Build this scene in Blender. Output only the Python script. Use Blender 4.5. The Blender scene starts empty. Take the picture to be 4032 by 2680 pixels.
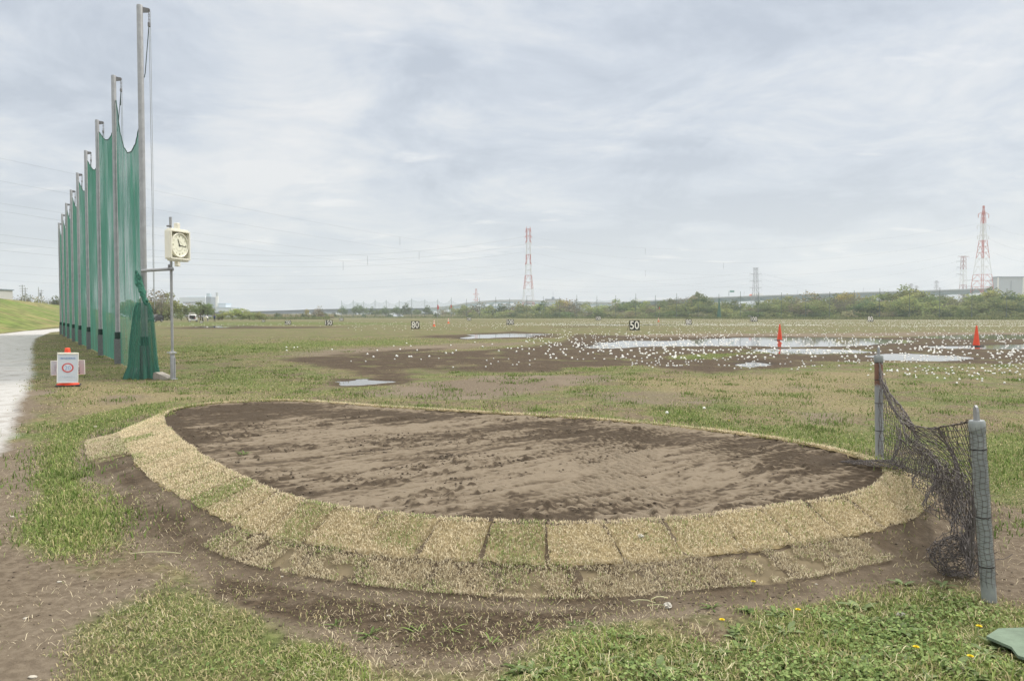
import bpy, bmesh, math, random
import numpy as np
from mathutils import Vector, Matrix
R = math.radians
scene = bpy.context.scene
col = scene.collection

# ------------------------------------------------------------------ camera, sky, sun, exposure
H = 1.45                    # eye height
FPX = 3000.0                # focal length in photograph pixels
PITCH = 97 / 3000           # downward tilt
cam_d = bpy.data.cameras.new('camera')
cam = bpy.data.objects.new('camera', cam_d); col.objects.link(cam)
cam_d.sensor_width = 36; cam_d.lens = 36 * FPX / 4032
cam_d.clip_start = 0.05; cam_d.clip_end = 8000
cam.location = (0, 0, H); cam.rotation_euler = (R(90) - PITCH, 0, 0)
scene.camera = cam

SUN_EL, SUN_AZ = R(52), R(62)      # azimuth from +Y towards +X
world = bpy.data.worlds.new('World'); scene.world = world
world.use_nodes = True
def build_world():
    nt = world.node_tree; N = nt.nodes; L = nt.links; N.clear()
    out = N.new('ShaderNodeOutputWorld')
    sky = N.new('ShaderNodeTexSky'); sky.sky_type = 'NISHITA'; sky.sun_disc = False
    sky.sun_elevation = SUN_EL; sky.sun_rotation = SUN_AZ
    sky.air_density = 1.2; sky.dust_density = 2.5
    bg1 = N.new('ShaderNodeBackground'); bg1.inputs[1].default_value = 0.10
    L.new(sky.outputs[0], bg1.inputs[0])
    tc = N.new('ShaderNodeTexCoord'); sep = N.new('ShaderNodeSeparateXYZ')
    L.new(tc.outputs['Generated'], sep.inputs[0])
    def mth(op, a, b=None, clamp=False):
        n = N.new('ShaderNodeMath'); n.operation = op; n.use_clamp = clamp
        for i, v in enumerate((a, b)):
            if v is None: continue
            if isinstance(v, (int, float)): n.inputs[i].default_value = v
            else: L.new(v, n.inputs[i])
        return n.outputs[0]
    z = mth('MAXIMUM', sep.outputs[2], 0.0)
    zz = mth('ADD', z, 0.16)                    # cloud layer seen in perspective
    u = mth('DIVIDE', sep.outputs[0], zz); v = mth('DIVIDE', sep.outputs[1], zz)
    cmb = N.new('ShaderNodeCombineXYZ'); L.new(u, cmb.inputs[0]); L.new(v, cmb.inputs[1])
    def noise(scale, detail, rough, dist, off, sc=(1, 1, 1)):
        mp = N.new('ShaderNodeMapping'); mp.inputs['Location'].default_value = off
        mp.inputs['Scale'].default_value = sc
        mp.inputs['Rotation'].default_value = (0, 0, R(14))
        n = N.new('ShaderNodeTexNoise'); L.new(cmb.outputs[0], mp.inputs[0]); L.new(mp.outputs[0], n.inputs[0])
        n.inputs['Scale'].default_value = scale; n.inputs['Detail'].default_value = detail
        n.inputs['Roughness'].default_value = rough; n.inputs['Distortion'].default_value = dist
        return n.outputs[0]
    n1 = noise(0.55, 8, 0.55, 0.5, (3.1, 7.7, 0))
    n2 = noise(1.7, 10, 0.63, 0.4, (11.3, 2.2, 4), (1, 1.0, 1))
    mixn = mth('ADD', mth('MULTIPLY', n1, 0.48), mth('MULTIPLY', n2, 0.52))
    rp = N.new('ShaderNodeValToRGB'); L.new(mixn, rp.inputs[0])
    e = rp.color_ramp.elements
    e[0].position = 0.42; e[0].color = (0.43, 0.48, 0.56, 1)
    e[1].position = 0.488; e[1].color = (0.52, 0.568, 0.642, 1)
    a = e.new(0.53); a.color = (0.595, 0.63, 0.68, 1)
    a = e.new(0.60); a.color = (0.70, 0.71, 0.73, 1)
    # pale, nearly even band low over the horizon
    low = N.new('ShaderNodeMix'); low.data_type = 'RGBA'
    fl = N.new('ShaderNodeMapRange'); fl.interpolation_type = 'SMOOTHSTEP'
    L.new(z, fl.inputs[0]); fl.inputs[1].default_value = 0.0; fl.inputs[2].default_value = 0.22
    fl.inputs[3].default_value = 0.66; fl.inputs[4].default_value = 0.0
    L.new(fl.outputs[0], low.inputs['Factor']); L.new(rp.outputs[0], low.inputs['A'])
    low.inputs['B'].default_value = (0.55, 0.595, 0.64, 1)
    # small bright puffs low in the sky
    n3 = noise(2.6, 5, 0.5, 0.1, (5.0, 1.4, 9), (1, 2.0, 1))
    pf = N.new('ShaderNodeMapRange'); pf.interpolation_type = 'SMOOTHSTEP'
    L.new(n3, pf.inputs[0]); pf.inputs[1].default_value = 0.60; pf.inputs[2].default_value = 0.74
    pf.inputs[3].default_value = 0.0; pf.inputs[4].default_value = 0.45
    puff = N.new('ShaderNodeMix'); puff.data_type = 'RGBA'
    L.new(pf.outputs[0], puff.inputs['Factor']); L.new(low.outputs['Result'], puff.inputs['A'])
    puff.inputs['B'].default_value = (0.83, 0.82, 0.82, 1)
    # an overcast sky is brightest overhead; boosted out of view to light the ground
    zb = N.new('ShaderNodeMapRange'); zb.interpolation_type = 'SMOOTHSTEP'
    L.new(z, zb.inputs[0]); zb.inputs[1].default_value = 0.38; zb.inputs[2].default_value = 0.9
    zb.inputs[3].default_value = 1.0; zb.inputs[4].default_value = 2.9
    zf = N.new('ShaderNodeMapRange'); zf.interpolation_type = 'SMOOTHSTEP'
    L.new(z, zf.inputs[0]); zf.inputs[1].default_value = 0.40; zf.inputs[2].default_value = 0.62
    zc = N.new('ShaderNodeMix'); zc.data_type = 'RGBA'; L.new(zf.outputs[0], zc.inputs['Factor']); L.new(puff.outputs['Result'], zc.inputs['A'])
    zc.inputs['B'].default_value = (0.68, 0.662, 0.622, 1)      # warm neutral tint added overhead, out of view, to take blue off the ground
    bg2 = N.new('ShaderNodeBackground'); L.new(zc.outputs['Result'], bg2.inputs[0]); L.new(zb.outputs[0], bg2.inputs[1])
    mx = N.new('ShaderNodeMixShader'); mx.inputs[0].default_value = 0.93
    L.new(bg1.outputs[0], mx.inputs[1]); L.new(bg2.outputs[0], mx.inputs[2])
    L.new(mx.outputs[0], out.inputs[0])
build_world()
sun_d = bpy.data.lights.new('sun', 'SUN'); sun_d.energy = 2.4; sun_d.angle = R(10); sun_d.color = (1, 0.93, 0.82)
sun = bpy.data.objects.new('sun', sun_d); col.objects.link(sun)
sdir = Vector((math.sin(SUN_AZ) * math.cos(SUN_EL), math.cos(SUN_AZ) * math.cos(SUN_EL), math.sin(SUN_EL)))
sun.rotation_euler = sdir.to_track_quat('Z', 'Y').to_euler(); sun.location = (0, 0, 300)
scene.view_settings.view_transform = 'Standard'; scene.view_settings.look = 'None'
scene.view_settings.exposure = 0.25; scene.view_settings.gamma = 1.0
scene.cycles.max_bounces = 6; scene.cycles.transparent_max_bounces = 24
scene.cycles.volume_bounces = 1
try: scene.cycles.use_denoising = True
except Exception: pass

# ------------------------------------------------------------------ helpers: measuring from the photograph (2359 px wide view)
S = 4032 / 2359
cp, sp = math.cos(PITCH), math.sin(PITCH)
def ray(vx, vy):
    dx = (vx * S - 2016) / FPX; dy = (1340 - vy * S) / FPX
    return np.array([dx, cp + dy * sp, dy * cp - sp])
def at_z(vx, vy, z=0.0):
    d = ray(vx, vy); t = (z - H) / d[2]
    return np.array([d[0] * t, d[1] * t, z])
def at_y(vx, vy, Y):
    d = ray(vx, vy); t = Y / d[1]
    return np.array([d[0] * t, Y, H + d[2] * t])
def px_x(X, Y, Z):           # view x of a world point
    k = Y * cp - (Z - H) * sp
    return (2016 + FPX * X / k) / S
def px_y(X, Y, Z):
    k = Y * cp - (Z - H) * sp; u = Y * sp + (Z - H) * cp
    return (1340 - FPX * u / k) / S

rng = np.random.default_rng(7); random.seed(7)
def hash2(ix, iy, seed):
    h = (ix.astype(np.int64) * 374761393 + iy.astype(np.int64) * 668265263 + seed * 1442695041) & 0xffffffff
    h = ((h ^ (h >> 13)) * 1274126177) & 0xffffffff
    h = h ^ (h >> 16)
    return (h & 0xffff) / 65535.0
def vnoise(x, y, scale, seed=0):
    x = np.asarray(x, float) / scale; y = np.asarray(y, float) / scale
    ix = np.floor(x); iy = np.floor(y); fx = x - ix; fy = y - iy
    fx = fx * fx * (3 - 2 * fx); fy = fy * fy * (3 - 2 * fy)
    a = hash2(ix, iy, seed); b = hash2(ix + 1, iy, seed); c = hash2(ix, iy + 1, seed); d = hash2(ix + 1, iy + 1, seed)
    return (a * (1 - fx) + b * fx) * (1 - fy) + (c * (1 - fx) + d * fx) * fy
def fbm(x, y, scale, octs=4, seed=0):
    t = 0; a = 1; s = 0
    for o in range(octs):
        t = t + a * vnoise(x, y, scale / 2 ** o, seed + 17 * o); s += a; a *= 0.55
    return t / s
def sstep(a, b, x):
    t = np.clip((x - a) / (b - a), 0, 1); return t * t * (3 - 2 * t)
def sdist(x, y, poly):
    """signed distance to polygon, positive inside"""
    x = np.asarray(x, float); y = np.asarray(y, float)
    d2 = np.full(x.shape, 1e18); ins = np.zeros(x.shape, bool)
    n = len(poly)
    for i in range(n):
        ax, ay = poly[i][0], poly[i][1]; bx, by = poly[(i + 1) % n][0], poly[(i + 1) % n][1]
        ex, ey = bx - ax, by - ay
        t = np.clip(((x - ax) * ex + (y - ay) * ey) / (ex * ex + ey * ey + 1e-12), 0, 1)
        d2 = np.minimum(d2, (x - ax - t * ex) ** 2 + (y - ay - t * ey) ** 2)
        if ay != by:
            c = ((ay > y) != (by > y)) & (x < (bx - ax) * (y - ay) / (by - ay) + ax)
            ins ^= c
    d = np.sqrt(d2)
    return np.where(ins, d, -d)

# ------------------------------------------------------------------ helpers: objects and tags
def link(o, parent=None):
    col.objects.link(o)
    if parent is not None: o.parent = parent
    return o
def tag(o, label=None, cat=None, group=None, kind=None):
    if label: o['label'] = label
    if cat: o['category'] = cat
    if group: o['group'] = group
    if kind: o['kind'] = kind
    return o
def empty(name, loc=(0, 0, 0), rz=0.0, **k):
    o = bpy.data.objects.new(name, None); o.empty_display_size = 0.2
    o.location = loc; o.rotation_euler = (0, 0, rz); link(o)
    return tag(o, **k)
def copy_tree(o, parent=None):
    c = o.copy(); link(c)
    if parent is not None: c.parent = parent
    for ch in list(o.children): copy_tree(ch, c)
    return c
def np_mesh(name, verts, faces, mat=None, colors=None, smooth=False, parent=None, extra=None):
    """verts (n,3), faces (m,k) arrays"""
    me = bpy.data.meshes.new(name)
    v = np.asarray(verts, np.float32); f = np.asarray(faces, np.int32)
    k = f.shape[1]
    me.vertices.add(len(v)); me.vertices.foreach_set('co', v.ravel())
    me.loops.add(f.size); me.loops.foreach_set('vertex_index', f.ravel())
    me.polygons.add(len(f)); me.polygons.foreach_set('loop_start', np.arange(0, f.size, k, dtype=np.int32))
    if smooth: me.polygons.foreach_set('use_smooth', np.ones(len(f), bool))
    me.update(calc_edges=True)
    if colors is not None:
        a = me.color_attributes.new('Col', 'FLOAT_COLOR', 'POINT')
        c = np.ones((len(v), 4), np.float32); c[:, :3] = colors
        a.data.foreach_set('color', c.ravel())
    for nm, arr in (extra or {}).items():
        a = me.color_attributes.new(nm, 'FLOAT_COLOR', 'POINT')
        c = np.ones((len(v), 4), np.float32); c[:, :arr.shape[1]] = arr
        a.data.foreach_set('color', c.ravel())
    if mat: me.materials.append(mat)
    o = bpy.data.objects.new(name, me); link(o, parent)
    return o

class MB:
    """collects simple shaped pieces into one mesh"""
    def __init__(s): s.v = []; s.f = []; s.m = []
    def add(s, vs, fs, m=0):
        b = len(s.v); s.v += [tuple(map(float, p)) for p in vs]
        s.f += [tuple(i + b for i in f) for f in fs]; s.m += [m] * len(fs)
        return s
    def box(s, c, d, rz=0.0, m=0, bev=0.0):
        hx, hy, hz = d[0] / 2, d[1] / 2, d[2] / 2
        ca, sa = math.cos(rz), math.sin(rz)
        def P(x, y, z): return (c[0] + x * ca - y * sa, c[1] + x * sa + y * ca, c[2] + z)
        b = min(bev, hx * .9, hy * .9, hz * .9)
        if b <= 0:
            vs = [P(x, y, z) for z in (-hz, hz) for x, y in ((-hx, -hy), (hx, -hy), (hx, hy), (-hx, hy))]
            fs = [(3, 2, 1, 0), (4, 5, 6, 7)] + [(i, (i + 1) % 4, (i + 1) % 4 + 4, i + 4) for i in range(4)]
        else:
            def ring(x, y, z, k): return [P(px, py, z) for px, py in ((-x + k, -y), (x - k, -y), (x, -y + k), (x, y - k), (x - k, y), (-x + k, y), (-x, y - k), (-x, -y + k))]
            vs = ring(hx - b, hy - b, -hz, b * .6) + ring(hx, hy, -hz + b, b) + ring(hx, hy, hz - b, b) + ring(hx - b, hy - b, hz, b * .6)
            fs = [tuple(range(7, -1, -1)), tuple(range(24, 32))]
            for r in range(3):
                fs += [(r * 8 + i, r * 8 + (i + 1) % 8, r * 8 + 8 + (i + 1) % 8, r * 8 + 8 + i) for i in range(8)]
        return s.add(vs, fs, m)
    def tube(s, pts, rad, n=8, m=0, cap=True, start=None):
        pts = [Vector(p) for p in pts]; K = len(pts)
        rads = rad if isinstance(rad, (list, tuple)) else [rad] * K
        vs = []; prev = None
        for i, p in enumerate(pts):
            t = (pts[min(i + 1, K - 1)] - pts[max(i - 1, 0)])
            t = t.normalized() if t.length > 1e-9 else Vector((0, 0, 1))
            if prev is None:
                a = Vector((1, 0, 0)) if abs(t.x) < 0.8 else Vector((0, 1, 0))
                u = (a - t * a.dot(t)).normalized()
            else:
                u = (prev - t * prev.dot(t)).normalized()
            prev = u; w = t.cross(u)
            for k in range(n):
                q = 2 * math.pi * k / n + math.pi / n
                vs.append(p + (u * math.cos(q) + w * math.sin(q)) * rads[i])
        fs = []
        for i in range(K - 1):
            for k in range(n):
                fs.append((i * n + k, i * n + (k + 1) % n, (i + 1) * n + (k + 1) % n, (i + 1) * n + k))
        if cap: fs += [tuple(range(n - 1, -1, -1)), tuple(range((K - 1) * n, K * n))]
        return s.add(vs, fs, m)
    def lathe(s, prof, c=(0, 0, 0), n=20, m=0):
        vs = []; fs = []
        for r, z in prof:
            for k in range(n):
                q = 2 * math.pi * k / n; vs.append((c[0] + r * math.cos(q), c[1] + r * math.sin(q), c[2] + z))
        for i in range(len(prof) - 1):
            for k in range(n):
                fs.append((i * n + k, i * n + (k + 1) % n, (i + 1) * n + (k + 1) % n, (i + 1) * n + k))
        fs += [tuple(range(n - 1, -1, -1)), tuple(range((len(prof) - 1) * n, len(prof) * n))]
        return s.add(vs, fs, m)
    def prism(s, poly, axis_from, axis_to, m=0):
        """polygon given as 3D points, extruded by vector axis_to - axis_from"""
        d = np.array(axis_to, float) - np.array(axis_from, float); n = len(poly)
        vs = [tuple(p) for p in poly] + [tuple(np.array(p) + d) for p in poly]
        fs = [tuple(range(n - 1, -1, -1)), tuple(range(n, 2 * n))] + [(i, (i + 1) % n, (i + 1) % n + n, i + n) for i in range(n)]
        return s.add(vs, fs, m)
    def build(s, name, mats, parent=None, smooth=False, loc=None):
        me = bpy.data.meshes.new(name); me.from_pydata(s.v, [], s.f); me.update()
        mats = mats if isinstance(mats, (list, tuple)) else [mats]
        for x in mats: me.materials.append(x)
        if len(mats) > 1: me.polygons.foreach_set('material_index', np.array(s.m, np.int32))
        bm = bmesh.new(); bm.from_mesh(me); bmesh.ops.recalc_face_normals(bm, faces=bm.faces); bm.to_mesh(me); bm.free()
        if smooth:
            me.polygons.foreach_set('use_smooth', np.ones(len(me.polygons), bool))
            try: me.set_sharp_from_angle(angle=R(40))
            except Exception: pass
        o = bpy.data.objects.new(name, me); link(o, parent)
        if loc is not None: o.location = loc
        return o

# ------------------------------------------------------------------ helpers: materials
def new_mat(name):
    m = bpy.data.materials.new(name); m.use_nodes = True
    nt = m.node_tree; b = nt.nodes.get('Principled BSDF')
    return m, nt, nt.nodes, nt.links, b
def mat(name, c, rough=0.7, metal=0.0, var=0.12, scale=6.0, bump=0.0, c2=None, spec=0.3, objvar=0.0, coords='Object'):
    """procedural paint: noise between two tones of the thing's own colour, optional fine bump"""
    m, nt, N, L, b = new_mat(name)
    b.inputs['Roughness'].default_value = rough; b.inputs['Metallic'].default_value = metal
    b.inputs['Specular IOR Level'].default_value = spec
    tc = N.new('ShaderNodeTexCoord'); n = N.new('ShaderNodeTexNoise')
    L.new(tc.outputs[coords], n.inputs[0]); n.inputs['Scale'].default_value = scale
    n.inputs['Detail'].default_value = 6; n.inputs['Roughness'].default_value = 0.65
    rp = N.new('ShaderNodeValToRGB'); L.new(n.outputs[0], rp.inputs[0])
    lo = c2 if c2 else tuple(x * (1 - var) for x in c); hi = c if c2 else tuple(min(1, x * (1 + var)) for x in c)
    rp.color_ramp.elements[0].position = 0.32; rp.color_ramp.elements[0].color = (*lo, 1)
    rp.color_ramp.elements[1].position = 0.68; rp.color_ramp.elements[1].color = (*hi, 1)
    src = rp.outputs[0]
    if objvar:
        oi = N.new('ShaderNodeObjectInfo'); hs = N.new('ShaderNodeHueSaturation')
        mr = N.new('ShaderNodeMapRange'); L.new(oi.outputs['Random'], mr.inputs[0])
        mr.inputs[3].default_value = 1 - objvar; mr.inputs[4].default_value = 1 + objvar
        L.new(mr.outputs[0], hs.inputs['Value']); L.new(src, hs.inputs['Color']); src = hs.outputs[0]
    L.new(src, b.inputs['Base Color'])
    if bump:
        bp = N.new('ShaderNodeBump'); bp.inputs['Strength'].default_value = bump; bp.inputs['Distance'].default_value = 0.02
        L.new(n.outputs[0], bp.inputs['Height']); L.new(bp.outputs[0], b.inputs['Normal'])
    return m
def attr_mat(name, rough=0.8, translucent=0.0, objvar=0.0):
    """colour comes from the 'Col' attribute of each blade or leaf"""
    m, nt, N, L, b = new_mat(name)
    a = N.new('ShaderNodeAttribute'); a.attribute_name = 'Col'
    b.inputs['Roughness'].default_value = rough; b.inputs['Specular IOR Level'].default_value = 0.15
    src = a.outputs['Color']
    if objvar:
        oi = N.new('ShaderNodeObjectInfo'); hs = N.new('ShaderNodeHueSaturation')
        mr = N.new('ShaderNodeMapRange'); L.new(oi.outputs['Random'], mr.inputs[0])
        mr.inputs[3].default_value = 1 - objvar; mr.inputs[4].default_value = 1 + objvar
        L.new(mr.outputs[0], hs.inputs['Value'])
        mr2 = N.new('ShaderNodeMapRange'); L.new(oi.outputs['Random'], mr2.inputs[0])
        mr2.inputs[3].default_value = 0.485; mr2.inputs[4].default_value = 0.512
        L.new(mr2.outputs[0], hs.inputs['Hue'])
        L.new(src, hs.inputs['Color']); src = hs.outputs[0]
    L.new(src, b.inputs['Base Color'])
    if translucent:
        t = N.new('ShaderNodeBsdfTranslucent'); L.new(src, t.inputs[0])
        mx = N.new('ShaderNodeMixShader'); mx.inputs[0].default_value = translucent
        out = N.get('Material Output'); L.new(b.outputs[0], mx.inputs[1]); L.new(t.outputs[0], mx.inputs[2]); L.new(mx.outputs[0], out.inputs[0])
    return m
# ------------------------------------------------------------------ measured outlines on the ground
def W(pts, z=0.0): return [tuple(at_z(x, y, z)[:2]) for x, y in pts]
BED_Z = 0.22
bed_v = [(370, 968), (380, 954), (402, 944), (470, 932), (540, 927), (610, 923), (700, 924), (790, 930), (870, 936), (1020, 945), (1200, 955),
         (1400, 968), (1600, 987), (1800, 1012), (1950, 1042), (2040, 1072), (2060, 1092), (2000, 1136), (1900, 1157), (1800, 1172), (1700, 1186),
         (1600, 1196), (1500, 1203), (1350, 1212), (1230, 1211), (1100, 1206), (1000, 1200), (900, 1191), (820, 1182), (740, 1169), (660, 1150),
         (600, 1130), (550, 1105), (500, 1080), (460, 1056), (430, 1035), (400, 1008), (383, 988)]
bed_raw = [at_z(x, y, BED_Z)[:2] for x, y in bed_v]
def smooth_closed(P, per=0.08):
    P = np.array(P); out = []; n = len(P)
    for i in range(n):
        p0, p1, p2, p3 = P[i - 1], P[i], P[(i + 1) % n], P[(i + 2) % n]
        k = max(2, int(np.linalg.norm(p2 - p1) / per))
        for j in range(k):
            t = j / k
            out.append(0.5 * ((2 * p1) + (-p0 + p2) * t + (2 * p0 - 5 * p1 + 4 * p2 - p3) * t * t + (-p0 + 3 * p1 - 3 * p2 + p3) * t ** 3))
    Q = np.array(out)
    d = np.r_[0, np.cumsum(np.linalg.norm(np.roll(Q, -1, 0) - Q, axis=1))]
    m = int(d[-1] / per); s = np.linspace(0, d[-1], m, endpoint=False)
    QQ = np.vstack([Q, Q[:1]])
    X = np.stack([np.interp(s, d, QQ[:, 0]), np.interp(s, d, QQ[:, 1])], 1)
    for _ in range(3): X = (np.roll(X, 1, 0) + 2 * X + np.roll(X, -1, 0)) / 4
    return X
bed = smooth_closed(bed_raw)                 # closed outline of the soil plateau
area = 0.5 * np.sum(bed[:, 0] * np.roll(bed[:, 1], -1) - np.roll(bed[:, 0], -1) * bed[:, 1])
if area < 0: bed = bed[::-1].copy()          # counter-clockwise
bed_poly = [tuple(p) for p in bed[::3]]
def slope_w(x, y):                           # the bank is wider on the left
    return 0.56 + 0.55 * sstep(-1.4, -3.6, x) * sstep(9.6, 7.5, y)

levee_a = at_z(0, 768); levee_b = at_z(137, 752)
ld = (levee_b - levee_a)[:2]; ld /= np.linalg.norm(ld); lnrm = np.array([-ld[1], ld[0]])

puddles_v = {
 'near': [(765, 877), (800, 872), (850, 869.5), (900, 875), (915, 878), (865, 884), (790, 886)],
 'mid': [(1040, 777), (1090, 771), (1180, 767), (1265, 769.5), (1240, 775), (1130, 779), (1065, 781)],
 'main': [(1325, 798), (1395, 789), (1415, 783.5), (1550, 784), (1640, 779), (1760, 777), (1900, 777), (2030, 780), (2110, 784), (2075, 790), (2000, 796),
          (1900, 799), (1800, 801), (1740, 797), (1640, 797), (1500, 798), (1410, 803), (1345, 802)],
 'right': [(2095, 776), (2200, 771), (2500, 770), (2500, 780), (2230, 781), (2150, 780)],
 'edge': [(2120, 797), (2240, 794), (2500, 791), (2500, 803), (2290, 804), (2170, 803)],
 'post': [(1990, 820), (2060, 813), (2160, 817), (2262, 826), (2160, 833), (2030, 829)],
 'small': [(1690, 838), (1735, 832), (1775, 838), (1725, 845)],
 'wet': [(1745, 806), (1830, 802), (1960, 805), (2035, 811), (1900, 816), (1790, 815)],
 'far': [(430, 753), (500, 750), (600, 751), (520, 754.5)],
 'strip': [(1255, 748), (1420, 747), (1600, 748), (1420, 749.5)],
}
puddles = {k: W(v) for k, v in puddles_v.items()}
# (channel, outline, soft edge in metres, weight)
Z = []
def zone(ch, pts, soft, w=1.0, z=0.0): Z.append((ch, W(pts, z), soft, w))
MUD, SOIL, GRAV, LUSH, TAN, STRAW = range(6)
# driving range: dark wet mud, brown earth, dry worn patches
zone(MUD, [(650, 834), (690, 824), (860, 818), (1050, 810), (1200, 799), (1300, 790), (1330, 770), (1500, 778), (1760, 774), (2000, 778), (2500, 768), (2500, 838), (2100, 836), (1900, 836), (1780, 850), (1640, 861), (1480, 845), (1380, 850), (1270, 858), (1120, 858), (960, 853), (930, 872), (840, 868), (700, 850)], 1.2)
zone(MUD, [(930, 778), (1040, 769), (1180, 763), (1300, 767), (1330, 776), (1180, 783), (1040, 786)], 2.0, .9)
zone(MUD, [(760, 818), (900, 808), (1010, 800), (1160, 795), (1010, 808), (840, 822)], 1.2, .8)
zone(MUD, [(350, 757), (440, 751.5), (700, 752.5), (880, 753), (700, 756), (500, 758)], 5, .8)
zone(MUD, [(1150, 754), (1300, 751), (1500, 752), (1300, 756)], 5, .7)
zone(MUD, [(0, 938), (60, 936), (70, 942), (30, 952), (0, 955)], .25, 1.0)
zone(MUD, [(740, 888), (760, 872), (900, 866), (950, 875), (930, 885), (800, 893)], .35, .75)
zone(SOIL, [(620, 812), (760, 800), (900, 792), (1200, 788), (1360, 790), (1000, 812), (700, 828), (640, 830)], 2.5, .75)
zone(SOIL, [(870, 905), (960, 880), (1100, 866), (1300, 862), (1430, 862), (1400, 882), (1250, 905), (1150, 925), (960, 922)], .7, 1.0)
zone(SOIL, [(1340, 772), (1700, 768), (2100, 766), (2500, 766), (2500, 771), (2100, 777), (1700, 779), (1400, 782)], 3, .75)
zone(SOIL, [(800, 900), (900, 893), (900, 915), (820, 912)], .5, .7)
zone(TAN, [(1380, 870), (1640, 866), (1850, 858), (2030, 860), (2060, 960), (1700, 930), (1500, 905)], 1.4, .9)
zone(SOIL, [(1250, 905), (1500, 895), (1720, 925), (1600, 945), (1350, 930)], .8, .55)
zone(SOIL, [(1640, 900), (1800, 880), (1960, 890), (1980, 930), (1780, 940)], .9, .5)
zone(SOIL, [(1780, 945), (1960, 950), (1990, 985), (1850, 985)], .5, .6)
zone(SOIL, [(380, 812), (520, 806), (640, 800), (520, 818)], 2.0, .5)
zone(SOIL, [(200, 905), (420, 905), (330, 930), (160, 940)], .5, .55)
zone(TAN, [(1500, 975), (1650, 940), (1850, 930), (2030, 960), (2030, 1040), (1800, 1000)], .8, .5)
zone(TAN, [(130, 870), (330, 890), (600, 912), (420, 925), (200, 960), (110, 985), (80, 960), (90, 900)], 1.0, .75)
zone(TAN, [(560, 830), (700, 812), (660, 846), (600, 855)], 1.5, .5)
zone(TAN, [(230, 840), (330, 850), (330, 882), (200, 870)], .8, .5)
# greener grass
zone(LUSH, [(380, 800), (700, 785), (1000, 780), (1010, 795), (760, 800), (560, 815), (400, 830)], 3, .75)
zone(LUSH, [(400, 870), (560, 850), (700, 872), (760, 900), (640, 915), (430, 890)], 1.2, .6)
zone(LUSH, [(340, 742), (700, 741), (1000, 744), (1000, 749), (700, 748), (340, 752)], 8, .8)
zone(LUSH, [(1480, 955), (1560, 942), (1620, 950), (1690, 985), (1800, 1000), (1640, 985)], .3, 1.0)
zone(LUSH, [(1700, 970), (1850, 980), (2020, 1000), (2020, 1045), (1900, 1020), (1750, 995)], .4, .7)
zone(LUSH, [(2230, 1000), (2500, 990), (2500, 1120), (2270, 1110)], .4, 1.0)
zone(LUSH, [(1760, 915), (1860, 900), (1860, 915), (1790, 925)], .4, .8)
zone(LUSH, [(1320, 895), (1400, 890), (1380, 900)], .3, .8)
zone(LUSH, [(1700, 806), (1950, 803), (2060, 808), (2000, 818), (1760, 816)], 1.0, .85)
zone(LUSH, [(1280, 848), (1470, 845), (1440, 856), (1290, 860)], .5, .9)
zone(LUSH, [(1290, 815), (1440, 812), (1400, 820)], .8, .7)
zone(LUSH, [(1500, 822), (1720, 815), (1680, 828), (1560, 832)], .8, .7)
zone(LUSH, [(130, 985), (200, 955), (330, 930), (420, 922), (260, 975), (215, 1000), (180, 1040), (120, 1020)], .25, 1.0)
zone(LUSH, [(70, 1060), (180, 1000), (200, 1020), (170, 1100), (190, 1150), (270, 1170), (290, 1195), (220, 1260), (90, 1285), (40, 1240), (60, 1180), (100, 1150)], .12, 1.0)
zone(LUSH, [(280, 1395), (390, 1330), (450, 1375), (560, 1420), (650, 1455), (780, 1500), (900, 1560), (900, 1620), (150, 1620), (180, 1500), (250, 1420)], .14, .52)
zone(LUSH, [(1050, 1620), (1190, 1510), (1290, 1460), (1420, 1450), (1640, 1470), (1700, 1400), (1860, 1395), (1960, 1360), (2100, 1350), (2240, 1360), (2280, 1390), (2500, 1420), (2500, 1620)], .12, .70)
zone(LUSH, [(640, 1500), (700, 1470), (760, 1480), (860, 1540), (880, 1600), (600, 1600)], .1, .9)
# bare damp earth round the foot of the bank, dirt beside the path
zone(MUD, [(190, 1025), (225, 1000), (275, 1040), (330, 1090), (420, 1150), (520, 1210), (560, 1300), (700, 1345), (880, 1365), (1240, 1390), (1600, 1350), (1900, 1310), (2140, 1270), (2260, 1340), (2080, 1350), (1900, 1385), (1680, 1400), (1500, 1430), (1290, 1445), (1140, 1515), (980, 1525), (800, 1460), (640, 1440), (470, 1370), (390, 1310), (300, 1200), (215, 1100)], .12, .76)
zone(SOIL, [(190, 1025), (330, 1090), (420, 1150), (560, 1300), (880, 1365), (1240, 1390), (1600, 1350), (1900, 1310), (2140, 1270), (2260, 1340), (2080, 1350), (1680, 1400), (1290, 1445), (1140, 1540), (900, 1540), (640, 1440), (470, 1370), (300, 1200)], .15, 1.0)
zone(MUD, [(430, 1290), (560, 1322), (880, 1374), (1240, 1397), (1420, 1385), (1400, 1430), (1290, 1445), (1140, 1500), (980, 1510), (800, 1445), (640, 1425), (500, 1385)], .08, .92)
zone(MUD, [(195, 1030), (260, 1040), (300, 1090), (360, 1140), (450, 1200), (520, 1260), (440, 1290), (330, 1240), (240, 1130)], .08, .88)
zone(SOIL, [(2100, 1260), (2300, 1180), (2500, 1160), (2500, 1400), (2300, 1390), (2180, 1330)], .2, 1.0)
zone(SOIL, [(-300, 1100), (60, 1010), (100, 1040), (90, 1130), (60, 1180), (40, 1250), (130, 1290), (260, 1330), (380, 1310), (400, 1330), (280, 1390), (180, 1440), (150, 1640), (-300, 1640)], .2, 1.0)
zone(SOIL, [(250, 1480), (480, 1440), (560, 1500), (430, 1560), (300, 1560)], .15, .5)
zone(SOIL, [(60, 900), (130, 900), (120, 960), (60, 1010), (30, 1060), (-60, 1060), (-60, 900)], .35, .7)
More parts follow.
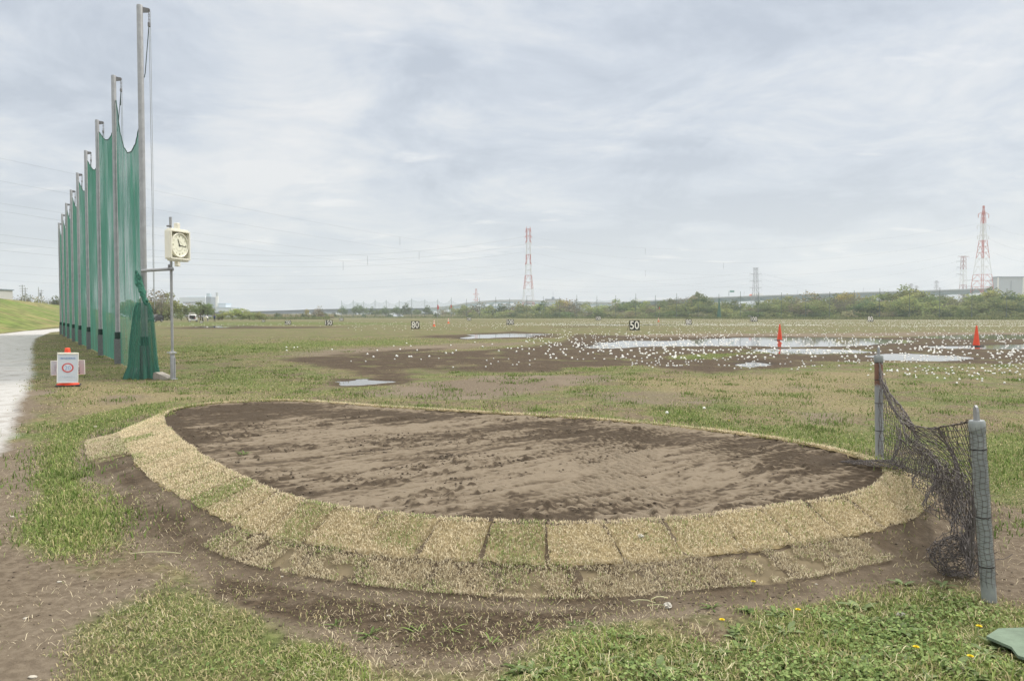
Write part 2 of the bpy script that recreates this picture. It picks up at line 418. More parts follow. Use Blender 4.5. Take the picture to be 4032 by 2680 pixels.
zone(GRAV, [(-900, 800), (-400, 783), (0, 770), (60, 763), (138, 756), (180, 753), (165, 760), (115, 766), (82, 780), (74, 800), (76, 850), (70, 885), (45, 925), (30, 990), (0, 1050), (-100, 1100), (-900, 1100)], .35)
zone(GRAV, [(195, 1285), (230, 1310), (215, 1365), (195, 1330)], .05, .45)

def zones(x, y):
    x = np.asarray(x, float); y = np.asarray(y, float)
    Wt = np.zeros((len(x), 6))
    for ch, poly, soft, w in Z:
        P = np.array(poly)
        if np.mean([q[1] for q in poly]) < 9: soft = soft * 2.2
        elif np.mean([q[1] for q in poly]) > 14: soft = soft * 1.5
        m = 2 * soft
        sel = (x > P[:, 0].min() - m) & (x < P[:, 0].max() + m) & (y > P[:, 1].min() - m) & (y < P[:, 1].max() + m)
        if not sel.any(): continue
        d = sdist(x[sel], y[sel], poly); D0 = P[:, 1].mean()
        if D0 > 11 and ch != GRAV: d = d + .09 * D0 * (fbm(x[sel] / 2.2, y[sel], .12 * D0, 4, 411) - .5) * min(1, np.ptp(P[:, 1]) / (.12 * D0))
        v = sstep(-soft, soft, d) * w
        if ch == LUSH:
            Wt[sel, LUSH] = np.maximum(Wt[sel, LUSH], v)
            for c in (MUD, SOIL): Wt[sel, c] *= (1 - v)
        else:
            Wt[sel, ch] = np.maximum(Wt[sel, ch], v)
    # along the range's far rows the ground is brown-green everywhere
    return Wt
def pud_w(x, y):
    w = np.zeros(len(x))
    for k, P in puddles.items():
        Q = np.array(P); m = 1.5
        sel = (x > Q[:, 0].min() - m) & (x < Q[:, 0].max() + m) & (y > Q[:, 1].min() - m) & (y < Q[:, 1].max() + m)
        if sel.any():
            s = max(0.12, 0.012 * Q[:, 1].mean())
            dn = sdist(x[sel], y[sel], P) + min(.055 * Q[:, 1].mean(), .55 * np.ptp(Q[:, 1])) * (fbm(x[sel] / 2.6, y[sel], .045 * Q[:, 1].mean() + .1, 4, 421) - .48)
            w[sel] = np.maximum(w[sel], sstep(-s, s * 1.5, dn))
    return w
def bank_z(x, y):
    z = np.zeros(len(x)); near = (np.abs(x) < 8) & (y > 1.5) & (y < 14)
    if near.any():
        d = sdist(x[near], y[near], bed_poly); w = slope_w(x[near], y[near])
        t = np.clip(1 + d / w, 0, 1)
        zz = BED_Z * np.where(d >= 0, 1, t ** 1.15)
        zz = np.where(d > 0.03, BED_Z - 0.09, zz)
        z[near] = zz
    return z
def ground_z(x, y, pw=None):
    r = np.hypot(x, y)
    pw = pud_w(x, y) if pw is None else pw
    rough = 0.018 * (fbm(x, y, 0.9, 4, 3) - .5) + 0.007 * (fbm(x, y, 0.10, 4, 9) - .5) * sstep(14, 6, r)
    rough += 0.05 * (fbm(x, y, 9, 3, 5) - .5) * sstep(12, 30, r) + .07 * (fbm(x / 2.2, y, 1.6, 4, 15) - .5) * sstep(9, 16, r)
    z = rough + 0.02 * sstep(15, 25, r)
    z = z * (1 - 0.35 * pw) - 0.040 * pw
    return z + bank_z(x, y)

# ------------------------------------------------------------------ ground
def ground_material():
    m, nt, N, L, b = new_mat('field_ground')
    b.inputs['Roughness'].default_value = 0.92; b.inputs['Specular IOR Level'].default_value = 0.12
    geo = N.new('ShaderNodeNewGeometry')
    def noise(scale, detail=6, rough=0.6, sc=(1, 1, 0.3), off=(0, 0, 0), dist=0.0):
        mp = N.new('ShaderNodeMapping'); mp.inputs['Scale'].default_value = sc; mp.inputs['Location'].default_value = off
        L.new(geo.outputs['Position'], mp.inputs[0])
        n = N.new('ShaderNodeTexNoise'); L.new(mp.outputs[0], n.inputs[0])
        n.inputs['Scale'].default_value = scale; n.inputs['Detail'].default_value = detail
        n.inputs['Roughness'].default_value = rough; n.inputs['Distortion'].default_value = dist
        return n.outputs[0]
    def mth(op, a, b_=None, c=None):
        n = N.new('ShaderNodeMath'); n.operation = op
        for i, v in enumerate((a, b_, c)):
            if v is None: continue
            if isinstance(v, (int, float)): n.inputs[i].default_value = v
            else: L.new(v, n.inputs[i])
        return n.outputs[0]
    def ss(x, lo, hi):
        n = N.new('ShaderNodeMapRange'); n.interpolation_type = 'SMOOTHSTEP'
        L.new(x, n.inputs[0]); n.inputs[1].default_value = lo; n.inputs[2].default_value = hi
        return n.outputs[0]
    def mix(f, a, b_):
        n = N.new('ShaderNodeMix'); n.data_type = 'RGBA'
        if isinstance(f, float): n.inputs['Factor'].default_value = f
        else: L.new(f, n.inputs['Factor'])
        for k, v in (('A', a), ('B', b_)):
            if isinstance(v, tuple): n.inputs[k].default_value = (*v, 1)
            else: L.new(v, n.inputs[k])
        return n.outputs['Result']
    zA = N.new('ShaderNodeAttribute'); zA.attribute_name = 'zoneA'
    zB = N.new('ShaderNodeAttribute'); zB.attribute_name = 'zoneB'
    sA = N.new('ShaderNodeSeparateColor'); L.new(zA.outputs['Color'], sA.inputs[0])
    sB = N.new('ShaderNodeSeparateColor'); L.new(zB.outputs['Color'], sB.inputs[0])
    big = noise(0.35, 7, .62); med = noise(2.2, 7, .65, off=(4, 1, 0)); fine = noise(18, 6, .7, off=(9, 3, 0)); grain = noise(90, 4, .7, off=(2, 8, 0))
    edge = mth('ADD', mth('MULTIPLY', med, 0.42), mth('ADD', mth('MULTIPLY', fine, 0.24), mth('MULTIPLY', big, 0.34)))
    def cover(w, k=1.1, e=0.10):           # noise-broken coverage from a smooth zone weight
        return ss(mth('ADD', w, mth('MULTIPLY', mth('SUBTRACT', edge, 0.5), k)), 0.5 - e, 0.5 + e)
    # worn grass: tan thatch, olive grass, earth showing through
    thatch = mix(ss(fine, .37, .63), (0.125, 0.100, 0.058), (0.250, 0.210, 0.122))
    olive = mix(ss(fine, .37, .63), (0.060, 0.082, 0.026), (0.155, 0.178, 0.066))
    g1 = mth('ADD', mth('MULTIPLY', big, 0.55), mth('MULTIPLY', med, 0.45))
    base = mix(ss(g1, .38, .57), thatch, olive)
    earth = mix(ss(fine, .37, .63), (0.098, 0.073, 0.050), (0.185, 0.147, 0.105))
    base = mix(mth('MULTIPLY', ss(noise(1.1, 7, .66, off=(7, 7, 0)), .47, .58), 0.85), base, earth)
    base = mix(mth('MULTIPLY', ss(noise(3.2, 7, .7, off=(1, 13, 0)), .55, .66), 0.7), base, (0.075, 0.098, 0.032))
    tan = mix(ss(fine, .37, .63), (0.150, 0.120, 0.070), (0.270, 0.228, 0.132))
    base = mix(mth('MULTIPLY', cover(sB.outputs[1], 1.2, .2), .8), base, tan)
    lush = mix(ss(fine, .37, .63), (0.060, 0.078, 0.025), (0.150, 0.175, 0.060))
    base = mix(cover(sB.outputs[0], 1.35, .18), base, lush)
    soil = mix(ss(fine, .37, .63), (0.115, 0.090, 0.065), (0.190, 0.155, 0.115))
    soil = mix(mth('MULTIPLY', ss(big, .42, .62), .5), soil, (0.215, 0.180, 0.138))
    base = mix(cover(sA.outputs[1], 1.25, .16), base, soil)
    mud = mix(ss(fine, .37, .63), (0.044, 0.032, 0.022), (0.094, 0.070, 0.048))
    mud = mix(mth('MULTIPLY', ss(med, .5, .68), .55), mud, (0.128, 0.098, 0.068))
    mudc = mth('MULTIPLY', cover(sA.outputs[0], 1.35, .14), mth('SUBTRACT', 1.0, mth('MULTIPLY', ss(noise(.75, 7, .7, off=(21, 4, 0)), .54, .62), .75)))
    mud = mix(mth('MULTIPLY', ss(noise(7, 7, .75, off=(6, 2, 0)), .58, .68), .55), mud, (0.21, 0.172, 0.108))
    base = mix(mudc, base, mud)
    gr = mix(ss(grain, .3, .7), (0.36, 0.355, 0.35), (0.52, 0.52, 0.515))
    gr = mix(mth('MULTIPLY', ss(med, .48, .64), .5), gr, (0.235, 0.210, 0.180))
    base = mix(cover(sA.outputs[2], 1.3, .16), base, gr)
    wet = ss(sB.outputs[2], .05, .7)
    base = mix(mth('MULTIPLY', wet, .75), base, (0.045, 0.037, 0.031))
    sp_ = mth('MULTIPLY', ss(grain, .64, .72), .35)       # pale grit
    base = mix(sp_, base, (0.33, 0.29, 0.235))
    L.new(base, b.inputs['Base Color'])
    bp = N.new('ShaderNodeBump'); bp.inputs['Strength'].default_value = 0.8; bp.inputs['Distance'].default_value = 0.02
    hh = mth('ADD', mth('MULTIPLY', noise(45, 6, .75, off=(3, 3, 3)), .55), mth('MULTIPLY', grain, .35))
    L.new(hh, bp.inputs['Height']); L.new(bp.outputs[0], b.inputs['Normal'])
    return m
M_ground = ground_material()
def build_ground():
    a1 = np.concatenate([np.linspace(R(-180), R(-44), 60, endpoint=False), np.linspace(R(-44), R(44), 560, endpoint=False), np.linspace(R(44), R(180), 60, endpoint=False)])
    rr = np.concatenate([[0.02, .3, .7, 1.2, 1.7], 2.0 * np.exp(np.linspace(0, math.log(15), 260, endpoint=False)), 30 * np.exp(np.linspace(0, math.log(55), 200))])
    A, RR = np.meshgrid(a1, rr)
    x = (RR * np.sin(A)).ravel(); y = (RR * np.cos(A)).ravel()
    zz = zones(x, y); pw = pud_w(x, y)
    z = ground_z(x, y, pw)
    na, nr = len(a1), len(rr)
    i, j = np.meshgrid(np.arange(nr - 1), np.arange(na), indexing='ij')
    j2 = (j + 1) % na
    f = np.stack([i * na + j, i * na + j2, (i + 1) * na + j2, (i + 1) * na + j], -1).reshape(-1, 4)[:, ::-1]
    nb = (np.abs(x) < 8) & (y < 14) & (y > 1.5); sdg = np.full(len(x), -9.0); sdg[nb] = sdist(x[nb], y[nb], bed_poly)
    fr = sstep(-1.05, -.65, sdg) * sstep(7.9, 7.3, y + .45 * x)
    zz[:, MUD] = np.maximum(zz[:, MUD] * (1 - .3 * fr), .52 * fr); zz[:, SOIL] = np.maximum(zz[:, SOIL], fr); zz[:, LUSH] *= (1 - fr)
    zB = np.stack([zz[:, LUSH], zz[:, TAN], pw], 1)
    o = np_mesh('ground', np.stack([x, y, z], 1), f, M_ground, smooth=True, extra={'zoneA': zz[:, :3], 'zoneB': zB})
    tag(o, 'wide worn grass and mud field of the golf driving range', kind='structure')
build_ground()

# puddles: level sheets of water lying in the hollows
m_water, nt, N, L, b = new_mat('puddle_water')
b.inputs['Base Color'].default_value = (0.10, 0.09, 0.08, 1); b.inputs['Roughness'].default_value = 0.03
b.inputs['IOR'].default_value = 1.33; b.inputs['Specular IOR Level'].default_value = 0.6
_n = N.new('ShaderNodeTexNoise'); _n.inputs['Scale'].default_value = 2.5
_g = N.new('ShaderNodeNewGeometry'); L.new(_g.outputs['Position'], _n.inputs[0])
_b = N.new('ShaderNodeBump'); _b.inputs['Strength'].default_value = 0.05; _b.inputs['Distance'].default_value = 0.003
L.new(_n.outputs[0], _b.inputs['Height']); L.new(_b.outputs[0], b.inputs['Normal'])
for k, P in puddles.items():
    Q = np.array(P); c = Q.mean(0)
    s = max(0.15, 0.012 * c[1])
    O = smooth_closed(Q, per=max(.1, s))
    nrm = np.roll(O, -1, 0) - np.roll(O, 1, 0); nrm = np.stack([nrm[:, 1], -nrm[:, 0]], 1); nrm /= np.linalg.norm(nrm, axis=1, keepdims=True) + 1e-9
    ar = np.sum(O[:, 0] * np.roll(O[:, 1], -1) - np.roll(O[:, 0], -1) * O[:, 1])
    O = O + nrm * (s * 0.8) * (1 if ar > 0 else -1)
    mb = MB(); pts = [(p[0], p[1], -0.012) for p in O]
    mb.add(pts, [tuple(range(len(pts)))])
    o = mb.build('puddle', m_water); tag(o, 'shallow rain puddle on the muddy field', kind='structure')

# ------------------------------------------------------------------ raised soil bed with raked streaks and tyre marks
def soil_material():
    m, nt, N, L, b = new_mat('raked_soil')
    b.inputs['Roughness'].default_value = 0.95; b.inputs['Specular IOR Level'].default_value = 0.1
    geo = N.new('ShaderNodeNewGeometry')
    a = N.new('ShaderNodeAttribute'); a.attribute_name = 'damp'
    sp3 = N.new('ShaderNodeSeparateColor'); L.new(a.outputs['Color'], sp3.inputs[0])
    n = N.new('ShaderNodeTexNoise'); L.new(geo.outputs['Position'], n.inputs[0]); n.inputs['Scale'].default_value = 26; n.inputs['Detail'].default_value = 7; n.inputs['Roughness'].default_value = .7
    g = N.new('ShaderNodeTexNoise'); L.new(geo.outputs['Position'], g.inputs[0]); g.inputs['Scale'].default_value = 120; g.inputs['Detail'].default_value = 4
    ad = N.new('ShaderNodeMath'); ad.operation = 'MULTIPLY_ADD'; L.new(n.outputs[0], ad.inputs[0]); ad.inputs[1].default_value = 0.55; L.new(sp3.outputs[0], ad.inputs[2])
    rp = N.new('ShaderNodeValToRGB'); L.new(ad.outputs[0], rp.inputs[0])
    e = rp.color_ramp.elements
    e[0].position = 0.30; e[0].color = (0.205, 0.170, 0.128, 1)
    e[1].position = 1.05; e[1].color = (0.068, 0.053, 0.039, 1)
    k = e.new(0.55); k.color = (0.165, 0.134, 0.099, 1)
    k = e.new(0.78); k.color = (0.102, 0.080, 0.058, 1)
    mx = N.new('ShaderNodeMix'); mx.data_type = 'RGBA'; mr = N.new('ShaderNodeMapRange'); L.new(g.outputs[0], mr.inputs[0])
    mr.inputs[1].default_value = .66; mr.inputs[2].default_value = .74; mr.inputs[4].default_value = .4
    L.new(mr.outputs[0], mx.inputs['Factor']); L.new(rp.outputs[0], mx.inputs['A']); mx.inputs['B'].default_value = (.30, .26, .20, 1)
    L.new(mx.outputs['Result'], b.inputs['Base Color'])
    bp = N.new('ShaderNodeBump'); bp.inputs['Strength'].default_value = 0.7; bp.inputs['Distance'].default_value = 0.015
    L.new(n.outputs[0], bp.inputs['Height']); L.new(bp.outputs[0], b.inputs['Normal'])
    return m
M_soil = soil_material()
def rotc(x, y, ang): c, s = math.cos(ang), math.sin(ang); return x * c + y * s, -x * s + y * c
def bed_surface(x, y):
    """height above BED_Z and dark tone 0..1 (damp earth, tread troughs)"""
    sd = sdist(x, y, bed_poly)
    wob = 0.35 * (fbm(x, y, 1.6, 3, 77) - .5)
    u, v = rotc(x, y, R(37)); v = v + wob
    st = fbm(u / 9, v, 0.16, 4, 21); st2 = fbm(u / 7, v, 0.065, 3, 31); st3 = fbm(u / 4, v, 0.030, 2, 33)
    clod = fbm(x, y, 0.06, 3, 41); clod_m = sstep(.54, .66, fbm(u / 3, v, 0.30, 3, 51))
    right = sstep(0.2, 1.4, x)
    u2, v2 = rotc(x, y, R(64)); v2 = v2 + wob * .6; u2 = u2 + 0.25 * np.sin(v2 * 1.7)
    tr = np.sin(u2 * 2 * math.pi / 0.085) * sstep(.40, .54, fbm(u2 / 2.2, v2 * 1.5, .55, 3, 61)) * sstep(-.6, .8, x)
    h = 0.022 * (st - .5) + 0.030 * (st2 - .5) + .020 * (st3 - .5) + 0.020 * sstep(.55, .8, clod) * clod_m + .016 * (clod - .5) + 0.010 * tr + 0.02 * (fbm(x, y, 1.2, 2, 71) - .5)
    # damp turned earth: streaks, back strip, left end, edges
    damp = 1.5 * (fbm(u / 6, v, .42, 4, 81) - .5) * (1 - .45 * right) + .30
    damp += 0.60 * (.5 - st) + 1.05 * (.5 - st2) + .85 * (.5 - st3) + .30 * clod_m * sstep(.4, .7, clod)
    clod2 = fbm(x, y, .035, 3, 43); ridge = 1 - np.abs(2 * fbm(u / 9, v, .11, 3, 35) - 1); rl = sstep(.88, .98, ridge) * sstep(.40, .60, fbm(u / 2, v, .7, 3, 37))
    h = h + .012 * rl * (clod2 - .2) + .010 * (clod2 - .5)
    damp += .55 * (clod2 - .5) + .45 * rl * sstep(.35, .6, clod2)
    damp += .42 * sstep(-2.2, -3.6, x) + .55 * sstep(1.6, 2.7, x) * sstep(.25, .6, fbm(u2 / 2, v2, .5, 3, 91)) * sstep(8.2, 7.2, y)
    damp += .45 * sstep(.34, .10, sd) * sstep(.42, .6, fbm(x, y, .8, 3, 95))
    uu = -0.8 * x + 10.2 - y     # back strip runs parallel with the far rim
    damp += .40 * sstep(.7, .2, np.abs(sd - .85)) * sstep(7.0, 7.8, y + .45 * x)
    damp -= .30 * sstep(.45, .0, sd) * sstep(7.2, 8.0, y + .45 * x)
    damp += -.34 * tr  # tread marks: troughs darker, ridges lighter
    # centre stays dry
    damp -= .22 * np.exp(-(((x - .2) / 1.7) ** 2 + ((y - 6.0) / 1.1) ** 2))
    return h, np.clip(damp, 0, 1), sd
def build_bed():
    st = 0.015
    x0, y0 = bed.min(0) - .1; x1, y1 = bed.max(0) + .1
    nx, ny = int((x1 - x0) / st), int((y1 - y0) / st)
    X, Y = np.meshgrid(np.linspace(x0, x1, nx), np.linspace(y0, y1, ny)); x, y = X.ravel(), Y.ravel()
    h, damp, sd = bed_surface(x, y)
    z = BED_Z - 0.004 + h * sstep(-.02, .12, sd) - 0.03 * sstep(.0, -.06, sd)
    i, j = np.meshgrid(np.arange(ny - 1), np.arange(nx - 1), indexing='ij')
    f = np.stack([i * nx + j, i * nx + j + 1, (i + 1) * nx + j + 1, (i + 1) * nx + j], -1).reshape(-1, 4)
    f = f[(sd[f] > -.05).all(1)]
    used = np.unique(f); mp = np.full(len(x), -1); mp[used] = np.arange(len(used))
    o = np_mesh('soil', np.stack([x, y, z], 1)[used], mp[f], M_soil, smooth=True, extra={'damp': np.stack([damp, damp, damp], 1)[used]})
    tag(o, 'raised bed of raked brown soil framed by dry turf', kind='structure')
build_bed()

# ------------------------------------------------------------------ grass blades
M_blade = attr_mat('grass_blade', 0.75, 0.25)
def blades(P, length, width, lean, colr, seed, yaw=None, flat=0.0, bend=0.5):
    """n bent blades -> verts, faces(tris), colours"""
    r = np.random.default_rng(seed); n = len(P)
    ya = r.uniform(0, 2 * np.pi, n) if yaw is None else yaw
    d = np.stack([np.cos(ya), np.sin(ya), np.zeros(n)], 1); s = np.stack([-np.sin(ya), np.cos(ya), np.zeros(n)], 1)
    le = length[:, None]; w = width[:, None] / 2; la = lean[:, None]
    up = np.array([[0, 0, 1.0]])
    mid = P + up * le * .55 * np.cos(la * .6) + d * le * .55 * np.sin(la * .6)
    la2 = np.minimum(la * (1 + bend), 1.75)
    tip = mid + up * le * .45 * np.cos(la2) + d * le * .45 * np.sin(la2)
    V = np.stack([P - s * w, P + s * w, mid + s * w * .8, mid - s * w * .8, tip], 1).reshape(-1, 3)
    b0 = np.arange(n)[:, None] * 5
    F = np.concatenate([b0 + np.array([[0, 1, 2]]), b0 + np.array([[0, 2, 3]]), b0 + np.array([[3, 2, 4]])], 0)
    C = np.repeat(colr, 5, 0)
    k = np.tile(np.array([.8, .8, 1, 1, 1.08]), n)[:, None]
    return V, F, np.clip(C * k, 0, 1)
def straw_col(n, r, green=0.0):
    t = r.uniform(0, 1, (n, 1))
    c = np.array([[.47, .385, .25]]) * (1 - t) + np.array([[.88, .79, .58]]) * t
    g = (r.uniform(0, 1, (n, 1)) < green)
    return np.where(g, np.array([[.26, .32, .12]]) * (0.7 + .6 * t), c)
def green_col(n, r, lush):
    """lush 0..1 array: tan thatch to fresh green"""
    t = r.uniform(0, 1, (n, 1)); lu = lush[:, None]
    a = np.array([[.165, .195, .075]]) * (1 - t) + np.array([[.32, .335, .145]]) * t
    b = np.array([[.15, .205, .060]]) * (1 - t) + np.array([[.34, .405, .135]]) * t
    s = np.array([[.50, .43, .25]]) * (0.7 + .5 * t)
    c = a * (1 - lu) + b * lu
    dry = r.uniform(0, 1, (n, 1)) < (.48 - .26 * lu)
    return np.where(dry, s, c)
def build_grass():
    r = np.random.default_rng(11); n = 620000
    D = 2.2 * np.exp(r.uniform(0, 1, n) * math.log(52 / 2.2)); a = R(37) * r.uniform(-1, 1, n)
    x = D * np.tan(a); y = D
    w = zones(x, y); sd = np.full(n, -9.0); nr = (np.abs(x) < 8) & (y < 14); sd[nr] = sdist(x[nr], y[nr], bed_poly)
    pw = pud_w(x, y)
    cov = fbm(x, y, .5, 4, 101) * .6 + fbm(x, y, 2.6, 3, 111) * .4
    lush = np.clip(w[:, LUSH] + .5 * (sstep(.46, .62, fbm(x, y, 1.7, 3, 121))) * (1 - w[:, TAN]), 0, 1)
    rag = 1.2 * (fbm(x, y, .45, 5, 301) - .5)
    hard = lambda q: sstep(.34, .66, q + rag * (q > .02))
    bare = np.maximum(np.maximum(np.minimum(hard(w[:, MUD] * 1.25), .955), hard(w[:, SOIL]) * .96), hard(w[:, GRAV]))
    p = sstep(.36, .58, cov + .22 * w[:, LUSH]) * (.55 + .45 * lush) * (1 - bare) ** 1.5
    p = np.maximum(p, .9 * hard(w[:, LUSH]) * sstep(.40, .58, cov + .05))
    p = np.maximum(p, .10 * (w[:, MUD] > .3) * (D < 6))
    p *= (1 - pw) * (sd < -.30) * (1 - .5 * sstep(25, 50, D))
    p = np.where((sd > -.62) & (sd < -.3) & (x > -1.8) & (y < 7), p * .25, p)
    k = r.uniform(0, 1, n) < p
    x, y, D, lush, wl = x[k], y[k], D[k], lush[k], w[k][:, LUSH]; n = len(x)
    zz = ground_z(x, y, pw[k])
    tall = sstep(.5, .75, fbm(x, y, .35, 3, 131))
    ln = (.014 + .020 * r.uniform(0, 1, n) + .022 * tall * lush * r.uniform(0, 1, n) + .016 * wl * r.uniform(0, 1, n)) * (1 + .02 * D)
    wd = (.0022 + .002 * r.uniform(0, 1, n)) * (1 + .14 * D)
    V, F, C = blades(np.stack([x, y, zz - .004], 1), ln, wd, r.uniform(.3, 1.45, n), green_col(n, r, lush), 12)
    o = np_mesh('grass', V, F, M_blade, C); tag(o, 'short worn grass growing across the field', 'grass', kind='stuff')
    # longer fresh grass in the lush patches
    n = 60000; D = 2.3 * np.exp(r.uniform(0, 1, n) * math.log(9 / 2.3)); a = R(36) * r.uniform(-1, 1, n); x = D * np.tan(a); y = D
    w = zones(x, y); sd = sdist(x, y, bed_poly)
    k = (r.uniform(0, 1, n) < sstep(.40, .70, w[:, LUSH]) * sstep(.46, .6, fbm(x, y, .30, 3, 141)) * .65) & (sd < -.5)
    x, y = x[k], y[k]; n = len(x)
    hi = sstep(.45, .7, fbm(x, y, .5, 2, 151))
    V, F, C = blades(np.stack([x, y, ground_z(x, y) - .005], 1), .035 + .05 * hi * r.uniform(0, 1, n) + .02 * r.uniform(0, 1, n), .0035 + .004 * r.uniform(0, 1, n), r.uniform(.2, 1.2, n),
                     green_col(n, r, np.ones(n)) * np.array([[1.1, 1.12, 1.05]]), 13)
    o = np_mesh('long_grass', V, F, M_blade, C); tag(o, 'longer fresh green grass tufts near the camera', 'grass', kind='stuff')
    # tufts standing out of the worn turf
    cs = []
    for _ in range(2600):
        D = 5 * math.exp(r.uniform(0, 1) * math.log(34 / 5)); a = R(36) * r.uniform(-1, 1); x0 = D * math.tan(a)
        q = zones(np.array([x0]), np.array([D]))[0]
        if sdist(np.array([x0]), np.array([D]), bed_poly)[0] > -.5 or max(q[MUD], q[GRAV]) > .35: continue
        if r.uniform() < .30 + .6 * q[LUSH]: cs.append((x0, D, q[LUSH]))
    X, Y, Lu = [], [], []
    for x0, D, lu in cs:
        m = int(r.uniform(25, 90)); rr = r.uniform(.05, .22) * (1 + .03 * D)
        X.append(x0 + r.normal(0, rr, m)); Y.append(D + r.normal(0, rr, m)); Lu.append(np.full(m, lu))
    x, y, lu = map(np.concatenate, (X, Y, Lu)); n = len(x)
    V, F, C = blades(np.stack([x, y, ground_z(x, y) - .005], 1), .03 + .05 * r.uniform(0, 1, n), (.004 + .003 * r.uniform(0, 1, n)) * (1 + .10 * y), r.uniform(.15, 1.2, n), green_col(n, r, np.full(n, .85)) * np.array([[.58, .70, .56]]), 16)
    o = np_mesh('grass_tufts', V, F, M_blade, C); tag(o, 'darker green tufts dotted over the worn field', 'grass', kind='stuff')
    # long fresh blades in the patch at the left
    n = 1500; vx = r.normal(185, 45, n); vy = r.normal(1200, 35, n); P = np.array([at_z(a_, b_)[:2] for a_, b_ in zip(vx, vy)])
    V, F, C = blades(np.stack([P[:, 0], P[:, 1], ground_z(P[:, 0], P[:, 1]) - .005], 1), .03 + .06 * r.uniform(0, 1, n), .004 + .004 * r.uniform(0, 1, n), r.uniform(.4, 1.3, n), green_col(n, r, np.full(n, .8)) * np.array([[1.0, 1.02, .95]]), 17)
    o = np_mesh('long_grass', V, F, M_blade, C); tag(o, 'long bright green grass in the patch left of the soil bed', 'grass', kind='stuff')
    # pale bent stems lying over the lush grass at the bottom right
    n = 16000; D = 2.25 * np.exp(r.uniform(0, 1, n) * math.log(5.2 / 2.25)); x = D * np.tan(R(36) * r.uniform(-.35, 1, n)); y = D
    w = zones(x, y); k = (r.uniform(0, 1, n) < sstep(.4, .9, w[:, LUSH]) * sstep(.40, .58, fbm(x, y, .28, 3, 451))) & (sdist(x, y, bed_poly) < -.5); x, y = x[k], y[k]; n = len(x)
    V, F, C = blades(np.stack([x, y, ground_z(x, y) + .012 + .022 * r.uniform(0, 1, n)], 1), .02 + .06 * r.uniform(0, 1, n) ** 2, .0018 + .0028 * r.uniform(0, 1, n), r.uniform(.9, 1.6, n), np.where(r.uniform(0, 1, (n, 1)) < .55, straw_col(n, r, .0) * np.array([[.9, .95, .85]]), green_col(n, r, np.ones(n)) * 1.25), 18, bend=.2)
    o = np_mesh('bent_stems', V, F, M_blade, C); tag(o, 'pale bent grass stems tangled over the lush foreground', 'grass stems', kind='stuff')
    # pale dead blades and clippings strewn on the earth
    n = 110000; D = 2.3 * np.exp(r.uniform(0, 1, n) ** 1.1 * math.log(16 / 2.3)); a = R(37) * r.uniform(-1, 1, n); x = D * np.tan(a); y = D
    w = zones(x, y); sd = sdist(x, y, bed_poly)
    k = (r.uniform(0, 1, n) < (.35 + .4 * w[:, LUSH]) * sstep(.35, .6, fbm(x, y, .6, 3, 161)) * (1 - w[:, GRAV])) & (sd < -.02)
    x, y = x[k], y[k]; n = len(x)
    V, F, C = blades(np.stack([x, y, ground_z(x, y) + .006], 1), .014 + .045 * r.uniform(0, 1, n) ** 3, .0014 + .0016 * r.uniform(0, 1, n), r.uniform(1.25, 1.6, n), straw_col(n, r, .12), 14, bend=.05)
    o = np_mesh('clippings', V, F, M_blade, C); tag(o, 'pale dry grass clippings strewn over the earth', 'clippings', kind='stuff')
    # clover and broad leaves near the camera's feet
    n = 130000; D = 2.2 * np.exp(r.uniform(0, 1, n) * math.log(6.5 / 2.2)); a = R(36) * r.uniform(-1, 1, n); x = D * np.tan(a); y = D
    w = zones(x, y); sd = sdist(x, y, bed_poly)
    dense = sstep(.50, .60, fbm(x, y, .38, 3, 171)) * sstep(-1.6, -.6, x) * sstep(4.4, 3.6, y)
    k = (r.uniform(0, 1, n) < sstep(.40, .70, w[:, LUSH]) * dense * .75) & (sd < -.5)
    x, y = x[k], y[k]; n = len(x)
    c = np.stack([x, y, ground_z(x, y) + .006 + .035 * r.uniform(0, 1, n)], 1)
    ra = .004 + .006 * r.uniform(0, 1, n); tilt = r.normal(0, .45, (n, 2)); ang = np.linspace(0, 2 * np.pi, 6, endpoint=False)
    off = np.stack([np.cos(ang), np.sin(ang)], 1)[None] * ra[:, None, None] * np.array([1, .8])[None, None]
    ya = r.uniform(0, 6.28, n); ca, sa = np.cos(ya)[:, None], np.sin(ya)[:, None]
    ox = off[..., 0] * ca - off[..., 1] * sa; oy = off[..., 0] * sa + off[..., 1] * ca
    V = np.stack([c[:, None, 0] + ox, c[:, None, 1] + oy, c[:, None, 2] + ox * tilt[:, :1] + oy * tilt[:, 1:]], -1).reshape(-1, 3)
    F = np.arange(n * 6).reshape(n, 6)
    t = r.uniform(0, 1, (n, 1)); C = np.repeat(np.array([[.12, .19, .06]]) * (1 - t) + np.array([[.33, .42, .16]]) * t, 6, 0)
    o = np_mesh('clover', V, F, M_blade, C); tag(o, 'low green clover leaves near the camera', 'clover', kind='stuff')
    # grass dying back over the soil rim
    n = 5200; k = r.integers(0, len(bed), n); jit = r.normal(0, .05, (n, 2)); P = bed[k] + jit
    back = P[:, 1] + .45 * P[:, 0] > 7.2
    nz = fbm(P[:, 0], P[:, 1], .45, 2, 181)
    keep = back & (nz > .5); P = P[keep]; n = len(P)
    V, F, C = blades(np.stack([P[:, 0], P[:, 1], np.full(n, BED_Z - .004)], 1), .03 + .07 * r.uniform(0, 1, n) ** 2, .005 + .005 * r.uniform(0, 1, n), r.uniform(.1, .9, n), green_col(n, r, np.full(n, .9)) * 1.1, 15)
    o = np_mesh('rim_grass', V, F, M_blade, C); tag(o, 'thin green grass sprouting along the far rim of the soil bed', 'grass', kind='stuff')
build_grass()

# ------------------------------------------------------------------ turf squares laid round the bank

